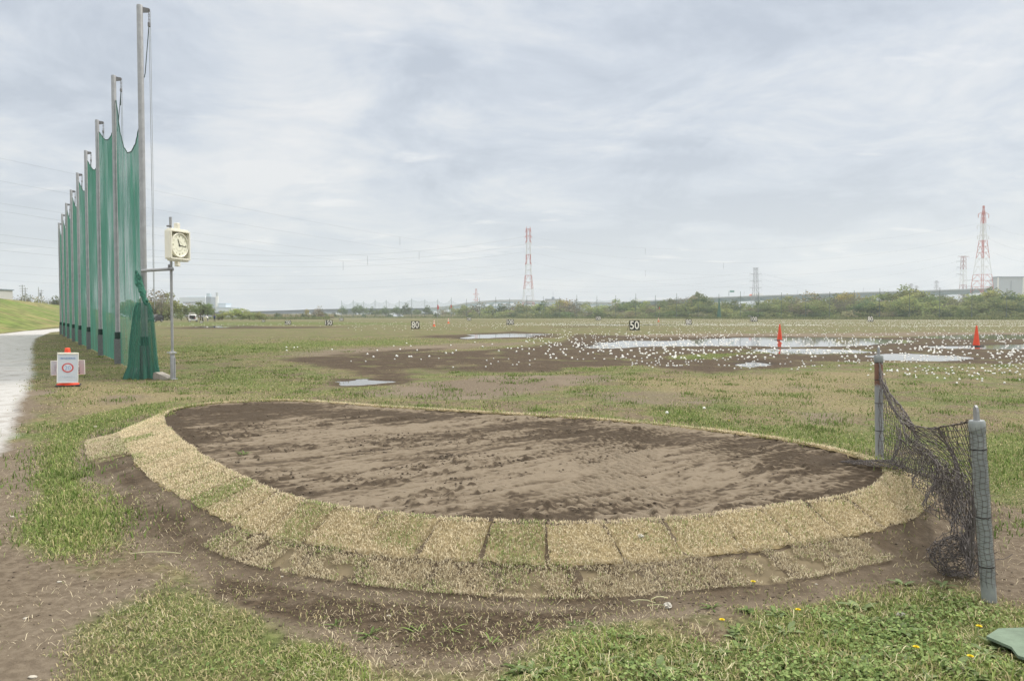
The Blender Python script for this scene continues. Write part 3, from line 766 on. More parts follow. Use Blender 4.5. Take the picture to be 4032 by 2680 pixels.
def build_sods():
    n = len(bed); seg = np.linalg.norm(np.roll(bed, -1, 0) - bed, axis=1); cum = np.r_[0, np.cumsum(seg)]; total = cum[-1]
    tang = np.roll(bed, -1, 0) - np.roll(bed, 1, 0); tang /= np.linalg.norm(tang, axis=1, keepdims=True)
    nout = np.stack([tang[:, 1], -tang[:, 0]], 1)
    def at(s):
        s = s % total; k = np.searchsorted(cum, s, side='right') - 1; k = np.clip(k, 0, n - 1); t = ((s - cum[k]) / seg[k])[:, None]
        p = bed[k] * (1 - t) + bed[(k + 1) % n] * t; q = nout[k] * (1 - t) + nout[(k + 1) % n] * t
        return p, q / np.linalg.norm(q, axis=1, keepdims=True)
    def sod(s0, s1, d0, d1, seed, green, label, group, dull=1.0, dens=1.0, skip=0.0):
        r = np.random.default_rng(seed)
        nu, nv = 9, 7
        su = np.linspace(s0, s1, nu); dv = np.linspace(d0, d1, nv)
        p, q = at(su)
        skew = r.normal(0, .022)
        G = []
        for j, d in enumerate(dv):
            sh = (j / (nv - 1) - .5) * skew
            for i in range(nu):
                e = 1 if 0 < i < nu - 1 and 0 < j < nv - 1 else 0
                dd = d + (r.normal(0, .006) if j in (0, nv - 1) else 0)
                dd += (.012 if dull == 1 else .03) * (float(vnoise(np.array([i * .9 + seed]), np.array([j * 1.3]), 1.0, seed)[0]) - .5) * (j in (0, nv - 1)); G.append([p[i, 0] + q[i, 0] * dd + sh, p[i, 1] + q[i, 1] * dd, 0, e])
        G = np.array(G)
        gz = bank_z(G[:, 0], G[:, 1]); ins = sdist(G[:, 0], G[:, 1], bed_poly) > 0
        gz = np.where(ins, BED_Z, gz) + r.normal(0, .003, len(G))
        z = gz + (np.where(G[:, 3] > 0, .013, .003) if dull == 1 else np.where(G[:, 3] > 0, .004, -.010))
        verts = np.stack([G[:, 0], G[:, 1], z], 1)
        f = [(j * nu + i, j * nu + i + 1, (j + 1) * nu + i + 1, (j + 1) * nu + i) for j in range(nv - 1) for i in range(nu - 1)]
        # skirt down into the bank
        rim = [i for i in range(nu)] + [j * nu + nu - 1 for j in range(1, nv)] + [(nv - 1) * nu + i for i in range(nu - 2, -1, -1)] + [j * nu for j in range(nv - 2, 0, -1)]
        low = verts[rim] - np.array([0, 0, .035]); b0 = len(verts)
        verts = np.vstack([verts, low]); k = len(rim)
        f += [(rim[i], rim[(i + 1) % k], b0 + (i + 1) % k, b0 + i) for i in range(k)]
        c0 = verts.mean(0); c0[2] = verts[:, 2].min()
        m = int(1900 * dens * (s1 - s0) * (d1 - d0) / .11)
        ss_ = r.uniform(s0 + .004, s1 - .004, m); dd = r.uniform(d0 - .006, d1 + .008, m)
        P, Qn = at(ss_); X = P + Qn * dd[:, None]
        ins = sdist(X[:, 0], X[:, 1], bed_poly) > 0
        zz = np.where(ins, BED_Z, bank_z(X[:, 0], X[:, 1])) + .016
        patch = fbm(X[:, 0], X[:, 1], .13, 3, seed + 5)
        keep = patch > skip
        X, zz, patch = X[keep], zz[keep], patch[keep]; m = len(X)
        C = straw_col(m, r, 0.0) * dull
        gm = r.uniform(0, 1, m) < green * 1.6 * sstep(.35, .65, fbm(X[:, 0], X[:, 1], .22, 2, 191))
        C[gm] = np.array([[.27, .33, .125]]) * r.uniform(.7, 1.35, (gm.sum(), 1))
        far = np.linalg.norm(c0[:2]); qf = np.array(f); tf = np.concatenate([qf[:, [0, 1, 2]], qf[:, [0, 2, 3]]], 0)
        V, F, C = blades(np.stack([X[:, 0], X[:, 1], zz], 1) - c0, r.uniform(.010, .030, m), (.0016 + .0016 * r.uniform(0, 1, m)) * (1 + .13 * far), r.uniform(.35, 1.5, m), C, seed + 1)
        sc = np.tile((np.array([[.36, .295, .17]]) if dull == 1 else np.array([[.27, .22, .14]])) * dull * (1 - .3 * green), (len(verts), 1)) * r.uniform(.8, 1.15, (len(verts), 1)); sc[b0:] = (.17, .135, .09)
        o = np_mesh('turf_square', np.vstack([verts - c0, V]), np.concatenate([tf, F + len(verts)], 0), M_blade, np.vstack([sc, C])); o.location = c0
        tag(o, label, 'turf', group)
    # the outline starts at bed_v[0]; walk round it and lay squares edge to edge
    s = 0.0; i = 0; row1 = 'dry turf squares laid along the soil bed rim'; row2 = 'turf squares of the lower row'
    r = np.random.default_rng(5)
    while s < total - .2:
        ln = .345 + r.normal(0, .012); mid, q = at(np.array([s + ln / 2])); mx, my = mid[0]
        front = my + .45 * mx < 7.2 or mx < -3.5
        gap = (0.002 if r.uniform() < .35 else .006 if r.uniform() < .6 else .012) if front else .001
        if front and mx < -1.2: gap = max(gap, .008)
        left = sstep(-.9, -3.0, mx)
        if front:
            d0, d1 = -.035 + r.normal(0, .012), .30 + .12 * left + r.normal(0, .008)
            green = .06 + .10 * r.uniform() + (.28 if r.uniform() < .3 else 0)
            if mx < -1.9: lab = 'straw-coloured dry turf square on the left flank of the soil bed'
            elif mx < 1.0: lab = 'straw-coloured dry turf square on the front rim of the soil bed, middle stretch'
            else: lab = 'straw-coloured dry turf square on the front rim of the soil bed, right of the middle'
            sod(s + gap, s + ln - gap, d0, d1, 300 + i, green, lab, row1)
        else:
            lab = 'straw-coloured turf square edging the far rim of the soil bed'
            sod(s + gap, s + ln - gap, -.07, .22, 300 + i, .22, lab, row1, dens=.8, skip=.2)
        # lower row along the front
        vx = px_x(mx, my, BED_Z)
        if front and 640 < vx < 1880:
            d1b = .585 + r.normal(0, .012)
            if vx < 1250: lab = 'faded grey-green turf square in the lower row on the front slope, left half'
            else: lab = 'faded brown turf square in the lower row on the front slope, right half'
            sod(s + .119, s + ln + .121, d1 - .002, d1b, 700 + i, .10 if vx > 1250 else .26, lab, row2, dull=.86 if vx < 1300 else .78, dens=1.15, skip=.33 if vx < 1300 else .41)
        if front and mx < -3.3 and 7.1 < my < 9.15:
            sod(s + .005, s + ln - .005, d1 + .012, d1 + .34, 900 + i, .22, 'greenish turf square in the outer row at the left end of the soil bed', row2, dull=.85, dens=.8, skip=.30 + .12 * max(0, 8.3 - my))
        s += ln; i += 1
build_sods()
# ------------------------------------------------------------------ levee at the left
def build_levee():
    m, nt, N, L, b = new_mat('levee_grass'); b.inputs['Roughness'].default_value = .95; b.inputs['Specular IOR Level'].default_value = .1
    geo = N.new('ShaderNodeNewGeometry')
    def nz(s, sc=(1, 1, 1), d=7):
        mp = N.new('ShaderNodeMapping'); mp.inputs['Scale'].default_value = sc; L.new(geo.outputs['Position'], mp.inputs[0])
        n = N.new('ShaderNodeTexNoise'); n.inputs['Scale'].default_value = s; n.inputs['Detail'].default_value = d; n.inputs['Roughness'].default_value = .65
        L.new(mp.outputs[0], n.inputs[0]); return n.outputs[0]
    def rp(x, stops):
        r = N.new('ShaderNodeValToRGB'); L.new(x, r.inputs[0]); e = r.color_ramp.elements
        e[0].position, e[0].color = stops[0][0], (*stops[0][1], 1); e[1].position, e[1].color = stops[1][0], (*stops[1][1], 1)
        for p, c in stops[2:]: k = e.new(p); k.color = (*c, 1)
        return r.outputs[0]
    big = rp(nz(.11, (1, .5, 3)), [(.38, (.235, .205, .10)), (.60, (.135, .185, .052)), (.50, (.175, .195, .075))])
    fin = rp(nz(.9, (1, .4, 1), 9), [(.36, (.50, .54, .50)), (.64, (1.35, 1.3, 1.2))])
    mx = N.new('ShaderNodeMix'); mx.data_type = 'RGBA'; mx.blend_type = 'MULTIPLY'; mx.inputs['Factor'].default_value = 1
    L.new(big, mx.inputs['A']); L.new(fin, mx.inputs['B']); L.new(mx.outputs['Result'], b.inputs['Base Color'])
    t = np.linspace(-40, 420, 240); s = np.array([-.6, 0, 1, 3, 5, 7, 9, 11, 13, 15, 16.5, 18, 21, 24, 40])
    T, Sg = np.meshgrid(t, s); P = levee_a[:2] + T.ravel()[:, None] * ld + Sg.ravel()[:, None] * lnrm
    prof = np.interp(Sg.ravel(), [-.6, 0, 1, 15, 17, 24, 40], [-.1, 0.02, .15, 4.7, 5.05, 5.05, 0.0])
    z = prof + .22 * (fbm(P[:, 0], P[:, 1], 6, 4, 201) - .5) * sstep(0, 2, Sg.ravel())
    n1, n2 = len(s), len(t)
    i, j = np.meshgrid(np.arange(n1 - 1), np.arange(n2 - 1), indexing='ij')
    f = np.stack([i * n2 + j, i * n2 + j + 1, (i + 1) * n2 + j + 1, (i + 1) * n2 + j], -1).reshape(-1, 4)
    o = np_mesh('embankment', np.stack([P[:, 0], P[:, 1], z], 1), f, m, smooth=True); tag(o, 'long grassy levee beside the gravel path', kind='structure')
build_levee()

# ------------------------------------------------------------------ shared paints
M_galv = mat('galvanised_steel', (.40, .41, .425), .5, .35, .10, 9, c2=(.31, .318, .33))
M_galv_dark = mat('weathered_steel', (.235, .235, .245), .6, .3, .15, 12)
M_strap = mat('green_strap', (.030, .055, .048), .8, var=.3, scale=30)
M_orange = mat('cone_orange', (.80, .085, .035), .55, var=.10, scale=5, spec=.4)
M_orange_pale = mat('cone_orange_pale', (.80, .20, .09), .55, var=.10, scale=5)
M_rubber = mat('cone_base_black', (.035, .035, .038), .7, var=.3, scale=10)
M_white = mat('white_paint', (.78, .78, .76), .45, var=.05, scale=4)
M_cream = mat('cream_plastic', (.80, .78, .68), .4, var=.04, scale=3, spec=.45)
M_black = mat('black_paint', (.02, .019, .018), .5, var=.3, scale=6)

# ------------------------------------------------------------------ tall net poles on the left
P1 = at_z(335, 872)[:2]; P2 = at_z(272.6, 839.6)[:2]
STEP = P2 - P1
pole_xy = [P1 + STEP * k for k in range(9)]
fdir = STEP / np.linalg.norm(STEP); side = np.array([fdir[1], -fdir[0]])      # side: towards the field
PH = 8.5; pang = math.atan2(side[1], side[0])
def make_pole():
    root = empty('net_pole')
    mb = MB(); mb.lathe([(.066, 0.62), (.066, PH - .02), (.060, PH)], n=20)
    for z in (2.6, 5.2): mb.lathe([(.0665, z), (.070, z + .01), (.0665, z + .02)], n=20)
    mb.build('pole', M_galv, root, smooth=True)
    s = MB(); s.box((0, 0, .38), (.13, .15, .78), bev=.012); s.box((.0, .08, .38), (.20, .012, .76)); s.box((0, -.08, .38), (.20, .012, .76))
    for z in (.18, .62):
        s.lathe([(.018, 0), (.018, .02)], (-.075, 0, z), 8)
        s.tube([(-.06, 0, z), (-.095, 0, z)], .016, 6); s.tube([(0, -.08, z), (0, -.108, z)], .02, 6)
    s.build('socket', M_galv_dark, root)
    st = MB(); st.lathe([(.080, .76), (.092, .80), (.086, .84), (.093, .87), (.088, .90), (.094, .94), (.082, .97)], n=16); st.build('strap', M_strap, root, smooth=True)
    a = MB(); a.prism([(.05, -.012, PH - .16), (.19, -.012, PH - .13), (.215, -.012, PH - .10), (.215, -.012, PH - .06), (.19, -.012, PH - .035), (.05, -.012, PH - .03)], (0, 0, 0), (0, .024, 0))
    a.tube([(.185, -.05, PH - .08), (.185, .05, PH - .08)], .012, 6)
    a.build('bracket', M_galv_dark, root)
    c = MB()
    for k in range(4):
        z0 = PH - .11 - k * .055; ax = k % 2
        pts = [(.19 + (.016 * math.cos(q) if ax else 0), (0 if ax else .016 * math.cos(q)), z0 - .03 + .034 * math.sin(q)) for q in np.linspace(0, 2 * math.pi, 11)]
        c.tube(pts, .0065, 5, cap=False)
    c.lathe([(.012, -.06), (.030, -.04), (.030, .04), (.012, .06)], (.19, 0, PH - .40), 10)
    c.build('pulley', M_galv_dark, root)
    return root
pole_proto = make_pole()
ordn = ['nearest', 'second', 'third', 'fourth', 'fifth', 'sixth', 'seventh', 'eighth', 'farthest']
M_rope = mat('pale_rope', (.42, .45, .47), .8, var=.2, scale=40)
M_rope_dark = mat('dark_rope', (.10, .13, .13), .8, var=.2, scale=40)
for k, p in enumerate(pole_xy):
    o = pole_proto if k == 0 else copy_tree(pole_proto)
    o.location = (p[0], p[1], 0); o.rotation_euler = (0, 0, pang + random.uniform(-.05, .05))
    if k: o.rotation_euler[0] = random.uniform(-.004, .004)
    lab = {0: 'nearest and tallest-looking grey steel net pole, right beside the clock post', 8: 'farthest grey steel net pole at the far end of the green net row'}.get(k, f'{ordn[k]} grey steel net pole in the row, counted from the clock post')
    tag(o, lab, 'pole', 'net poles in a row on the left')
    r = MB()
    if k == 0:
        r.tube([(.19, 0, PH - .45), (.195, .01, 5), (.20, 0, 1.9)], .007, 5); r.tube([(.22, .01, PH - .10), (.225, .0, 5), (.215, .0, 1.6)], .006, 5)
        r.build('rope', M_rope, o)
        q = MB(); q.tube([(.185, 0, PH - .45), (.10, .05, PH - 1.5), (.08, .06, 6.9)], .010, 5); q.build('rope', M_rope_dark, o)
    else:
        r.tube([(.19, 0, PH - .45), (.17, .0, PH - .85)], .012, 5); r.build('rope', M_rope_dark, o)

# ------------------------------------------------------------------ green nets between the poles
def net_material(name, c, alpha, streak):
    m, nt, N, L, b = new_mat(name)
    b.inputs['Roughness'].default_value = .8; b.inputs['Specular IOR Level'].default_value = .1
    at = N.new('ShaderNodeAttribute'); at.attribute_name = 'Col'      # u, v in metres, extra cover
    se = N.new('ShaderNodeSeparateColor'); L.new(at.outputs['Color'], se.inputs[0])
    cb = N.new('ShaderNodeCombineXYZ'); L.new(se.outputs[0], cb.inputs[0]); L.new(se.outputs[1], cb.inputs[1])
    oi = N.new('ShaderNodeObjectInfo'); L.new(oi.outputs['Random'], cb.inputs[2])
    mp = N.new('ShaderNodeMapping'); mp.inputs['Scale'].default_value = (7, .45, 30); L.new(cb.outputs[0], mp.inputs[0])
    n = N.new('ShaderNodeTexNoise'); n.inputs['Scale'].default_value = 1; n.inputs['Detail'].default_value = 6; n.inputs['Roughness'].default_value = .7; L.new(mp.outputs[0], n.inputs[0])
    mp2 = N.new('ShaderNodeMapping'); mp2.inputs['Scale'].default_value = (.5, .35, 30); L.new(cb.outputs[0], mp2.inputs[0])
    n2 = N.new('ShaderNodeTexNoise'); n2.inputs['Scale'].default_value = 1; n2.inputs['Detail'].default_value = 3; L.new(mp2.outputs[0], n2.inputs[0])
    rp = N.new('ShaderNodeValToRGB'); L.new(n.outputs[0], rp.inputs[0]); e = rp.color_ramp.elements
    e[0].position = .3; e[0].color = (*[x * .62 for x in c], 1); e[1].position = .72; e[1].color = (*[x * 1.35 for x in c], 1)
    L.new(rp.outputs[0], b.inputs['Base Color'])
    def mth(op, a, b_=None, c_=None):
        k = N.new('ShaderNodeMath'); k.operation = op
        for i, v in enumerate((a, b_, c_)):
            if v is None: continue
            if isinstance(v, (int, float)): k.inputs[i].default_value = v
            else: L.new(v, k.inputs[i])
        return k.outputs[0]
    d = mth('MULTIPLY', mth('SUBTRACT', n.outputs[0], .5), streak)
    d2 = mth('MULTIPLY', mth('SUBTRACT', n2.outputs[0], .5), streak * .7)
    al = mth('ADD', mth('ADD', d, d2), mth('ADD', se.outputs[2], alpha))
    al.node.use_clamp = True
    tr = N.new('ShaderNodeBsdfTransparent'); tl = N.new('ShaderNodeBsdfTranslucent'); L.new(rp.outputs[0], tl.inputs[0])
    m1 = N.new('ShaderNodeMixShader'); m1.inputs[0].default_value = .45; L.new(b.outputs[0], m1.inputs[1]); L.new(tl.outputs[0], m1.inputs[2])
    mx = N.new('ShaderNodeMixShader'); L.new(al, mx.inputs[0]); L.new(tr.outputs[0], mx.inputs[1]); L.new(m1.outputs[0], mx.inputs[2])
    L.new(mx.outputs[0], N.get('Material Output').inputs[0])
    return m
M_net = net_material('green_net', (.075, .225, .175), .83, 1.6)
M_netrope = mat('net_edge_cord', (.018, .06, .045), .8, var=.2, scale=30)
def build_bay(k):
    """bay between pole k (near) and pole k+1 (far)"""
    A, Bp = pole_xy[k], pole_xy[k + 1]; n_u, n_v = 60, 70; Ln = np.linalg.norm(Bp - A)
    u = np.linspace(.018, .988, n_u); v = np.linspace(0, 1, n_v)
    r = np.random.default_rng(400 + k)
    if k == 0:   # deep sag, right edge drawn in to the near pole
        top = np.interp(u, [0, .03, .08, .16, .28, .42, .56, .70, .82, .90, .95, 1], [6.4, 6.3, 6.12, 5.86, 5.68, 5.66, 5.78, 6.08, 6.55, 7.05, 7.5, 7.85])
    else:
        top = 7.95 - .95 * (1 - np.abs(2 * (u * .96 - .30)) ** 2.0 * .72) * np.clip(1.15 - u, 0, 1) ** .35
        top = np.where(u > .9, np.maximum(top, 7.3 + (u - .9) * 5.5), top)
    ph = r.uniform(0, 6.28, 6)
    U, V = np.meshgrid(u, v)
    T = np.interp(U, u, top)
    zb = .02 + .03 * np.sin(U * 21 + ph[0]) ** 2
    Zz = zb + (T - zb) * V
    UU = U.copy()
    if k == 0:    # the free end: pulled away from the pole halfway down, gathered at the foot
        pull = np.interp(Zz, [0, .6, 1.4, 1.9, 2.4, 3.2, 4.2, 5.2, 6.3], [-.03, -.02, -.01, .0, .035, .05, .035, .012, .005])
        UU = U + pull * (1 - U) ** 2
    bil = .02 * np.sin(V * 3.0 + ph[1]) * np.sin(U * math.pi) + .006 * np.sin(U * 46 + ph[2] + V * 3) * (1 - .5 * V) + .004 * np.sin(U * 95 + ph[3] + 5 * V) + .014 * (fbm(U * 6, V * 3, 1, 3, 500 + k) - .5)
    bow = .03 * np.sin(U * math.pi)
    X = A[0] + (Bp - A)[0] * UU + side[0] * (.05 + bil + bow * (1 - V)); Y = A[1] + (Bp - A)[1] * UU + side[1] * (.05 + bil + bow * (1 - V))
    i, j = np.meshgrid(np.arange(n_v - 1), np.arange(n_u - 1), indexing='ij')
    f = np.stack([i * n_u + j, i * n_u + j + 1, (i + 1) * n_u + j + 1, (i + 1) * n_u + j], -1).reshape(-1, 4)
    ext = .10 * sstep(2.2, 3.4, Zz) + .03 * k
    if k == 0: ext = ext - .07 - .12 * sstep(.25, .45, U) * sstep(2.6, 1.8, Zz) * sstep(1.0, .55, U) + .06 * sstep(.16, .04, U)
    o = np_mesh('net', np.stack([X.ravel(), Y.ravel(), Zz.ravel()], 1), f, M_net, np.stack([UU.ravel() * Ln, Zz.ravel(), ext.ravel()], 1), smooth=True)
    root = empty('safety_net', (A[0], A[1], 0))
    o.parent = root; o.location = (-A[0], -A[1], 0)
    lab = {0: 'nearest green net bay, sagging deeply and bunched at its foot beside the clock post', 7: 'farthest green net bay at the end of the pole row'}.get(k, f'{ordn[k]} green net bay counted from the clock post, hung between grey poles')
    tag(root, lab, 'net', 'green nets hung between the tall poles')
    mb = MB(); mb.tube([(X[-1, q] - A[0], Y[-1, q] - A[1], Zz[-1, q]) for q in range(n_u)], .014, 5)
    mb.build('edge_cord', M_netrope, root)
    if k == 0:
        e = MB(); e.tube([(X[q, 0] - A[0] + .02, Y[q, 0] - A[1] - .02, Zz[q, 0]) for q in range(16, n_v)], .016, 5); e.build('edge_cord', M_netrope, root)
        # gathered skirt round the foot of the pole, pleated, with a knotted roll above
        nt_, nz_ = 90, 46; th = np.linspace(0, 2 * np.pi, nt_, endpoint=False); zz = np.linspace(0, 1, nz_)
        TH, ZZ = np.meshgrid(th, zz); hgt = 1.74
        rad = np.interp(ZZ, [0, .05, .15, .35, .6, .8, .93, 1], [.30, .285, .26, .235, .215, .20, .175, .13])
        pl = 1 + (.10 + .05 * (1 - ZZ)) * np.sin(TH * 13 + 2.5 * np.sin(TH * 2) + ZZ * 1.2) + .05 * np.sin(TH * 29 + 3 * ZZ)
        skew = np.where(np.cos(TH - 2.9) > 0, 1.0, 0) * np.cos(TH - 2.9) * (.09 * sstep(1.0, .35, ZZ) + .08 * sstep(.22, 0, ZZ))      # tail trailing to the left
        rx = rad * pl + skew
        c0 = np.array([.02, -.10])
        xs = c0[0] + rx * np.cos(TH) + .02 * (1 - ZZ); ys = c0[1] + rx * np.sin(TH) * .9; zs = .01 + ZZ * hgt + .03 * np.sin(TH * 5) * (ZZ < .02)
        i, j = np.meshgrid(np.arange(nz_ - 1), np.arange(nt_), indexing='ij')
        f = np.stack([i * nt_ + j, i * nt_ + (j + 1) % nt_, (i + 1) * nt_ + (j + 1) % nt_, (i + 1) * nt_ + j], -1).reshape(-1, 4)
        np_mesh('gathered_foot', np.stack([xs.ravel(), ys.ravel(), zs.ravel()], 1), f, M_net, np.stack([TH.ravel() * .35, zs.ravel(), np.full(xs.size, -.34) + .22 * sstep(.25, .0, ZZ.ravel()) + .1 * sstep(.8, 1, ZZ.ravel())], 1), smooth=True, parent=root)
        K = 60; t = np.linspace(0, 1, K)
        ro = MB()
        for q in range(6):
            pts = [(-.10 + .03 * math.cos(q * 2.4) + .20 * a + .02 * math.sin(9 * a + q * 2), -.13 - .02 * math.cos(8 * a + q), 2.40 - .66 * a ** .8 + .03 * math.sin(14 * a + q * 2.1) + .05 * math.sin(q * 1.9)) for a in t]
            ro.tube(pts, [.018 + .032 * math.sin(math.pi * min(1, a * .8 + .15)) * (1 + .25 * math.sin(23 * a + q * 3)) for a in t], 9)
        me_o = ro.build('net_roll', M_netroll, root, smooth=True)
M_netroll = mat('green_net_roll', (.06, .20, .15), .9, var=.55, scale=26, bump=.9)
for k in range(8): build_bay(k)

# things at the foot of the net
def lump(name, loc, size, m, seed, label, cat, sub=3, amp=.25, group=None):
    bm = bmesh.new(); bmesh.ops.create_icosphere(bm, subdivisions=sub, radius=1)
    for v in bm.verts:
        n = 1 + amp * (2 * float(fbm(np.array([v.co.x * 1.7 + seed]), np.array([v.co.y * 1.7 + v.co.z * 2.3]), 1.0, 3, seed)[0]) - 1)
        v.co = Vector((v.co.x * size[0] * n, v.co.y * size[1] * n, max(-.35, v.co.z) * size[2] * n + size[2] * .33))
    me = bpy.data.meshes.new(name); bm.to_mesh(me); bm.free(); me.materials.append(m)
    o = bpy.data.objects.new(name, me); link(o); o.location = loc
    return tag(o, label, cat, group)
M_bag = mat('plastic_bag', (.52, .56, .55), .35, var=.35, scale=9, bump=.6, c2=(.16, .24, .22), spec=.5)
M_conc = mat('old_concrete', (.30, .28, .25), .9, var=.25, scale=14, bump=.5)
p = at_z(329, 868); lump('plastic_bag', (p[0], p[1] - .1, 0), (.27, .17, .16), M_bag, 3, 'crumpled pale plastic bag at the foot of the green net', 'bag', amp=.5)
def brick_thing():
    p = at_z(374, 874); mb = MB()
    mb.prism([(-.19, -.09, 0), (.20, -.10, .0), (.22, -.10, .05), (-.12, -.09, .17), (-.17, -.09, .16)], (0, 0, 0), (.02, .22, 0)); o = mb.build('concrete_block', M_conc, loc=p)
    tag(o, 'broken concrete block lying between the net foot and the clock post', 'block')
    o.rotation_euler = (0, 0, -.25)
brick_thing()

# ------------------------------------------------------------------ clock on a post
def build_clock():
    p = at_z(398, 874); D = p[1]
    root = empty('clock_post', p, label='cream square outdoor clock on a grey steel post with a side arm', cat='clock')
    mpx = D / FPX * S         # metres per view pixel here
    def zz(vy): return at_y(398, vy, D)[2]
    def xx(vx): return at_y(vx, 700, D)[0] - p[0]
    mb = MB(); mb.tube([(0, 0, .3), (0, 0, zz(500))], .030, 14); mb.build('post', M_galv, root, smooth=True)
    mb = MB(); mb.lathe([(.050, 0), (.050, zz(812)), (.046, zz(811))], n=14); mb.box((0, 0, .012), (.17, .15, .024), bev=.005); mb.box((.055, 0, .25), (.02, .03, .5))
    mb.build('sleeve', M_galv, root, smooth=True)
    mb = MB(); mb.lathe([(.066, zz(815)), (.07, zz(813)), (.066, zz(809.5))], n=14); mb.tube([(-.11, -.03, zz(812)), (.11, -.03, zz(812))], .012, 6); mb.build('clamp', mat('bright_clamp', (.62, .63, .65), .3, .7, .1, 8), root, smooth=True)
    za = zz(621)
    mb = MB(); mb.tube([(xx(322), .12, za - .02), (xx(402), -.06, za + .012)], .035, 12); mb.build('side_arm', M_galv, root, smooth=True)
    mb = MB(); mb.box((0, -.03, za), (.10, .13, .05), bev=.008); mb.box((-.03, -.02, za + .07), (.06, .02, .09)); mb.box((-.03, -.02, zz(521)), (.10, .03, .04), bev=.006); mb.tube([(-.05, -.05, za + .05), (.04, -.05, za + .05)], .01, 6); mb.build('bracket', M_galv_dark, root)
    # case: turned a little so that its left side shows
    cx, cz = xx(414), zz(566); h = 66 * mpx; w, d = h * .93, .17
    ang = R(72)
    case = empty('clock_case', (cx + .02, -.10, cz), ang); case.parent = root
    # frame as a box with a square opening: four bars + back
    mb = MB(); t = .035
    mb.box((-w / 2 + t / 2, 0, 0), (t, d, h), bev=.006); mb.box((w / 2 - t / 2, 0, 0), (t, d, h), bev=.006)
    mb.box((0, 0, h / 2 - t / 2), (w - 2 * t - .002, d - .004, t), bev=.004); mb.box((0, 0, -h / 2 + t / 2), (w - 2 * t - .002, d - .004, t), bev=.004)
    mb.box((0, .065, 0), (w - .01, .03, h - .01))
    mb.box((0, 0, h / 2 + .018), (w * .88, d * .75, .034), bev=.006); mb.box((-.02, 0, h / 2 + .10), (.10, .10, .14), bev=.01)
    mb.box((0, 0, -h / 2 - .018), (w * .88, d * .75, .034), bev=.006); mb.box((-.02, 0, -h / 2 - .09), (.09, .10, .12), bev=.01)
    mb.box((-w / 2 - .008, 0, 0), (.014, d * .9, h * .92), bev=.003)
    fr = mb.build('case_frame', M_cream); fr.parent = case
    rd = min(w, h) * .5 - t * 1.0; sy = 1.0
    M_dial = mat('clock_dial', (.86, .86, .72), .35, var=.03, scale=5, spec=.5)
    mb = MB(); n = 40
    ring = [(rd * math.cos(q), rd * sy * math.sin(q)) for q in np.linspace(0, 2 * math.pi, n, endpoint=False)]
    mb.prism([(a, -.045, b_) for a, b_ in ring], (0, 0, 0), (0, .06, 0)); mb.build('dial', M_dial).parent = case
    mb = MB(); mb.tube([(a * .97, -.055, b_ * .97) for a, b_ in ring + ring[:1]], .016, 6, cap=False); mb.build('dial_rim', M_cream, smooth=True).parent = case
    M_tick = mat('dial_marks', (.46, .45, .34), .6, var=.1)
    mb = MB()
    for k in range(12):
        q = k * math.pi / 6; a, b_ = rd * .74 * math.sin(q), rd * sy * .74 * math.cos(q)
        mb.box((a, -.049, b_), (.018 if k % 3 else .028, .004, .022 if k % 3 else .034))
    for k in range(30):
        q = k * math.pi / 15; a, b_ = rd * .40 * math.sin(q), rd * .40 * sy * math.cos(q)
        if k < 22: mb.box((a - .01, -.049, b_ - .02), (.008, .004, .008))
    mb.build('dial_marks', M_tick).parent = case
    def hand(nm, q, ln, wd):
        mb = MB(); dx, dz = math.sin(q), math.cos(q) * sy; nx, nz_ = math.cos(q), -math.sin(q)
        mb.prism([(-dx * .03 + nx * wd, -.056, -dz * .03 + nz_ * wd), (-dx * .03 - nx * wd, -.056, -dz * .03 - nz_ * wd), (dx * ln - nx * wd * .5, -.056, dz * ln - nz_ * wd * .5), (dx * ln + nx * wd * .5, -.056, dz * ln + nz_ * wd * .5)], (0, 0, 0), (0, .006, 0))
        mb.build(nm, M_black).parent = case
    hand('hour_hand', R(-21), rd * .55, .009); hand('minute_hand', R(97), rd * .80, .007)
build_clock()

# ------------------------------------------------------------------ lettering
def text_mesh(body, height, mat_, name, parent, loc, rot=(0, 0, 0), width=None, bold=0.0, ext=.002):
    cu = bpy.data.curves.new('lettering', 'FONT'); cu.body = body; cu.offset = bold; cu.extrude = ext / height; cu.align_x = 'CENTER'; cu.resolution_u = 3
    t = bpy.data.objects.new('lettering', cu); col.objects.link(t); bpy.context.view_layer.update()
    me = bpy.data.meshes.new_from_object(t); bpy.data.objects.remove(t); bpy.data.curves.remove(cu)
    co = np.zeros(len(me.vertices) * 3, np.float32); me.vertices.foreach_get('co', co); co = co.reshape(-1, 3)
    mn, mx = co.min(0), co.max(0); s = height / (mx[1] - mn[1]); sx = s if width is None else width / (mx[0] - mn[0])
    co[:, 0] = (co[:, 0] - (mn[0] + mx[0]) / 2) * sx; co[:, 1] = (co[:, 1] - (mn[1] + mx[1]) / 2) * s; co[:, 2] *= height
    me.vertices.foreach_set('co', co.ravel()); me.update(); me.name = name
    me.materials.clear(); me.materials.append(mat_)
    o = bpy.data.objects.new(name, me); link(o, parent); o.location = loc; o.rotation_euler = (R(90) + rot[0], rot[1], rot[2])
    return o

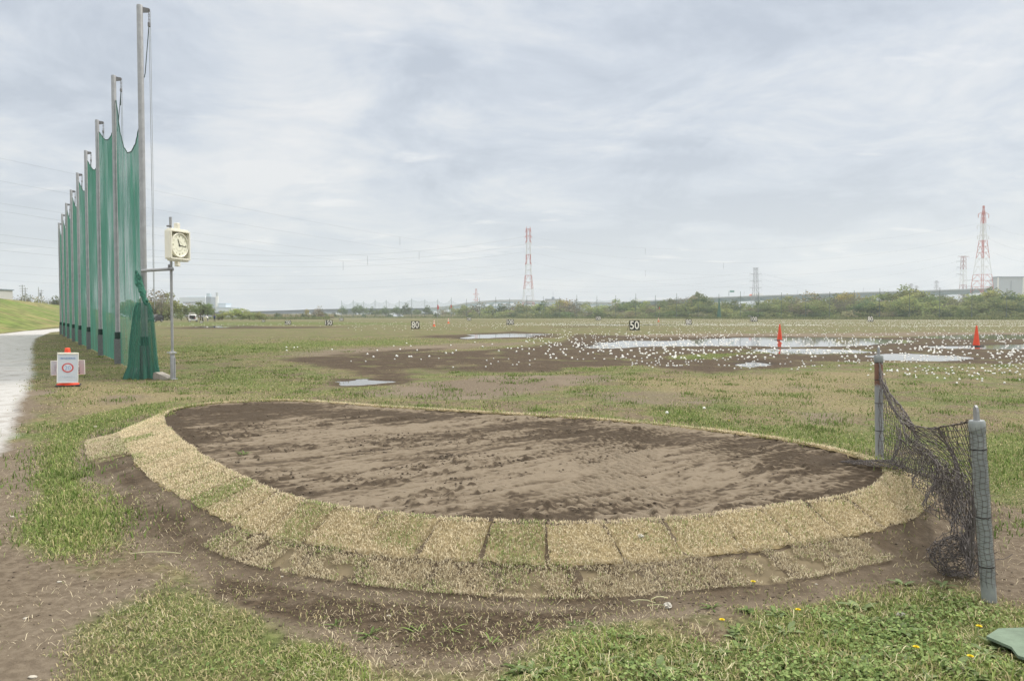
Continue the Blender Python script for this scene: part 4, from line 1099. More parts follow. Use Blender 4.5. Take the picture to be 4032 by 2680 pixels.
# ------------------------------------------------------------------ cones
def cone_body(h, r0, r1, m): mb = MB(); mb.lathe([(r0, .035), (r0 * .98, .05), (r1 * 1.08, h * .94), (r1, h - .012), (r1 * .75, h)], n=28); return mb
def make_cone(label, group):
    root = empty('traffic_cone', label=label, cat='traffic cone', group=group)
    cone_body(.98, .155, .035, M_orange).build('cone_body', M_orange, root, smooth=True)
    mb = MB(); mb.box((0, 0, .018), (.50, .50, .036), bev=.012); mb.lathe([(.17, .036), (.158, .05)], n=20); mb.build('base', M_rubber, root, smooth=True)
    return root
c1 = make_cone('plain orange traffic cone standing in the large puddle', 'plain orange cones on the range')
q = at_z(1796, 783); c1.location = (q[0], q[1], -.03)
c2 = copy_tree(c1); q = at_z(2249, 797); c2.location = (q[0], q[1], 0)
tag(c2, 'plain orange traffic cone on mud at the far right of the range')
def striped():
    root = empty('striped_cone')
    h = .9
    def seg(z0, z1, nm, m):
        f = lambda z: .165 - (.165 - .035) * z / h
        mb = MB(); mb.lathe([(f(z0), z0), (f(z1), z1)], n=20); mb.build(nm, m, root, smooth=True)
    seg(.03, .38, 'lower_band', M_orange_pale); seg(.38, .56, 'white_band', M_white); seg(.56, .68, 'middle_band', M_orange_pale); seg(.68, .82, 'white_band', M_white); seg(.82, .9, 'tip', M_orange_pale)
    mb = MB(); mb.box((0, 0, .016), (.48, .48, .032), bev=.01); mb.build('base', M_orange_pale, root)
    return root
s0 = striped()
M_flag = mat('red_flag', (.62, .045, .04), .7, var=.1); M_pin = mat('flag_pin', (.45, .43, .40), .6, var=.1)
for k, (vx, vy, fx, fy, lab) in enumerate([(1000, 752, 1005, 708, 'left of the three, nearer the 80 board'), (1033, 745, 1033, 706, 'second from the left, nearer the far fence'), (1517, 741, 1512, 710, 'right of the 50 board')]):
    o = s0 if k == 0 else copy_tree(s0); q = at_z(vx, vy); o.location = (q[0], q[1], 0)
    sc = 1.0 if k == 0 else 1.15
    o.scale = (sc,) * 3
    tag(o, 'orange and white striped cone on the range, ' + lab, 'traffic cone', 'striped cones on the range')
    f = empty('flagpole', (q[0] + .35, q[1] + 1.0, 0), label='small red flag on a thin pole behind the striped cone ' + ['near the 80 board', 'nearer the far fence', 'right of the 50 board'][k], cat='flag', group='red flags on the range')
    zt = at_y(fx, fy, q[1] + 1)[2]
    mb = MB(); mb.tube([(0, 0, 0), (0, 0, zt + .4)], .018, 6); mb.build('pole', M_pin, f)
    mb = MB(); mb.prism([(0, -.01, zt + .4), (.15, .03, zt + .30), (.19, .05, zt - .15), (.10, .02, zt - .30), (.01, -.01, zt - .25)], (0, 0, 0), (0, .015, 0)); mb.build('flag', M_flag, f)

# ------------------------------------------------------------------ sign on a cone
def build_sign():
    q = at_z(157, 889); root = empty('cone_sign', q, R(27), label='speed limit 20 sign boards hung round an orange cone by the path', cat='sign')
    mp = q[1] / FPX * S
    def zz(vy): return at_y(157, vy, q[1])[2]
    top = zz(801)
    mb = cone_body(top, .175, .047, M_orange); mb.lathe([(.21, .03), (.20, .055), (.18, .06)], n=24); mb.build('cone_body', M_orange, root, smooth=True)
    mb = MB(); mb.box((0, 0, .017), (.46, .42, .034), bev=.012); mb.build('base', M_rubber, root)
    M_board = mat('sign_board', (.56, .61, .66), .35, var=.06, scale=5, spec=.45)
    M_bframe = mat('sign_frame', (.80, .81, .78), .4, var=.04)
    M_red = mat('sign_red', (.56, .11, .11), .5, var=.10, scale=14); M_blue = mat('sign_blue', (.30, .40, .58), .5, var=.12, scale=20); M_pale = mat('sign_pale', (.44, .54, .64), .5, var=.05); M_dark = mat('sign_dark', (.06, .05, .06), .5)
    w = 42.5 * mp; h = zz(811) - zz(880); cz = (zz(811) + zz(880)) / 2
    fb = empty('front_board', (.01, -.185, cz)); fb.parent = root; fb.rotation_euler = (R(-7), R(1.5), 0)
    def board(par, w, h, fm=.013):
        mb = MB(); mb.box((0, 0, 0), (w - 2 * fm - .002, .012, h - 2 * fm - .002)); mb.build('panel', M_board).parent = par
        mb = MB()
        for sx in (-1, 1): mb.box((sx * (w / 2 - fm / 2), 0, 0), (fm, .022, h), bev=.004)
        for sz in (-1, 1): mb.box((0, 0, sz * (h / 2 - fm / 2)), (w - 2 * fm - .001, .021, fm), bev=.004)
        mb.build('frame', M_bframe).parent = par
    board(fb, w, h)
    mb = MB(); mb.box((0, -.002, h / 2 - .022), (w * .96, .024, .03), bev=.004); mb.build('top_rail', mat('sign_rail', (.74, .71, .58), .5)).parent = fb
    ro = .105; ri = .078
    mb = MB(); n = 40; vs = []; fs = []
    for rr_ in (ro, ri):
        for yy in (-.0105, -.0065):
            for k in range(n):
                a = 2 * math.pi * k / n; vs.append((rr_ * math.cos(a), yy, rr_ * .92 * math.sin(a)))
    for k in range(n):
        k2 = (k + 1) % n
        fs += [(k, k2, 2 * n + k2, 2 * n + k), (k, k2, n + k2, n + k), (2 * n + k, 2 * n + k2, 3 * n + k2, 3 * n + k)]
    mb.add([(a, b_, c_ + .0) for a, b_, c_ in vs], fs); o = mb.build('red_ring', M_red); o.parent = fb; o.location = (0, 0, .0)
    mb = MB(); mb.prism([(ri * .985 * math.cos(a), -.0088, ri * .985 * .92 * math.sin(a)) for a in np.linspace(0, 2 * math.pi, 36, endpoint=False)], (0, 0, 0), (0, .0025, 0)); mb.build('ring_fill', mat('ring_fill', (.64, .69, .74), .4)).parent = fb
    text_mesh('20', .085, M_blue, 'number', None, (0, -.010, -.003), width=.105, bold=.012).parent = fb
    text_mesh('構内速度制限', .040, M_blue, 'heading', None, (.0, -.0085, h * .315), width=.27, bold=.012).parent = fb
    mb = MB(); rr_ = random.Random(3)
    for k in range(7):
        for s_ in range(3): mb.box((-.125 + k * .04 + rr_.uniform(-.008, .008), -.0078, -h * .30 + rr_.uniform(-.014, .014)), (rr_.uniform(.008, .02), .003, .005), 0)
    mb.build('faded_line', M_pale).parent = fb
    for sx, lab in ((-1, 'left'), (1, 'right')):
        sb = empty('side_board', (sx * .205, .02 + .06, zz(847))); sb.parent = root; sb.rotation_euler = (0, 0, R(8) if sx < 0 else R(-14))
        board(sb, .21, .30, .010)
        mb = MB()
        if sx < 0:
            for k in range(5): mb.box((-.028, -.0075, .06 - k * .03), (.022, .003, .004)); mb.box((-.028, -.0075, .052 - k * .03), (.004, .003, .018)); mb.box((-.020, -.0075, .048 - k * .03), (.014, .003, .004))
            mb.build('writing', mat('side_writing', (.33, .36, .42), .5)).parent = sb
        else:
            mb.box((-.012, -.0078, .08), (.012, .003, .09), 0); mb.box((-.01, -.0078, -.04), (.018, .003, .10)); mb.box((-.005, -.0078, -.12), (.02, .003, .03))
            mb.box((-.006, -.0094, -.03), (.008, .003, .05)); mb.build('picture', M_dark).parent = sb
build_sign()

# ------------------------------------------------------------------ distance boards
M_num = mat('cream_numerals', (.90, .87, .78), .5, var=.03)
def board(txt, vx, vy_base, vy_top, label, lean=.16, leg=False, wfac=1.0):
    q = at_z(vx, vy_base); h = (vy_base - vy_top) * S * q[1] / FPX; w = h * (1.02 if len(txt) == 2 else 1.34) * wfac
    root = empty('distance_board', (q[0], q[1], 0), R(random.uniform(-3, 3)), label=label, cat='board', group='distance boards on the range')
    pn = MB(); t = .02; lz = h * .10
    pn.prism([(-w / 2, -t, lz * .3), (w / 2, -t, lz * .3), (w / 2, -t + h * lean, h), (-w / 2, -t + h * lean, h)], (0, 0, 0), (0, t, 0)); pn.build('panel', M_black, root)
    lg = MB()
    for s in (-1, 1): lg.tube([(s * w * .48, -.03, 0), (s * w * .48, h * lean - .03, h)], .018, 6); lg.tube([(s * w * .45, h * lean, h * .93), (s * w * .52 - (.12 * h if leg else 0), h * .55, 0)], .018, 6)
    lg.build('stand', M_black, root)
    tl = math.atan(lean)
    text_mesh(txt, h * .84, M_num, 'numerals', root, (0, -t - .006 + h * lean * .53, h * .54), rot=(-tl, 0, 0), width=w * .88, bold=.014, ext=.006)
for a in [('80', 956.5, 758, 739.5, 'black board with a cream 80, left of the pair of striped cones'),
          ('100', 1175, 748, 735.5, 'black board with a cream 100, below the bridge hump'),
          ('50', 1462, 761, 738, 'large black board with a cream 50 in the middle of the range', .2, True),
          ('80', 1587, 748, 735, 'black board with a cream 80, right of the 50 board', .2, True),
          ('100', 1737, 741, 729, 'black board with a cream 100, left of the cone in the puddle'),
          ('80', 2005.5, 741, 728, 'cream 80 board farthest to the right'),
          ('150', 757, 750, 737, 'black board with a cream 150, on the left half of the range'),
          ('200', 663, 748, 737.5, 'black board with a cream 200, left of the 150 board'),
          ('300', 606.5, 742, 736.5, 'tiny 300 board at the far left edge of the range'),
          ('250', 463.5, 744.5, 739, 'white-numbered 250 board in front of the white car'),
          ('250', 786, 739, 732, 'small 250 board before the far net, left of the 80 board'),
          ('200', 1080.5, 738.5, 731, 'small 200 board between the striped cones and the 100 board'),
          ('150', 1378.5, 737.5, 728.5, 'small 150 board before the bushes, left of the 50 board', .2, True)]:
    board(*a)

# ------------------------------------------------------------------ golf balls
M_ball = mat('golf_ball_white', (.80, .80, .77), .4, var=.12, scale=9, spec=.5, objvar=.10)
def ico(sub, r):
    bm = bmesh.new(); bmesh.ops.create_icosphere(bm, subdivisions=sub, radius=r); v = np.array([x.co[:] for x in bm.verts]); f = np.array([[q.index for q in x.verts] for x in bm.faces]); bm.free(); return v, f
def build_balls():
    r = np.random.default_rng(77)
    vx, vy = [], []
    def sample(n, x0, x1, y0, y1, pw=1.0, skew=1.0):
        a = r.uniform(0, 1, n) ** skew; b_ = r.uniform(0, 1, n) ** pw
        vx.extend(x0 + (x1 - x0) * a); vy.extend(y0 + (y1 - y0) * b_)
    sample(1500, 1250, 2380, 735.5, 741, 1, .8); sample(1700, 1150, 2380, 739, 752, 1, .7); sample(520, 1250, 2380, 746, 772, 1.0, .8)
    for x0, x1, y, n in ((1150, 1420, 745.5, 110), (1180, 1470, 748.6, 120), (1480, 1760, 746, 110), (1560, 1900, 749, 150), (1700, 2000, 744, 90), (1420, 1600, 741.5, 60), (1300, 1500, 742, 50)):
        sample(n * 2, x0, x1, y - .9, y + .9)
    for x0, x1, y, n in ((1980, 2380, 739, 90), (2080, 2380, 744, 70), (2050, 2380, 752, 60)): sample(n * 2, x0, x1, y - 1.2, y + 1.2)
    sample(230, 650, 1180, 741, 752, 1, .55); sample(60, 360, 700, 745, 751); sample(60, 800, 1180, 752, 762)
    sample(300, 1200, 1700, 770, 800, 1.2, .9); sample(330, 1560, 2380, 772, 812, 1.1, .9); sample(110, 1250, 1560, 790, 830, 1.3, .8)
    sample(170, 1450, 1980, 805, 846, 1.2, 1); sample(150, 1990, 2380, 812, 868, 1.3, .8); sample(36, 2040, 2380, 850, 884, 1.4, .8); sample(34, 640, 1250, 790, 836, 1.0, .8); sample(24, 860, 1300, 800, 850, 1, .7)
    for c in range(26):                       # little clusters where balls rolled together
        cx, cy = r.uniform(1500, 2350), r.uniform(785, 850); k = r.integers(3, 8)
        for _ in range(k): vx.append(cx + r.normal(0, 14)); vy.append(cy + r.normal(0, 3))
    vx = np.array(vx); vy = np.array(vy)
    ok = (vy < 905) & (vy > 735.3); vx, vy = vx[ok], vy[ok]
    P = np.array([at_z(a, b_)[:2] for a, b_ in zip(vx, vy)])
    keep = np.ones(len(P), bool)
    for b_ in bpy.data.objects:
        if b_.name.startswith(('distance_board', 'traffic_cone', 'striped_cone')): keep &= np.hypot(P[:, 0] - b_.location.x, P[:, 1] - b_.location.y) > .45
    P, vx, vy = P[keep], vx[keep], vy[keep]
    z = np.maximum(ground_z(P[:, 0], P[:, 1]), -.02) + .017
    order = np.argsort(-vy); r0 = .0225
    v, f = ico(3, r0)
    o0 = np_mesh('golf_ball', v, f, M_ball, smooth=True)
    q = at_z(1622, 944); o0.location = (q[0], q[1], .028); tag(o0, 'lone white golf ball on the grass just beyond the soil bed', 'golf ball', 'golf balls lying on the range')
    o = o0.copy(); link(o); q = at_z(1536.5, 958); o.location = (q[0], q[1], .05); tag(o, 'white golf ball caught in the green weed clump, left of the lone ball')
    near = order[:298]
    for k in near:
        o = o0.copy(); link(o); o.location = (P[k, 0], P[k, 1], z[k]); o.rotation_euler = (k, k * 2, 0)
        x, y = vx[k], vy[k]
        lab = 'white golf ball among many on the wet ground at the right of the range' if x > 1990 else 'white golf ball among many on the muddy middle of the range' if x > 1250 else 'white golf ball on the dark mud left of the middle, among few others'
        tag(o, lab)
    far = order[298:]; v, f = ico(1, .042)
    V = (v[None] + np.stack([P[far, 0], P[far, 1], z[far]], 1)[:, None]).reshape(-1, 3); F = (f[None] + (np.arange(len(far)) * len(v))[:, None, None]).reshape(-1, 3)
    o = np_mesh('far_golf_balls', V, F, M_ball, smooth=True); tag(o, 'countless white golf balls scattered over the far range', 'golf balls', kind='stuff')
build_balls()
# ------------------------------------------------------------------ black net between two short posts at the right
def build_black_net():
    A0 = at_z(2026, 1056, .19); A1 = at_y(2024, 818, A0[1]); B0 = at_z(2279, 1384, 0.0); B1 = at_y(2250, 968, B0[1])
    def post(lo, hi, label, rust):
        lo = np.array(lo); hi = np.array(hi); d = hi - lo; root = empty('net_post', lo, label=label, cat='post', group='short grey posts of the black net')
        ln = np.linalg.norm(d); root.rotation_euler = Vector(d).to_track_quat('Z', 'Y').to_euler()
        mb = MB(); mb.lathe([(.0345, -.05), (.0345, ln - .05), (.0345, ln - .045)], n=22); mb.build('post', M_postg if not rust else M_postr, root, smooth=True)
        mb = MB(); mb.lathe([(.036, ln - .06), (.0385, ln - .055), (.0385, ln - .01), (.034, ln)], n=22); mb.build('cap', M_postg, root, smooth=True)
        mb = MB(); pr = [(-.020, 0), (.020, 0), (.019, .045), (.012, .068), (0, .078), (-.012, .068), (-.019, .045)]
        mb.prism([(a * .9, -.006, ln + b_) for a, b_ in pr], (0, 0, 0), (0, .012, 0)); mb.build('lug', M_galv, root)
        tz = [.28, .55, .78, .95] if rust else [.20, .48, .86]
        for t in tz:
            mb = MB(); mb.lathe([(.0355, t * ln * .98 - .003), (.038, t * ln * .98), (.0355, t * ln * .98 + .003)], n=16); mb.tube([(.038, 0, t * ln * .98), (.075, -.02, t * ln * .98 + .004)], .0022, 4); mb.build('tie', M_black, root)
        return root
    M_postg = mat('post_grey', (.30, .325, .33), .55, .15, .16, 11)
    m, nt, N, L, b = new_mat('post_rusty'); M_postr = m
    tc = N.new('ShaderNodeTexCoord'); se = N.new('ShaderNodeSeparateXYZ'); L.new(tc.outputs['Object'], se.inputs[0])
    n = N.new('ShaderNodeTexNoise'); n.inputs['Scale'].default_value = 16; L.new(tc.outputs['Object'], n.inputs[0])
    ad = N.new('ShaderNodeMath'); ad.operation = 'MULTIPLY_ADD'; L.new(n.outputs[0], ad.inputs[0]); ad.inputs[1].default_value = .22; L.new(se.outputs[2], ad.inputs[2])
    rp = N.new('ShaderNodeValToRGB'); L.new(ad.outputs[0], rp.inputs[0]); e = rp.color_ramp.elements
    e[0].position = .74; e[0].color = (.30, .32, .33, 1); e[1].position = 1.0; e[1].color = (.30, .32, .33, 1)
    k = e.new(.77); k.color = (.20, .105, .07, 1); k = e.new(.92); k.color = (.22, .12, .085, 1); k = e.new(.95); k.color = (.28, .29, .30, 1)
    L.new(rp.outputs[0], b.inputs['Base Color']); b.inputs['Roughness'].default_value = .7
    post(A0, A1, 'grey post with a rusty band, at the farther end of the black net', True)
    post(B0, B1, 'leaning grey post in the grass, at the nearer end of the black net', False)
    # net surface
    topv = [(2024, 832), (2030, 852), (2040, 880), (2052, 912), (2068, 945), (2088, 966), (2110, 980), (2135, 986), (2160, 985), (2185, 981), (2210, 976), (2236, 968), (2250, 980)]
    botv = [(2024, 1048), (2040, 1062), (2060, 1080), (2085, 1105), (2110, 1135), (2135, 1168), (2160, 1195), (2185, 1218), (2205, 1245), (2225, 1290), (2245, 1325), (2262, 1340)]
    # the posts are joined by a straight line on the ground; a point there has one view x
    us = np.linspace(0, 1, 400); lx = A1[0] + (B1[0] - A1[0]) * us; ly = A1[1] + (B1[1] - A1[1]) * us; pv = px_x(lx, ly, .8)
    def zc(cv, u):
        X = A1[0] + (B1[0] - A1[0]) * u; Y = A1[1] + (B1[1] - A1[1]) * u; x = px_x(X, Y, .8); vy = np.interp(x, [c[0] for c in cv], [c[1] for c in cv])
        return np.array([at_y(a, b_, c)[2] for a, b_, c in zip(np.ravel(x), np.ravel(vy), np.ravel(Y))]).reshape(np.shape(u))
    def surf(u, v, layer=0):
        """u along, v from top (0) to bottom (1)"""
        zt = zc(topv, u); zb = np.maximum(zc(botv, u), .03)
        z = zt + (zb - zt) * v
        slack = np.sin(np.pi * u)
        sway = (-.16 * slack * np.sin(np.pi * np.clip(v, 0, 1) * .85) - .10 * slack * v + .05 * np.sin(u * 17 + v * 4) * slack * (v > 0)) * (1 if layer == 0 else .55)
        sway = sway + .03 * np.sin(u * 31 + 6 * v + layer) * slack * v + (.05 * layer * slack)
        dx, dy = B1[0] - A1[0], B1[1] - A1[1]; ln = math.hypot(dx, dy); nx, ny = dy / ln, -dx / ln
        return np.stack([A1[0] + dx * u + nx * sway * 1.0, A1[1] + dy * u + ny * sway, z], -1)
    ths = []     # thread polylines
    def threads(nu, nv, layer, u0=0, u1=1, v0=0, v1=1.0, jit=.25, seed=0, ufn=None):
        r = np.random.default_rng(seed)
        U, Vv = np.meshgrid(np.linspace(u0, u1, nu), np.linspace(v0, v1, nv), indexing='ij')
        U = U + r.normal(0, jit / nu * .6, U.shape) * (u1 - u0); Vv = Vv + r.normal(0, jit / nv * .5, U.shape) * (v1 - v0)
        U = np.clip(U, 0, 1)
        if ufn is not None: U, Vv = ufn(U, Vv)
        P = surf(U, Vv, layer) + r.normal(0, .003, U.shape + (3,))
        for i in range(nu): ths.append(P[i])
        for j in range(nv): ths.append(P[:, j])
    u_len = math.hypot(B1[0] - A1[0], B1[1] - A1[1])
    threads(82, 20, 0, seed=1)
    # folds: a second slack layer hangs in the lower half, a diagonal bunched fold from the far post
    threads(62, 16, 1, .18, .98, .42, 1.02, .5, seed=2)
    threads(50, 14, -1, .35, .97, .55, 1.03, .6, seed=3)
    def fold(U, Vv):
        c = np.clip(.10 + .85 * U, 0, 1); return U, c * .80 + (Vv - .5) * .14
    threads(70, 8, 0.5, .02, .80, 0, 1, .4, seed=4, ufn=fold)
    # top and bottom hems
    for k in range(3):
        u = np.linspace(0, 1, 60); ths.append(surf(u, np.full(60, .004 * k)) + rng.normal(0, .003, (60, 3))); ths.append(surf(u, np.full(60, 1 - .012 * k)) + rng.normal(0, .006, (60, 3)))
    M_thread = mat('black_net_thread', (.14, .125, .12), .85, var=.35, scale=25)
    def tubes(paths, rad, name, parent, n=3):
        V, F = [], []; b0 = 0
        for P in paths:
            P = np.asarray(P); K = len(P); t = np.gradient(P, axis=0); t /= np.linalg.norm(t, axis=1, keepdims=True) + 1e-9
            a = np.cross(t, [0.31, .2, .93]); a /= np.linalg.norm(a, axis=1, keepdims=True) + 1e-9; c = np.cross(t, a)
            for k in range(n):
                q = 2 * np.pi * k / n; V.append(P + (a * math.cos(q) + c * math.sin(q)) * rad)
            i = np.arange(K - 1)
            for k in range(n):
                k2 = (k + 1) % n; F.append(np.stack([b0 + k * K + i, b0 + k2 * K + i, b0 + k2 * K + i + 1, b0 + k * K + i + 1], 1))
            b0 += n * K
        return np_mesh(name, np.vstack(V), np.vstack(F), M_thread, parent=parent)
    root = empty('black_net', (A0[0], A0[1], A0[2]), label='sagging black mesh net strung between two short grey posts', cat='net')
    o = tubes(ths, .0025, 'mesh', root); o.location = (-A0[0], -A0[1], -A0[2])
    # tail lying on the soil to the left of the far post, and the heap at the near post's foot
    T0 = at_z(1940, 1066, .235); T1 = at_z(2062, 1076, .25); tl = []
    r = np.random.default_rng(9); u = np.linspace(0, 1, 46)
    for k in range(13):
        w = (k / 12 - .5); ctr = T0[None] * (1 - u[:, None]) + T1[None] * u[:, None]
        tl.append(ctr + np.stack([.04 * w * np.ones(46), w * .36 * u ** .7, .035 * u * (1 - abs(w) * 1.5) + .01 * np.sin(u * 20 + k) * u + .012], 1) + r.normal(0, .004, (46, 3)))
    TL = np.array(tl)
    for j in range(0, 46, 1): tl.append(TL[:, j])
    for k in range(9):
        w = (k / 8 - .5); a = T1 + np.array([0, w * .36, .02]); b_ = surf(np.array([.16 + .03 * k]), np.array([.95]))[0]
        s_ = np.linspace(0, 1, 14)[:, None]; tl.append(a * (1 - s_) + b_ * s_ + r.normal(0, .006, (14, 3)))
    o = tubes(tl, .0022, 'tail', root); o.location = (-A0[0], -A0[1], -A0[2])
    hp = []; C = at_z(2200, 1322, .02)
    for k in range(64):
        ph = r.uniform(0, 6.28); el = r.uniform(.0, 1.0); ax = r.normal(0, 1, 3); ax /= np.linalg.norm(ax); b1 = np.cross(ax, [0, 0, 1.0]); b1 /= np.linalg.norm(b1) + 1e-9; b2 = np.cross(ax, b1)
        t = np.linspace(0, r.uniform(1.5, 4), 22) + ph
        loop = (b1 * np.cos(t)[:, None] + b2 * np.sin(t)[:, None]) * r.uniform(.75, 1.05) + ax * r.uniform(-.3, .3)
        loop = loop * np.array([.135, .13, .125]) + r.normal(0, .004, (22, 3))
        loop[:, 2] = np.maximum(loop[:, 2] + .10, .005); loop[:, 0] += .08 * np.maximum(0, loop[:, 2] - .05)
        hp.append(loop + C)
    for k in range(40):      # strands running up from the heap to the hanging net
        a = C + np.array([r.normal(.03, .07), r.normal(0, .06), r.uniform(.05, .22)]); b_ = surf(np.array([r.uniform(.72, .93)]), np.array([.97]))[0]; s_ = np.linspace(0, 1, 12)[:, None]
        hp.append(a * (1 - s_) + b_ * s_ + np.array([0, 0, -.05]) * np.sin(s_ * np.pi) + r.normal(0, .004, (12, 3)))
    o = tubes(hp, .0022, 'heap', root); o.location = (-A0[0], -A0[1], -A0[2])
    # net wrapped round the near post
    wr = []; dB = (B1 - B0); lnB = np.linalg.norm(dB); dB /= lnB
    ex = np.cross(dB, [0, 1, 0]); ex /= np.linalg.norm(ex); ey = np.cross(dB, ex)
    for k in range(2):
        for h0 in np.arange(.12, lnB - .03, .030):
            t = np.linspace(-1.9, 2.4, 14); hh = h0 + .012 * t * (1 if k else -1)
            wr.append(B0 + dB * hh[:, None] + (ex * np.cos(t)[:, None] + ey * np.sin(t)[:, None]) * 0.0405)
    for t in np.linspace(-1.6, 2.2, 7):
        hh = np.linspace(.08, lnB - .03, 50); tt = t + .12 * np.sin(hh * 40)
        wr.append(B0 + dB * hh[:, None] + (ex * np.cos(tt)[:, None] + ey * np.sin(tt)[:, None]) * .0385)
    o = tubes(wr, .0010, 'wrapped_edge', root); o.location = (-A0[0], -A0[1], -A0[2])
build_black_net()

# ------------------------------------------------------------------ small plants and litter in the foreground
def weeds():
    r = np.random.default_rng(55)
    M_leaf = attr_mat('weed_leaf', .6, .3)
    M_yel = mat('dandelion_yellow', (.74, .60, .03), .7, var=.2, scale=60); M_stem = mat('pale_stem', (.42, .44, .24), .7, var=.2, scale=20); M_puff = mat('dandelion_fluff', (.52, .50, .45), .95, var=.15, scale=60, bump=.6)
    def leafset(n, ln, wd, base_col, spread, lobes=0):
        V, F, C = [], [], []
        for k in range(n):
            a = r.uniform(0, 6.28); el = r.uniform(.15, .9); L_ = ln * r.uniform(.6, 1.15); W_ = wd * r.uniform(.7, 1.2); m = 9
            d = np.array([math.cos(a), math.sin(a), 0]); s = np.array([-d[1], d[0], 0]); t = np.linspace(0, 1, m)
            ctr = d[None] * (L_ * t * math.cos(el * .7))[:, None] + np.array([[0, 0, 1.0]]) * (L_ * (t * math.sin(el) - .62 * t ** 2 * math.sin(el)))[:, None]
            prof = np.sin(np.pi * np.clip(t * .96 + .03, 0, 1)) ** .8
            if lobes: prof = prof * (1 - .55 * (np.arange(m) % 2))
            e = s[None] * (prof * W_ / 2)[:, None]; b0 = sum(len(x) for x in V)
            V.append(np.stack([ctr - e + [0, 0, W_ * .12], ctr, ctr + e + [0, 0, W_ * .12]], 1).reshape(-1, 3) + np.array([r.normal(0, spread), r.normal(0, spread), 0]))
            for q in range(m - 1):
                for h in (0, 1): F.append([b0 + q * 3 + h, b0 + q * 3 + h + 1, b0 + q * 3 + h + 4, b0 + q * 3 + h + 3])
            C.append(np.tile(np.array(base_col) * r.uniform(.75, 1.3), (m * 3, 1)))
        return np.vstack(V), np.array(F), np.vstack(C)
    protos = [leafset(9, .11, .022, (.13, .19, .06), .006, 1), leafset(12, .085, .026, (.155, .215, .075), .01, 0), leafset(6, .13, .034, (.20, .26, .12), .008, 0), leafset(7, .12, .009, (.17, .24, .07), .008, 0)]
    mesh = []
    for k, (V, F, C) in enumerate(protos):
        o = np_mesh('weed', V, F, M_leaf, C, smooth=True); mesh.append(o.data); bpy.data.objects.remove(o)
    spots = []
    for _ in range(4000):
        vx, vy = r.uniform(900, 2359), r.uniform(1380, 1566)
        p = at_z(vx, vy)
        if zones(p[:1], p[1:2])[0, LUSH] > .45: spots.append((p, 1))
        if len(spots) > 150: break
    for vx, vy, kk in [(560, 1103, 0), (850, 1262 + 200, 0), (770, 1440, 0), (1040, 1450, 3), (1230, 1450, 3), (1320, 1440, 0), (1520, 945, 1), (1560, 955, 1), (1590, 965, 1), (1640, 965, 1), (1700, 972, 1), (2010, 1110, 3), (1985, 1105, 3), (2040, 1100, 3), (1450, 1310, 0), (1480, 1300, 0), (2080, 1215, 0), (1840, 1040, 3), (1290, 972, 3), (1240, 966, 1), (1180, 955, 3), (200, 1190, 3), (150, 1180, 3), (240, 1180, 3), (180, 1220, 3), (1130, 1480, 3), (960, 1455, 3), (1370, 1440, 3), (1640, 1400, 0), (1700, 1450, 1), (2170, 1350, 2), (2080, 1345, 2), (1790, 1420, 2), (1980, 1400, 2)]:
        p = at_z(vx, vy); p[2] = float(bank_z(p[:1], p[1:2])[0]); spots.append((p, kk))
    for i, (p, kk) in enumerate(spots):
        if kk == 1 and i < 151: kk = [0, 1, 1, 2, 3, 3][r.integers(6)]
        o = bpy.data.objects.new('weed', mesh[kk]); link(o); z0 = float(ground_z(p[:1], p[1:2])[0]) if p[2] == 0 else p[2]
        if sdist(p[:1], p[1:2], bed_poly)[0] > 0: z0 = BED_Z
        o.location = (p[0], p[1], z0 - .004); s = r.uniform(.55, 1.1) * (.8 if p[1] < 6 else 1.0); o.scale = (s, s, s * r.uniform(.8, 1.3)); o.rotation_euler = (0, 0, r.uniform(0, 6.28))
        shape = ['jagged-leaved green weed rosette', 'round-leaved low green weed', 'broad pale green leafy weed', 'thin-bladed green grass tuft'][kk]
        vx = px_x(*o.location)
        where = 'in the lush patch at the bottom right' if p[1] < 4.1 and p[0] > .1 else 'in the grass or earth at the bottom left or middle' if p[1] < 4.1 else 'on or round the soil bed'
        tag(o, f'{shape} {where}', 'weed', 'weeds growing in the foreground')
    def dandelion(vx, vy, label, h=.06):
        p = at_z(vx, vy); z0 = float(ground_z(p[:1], p[1:2])[0]); root = empty('dandelion', (p[0], p[1], z0), r.uniform(0, 6), label=label, cat='dandelion', group='yellow dandelions in the foreground')
        mb = MB(); mb.tube([(0, 0, 0), (.004, .002, h * .5), (.002, 0, h)], .0018, 5); mb.build('stem', M_stem, root)
        mb = MB()
        for ring, (nr, rr_, dz) in enumerate([(13, .013, .003), (11, .010, .005), (7, .005, .007)]):
            for k in range(nr):
                a = k * 2 * math.pi / nr + ring; c, s = math.cos(a), math.sin(a)
                mb.add([(c * .002 - s * .002, s * .002 + c * .002, h), (c * .002 + s * .002, s * .002 - c * .002, h), (c * rr_ + s * .0026, s * rr_ - c * .0026, h + dz), (c * rr_ - s * .0026, s * rr_ + c * .0026, h + dz)], [(0, 1, 2, 3)])
        mb.build('flower', M_yel, root)
    for vx, vy, lab, h in [(1343, 1260, 'on the dry turf of the front rim', .03), (1735, 1352, 'on the bare slope above the lush grass', .03), (1838, 1428, 'at the edge of the lush grass, left of the others', .05), (1663, 1452, 'in the weeds at the middle bottom', .05), (2110, 1515, 'farther left of the two near the bottom right corner', .05), (2235, 1538, 'closest to the bottom right corner', .05), (2255, 1465, 'below the leaning post', .05), (1680, 978, 'in the green clump beyond the soil bed', .05)]:
        dandelion(vx, vy, 'yellow dandelion ' + lab, h)
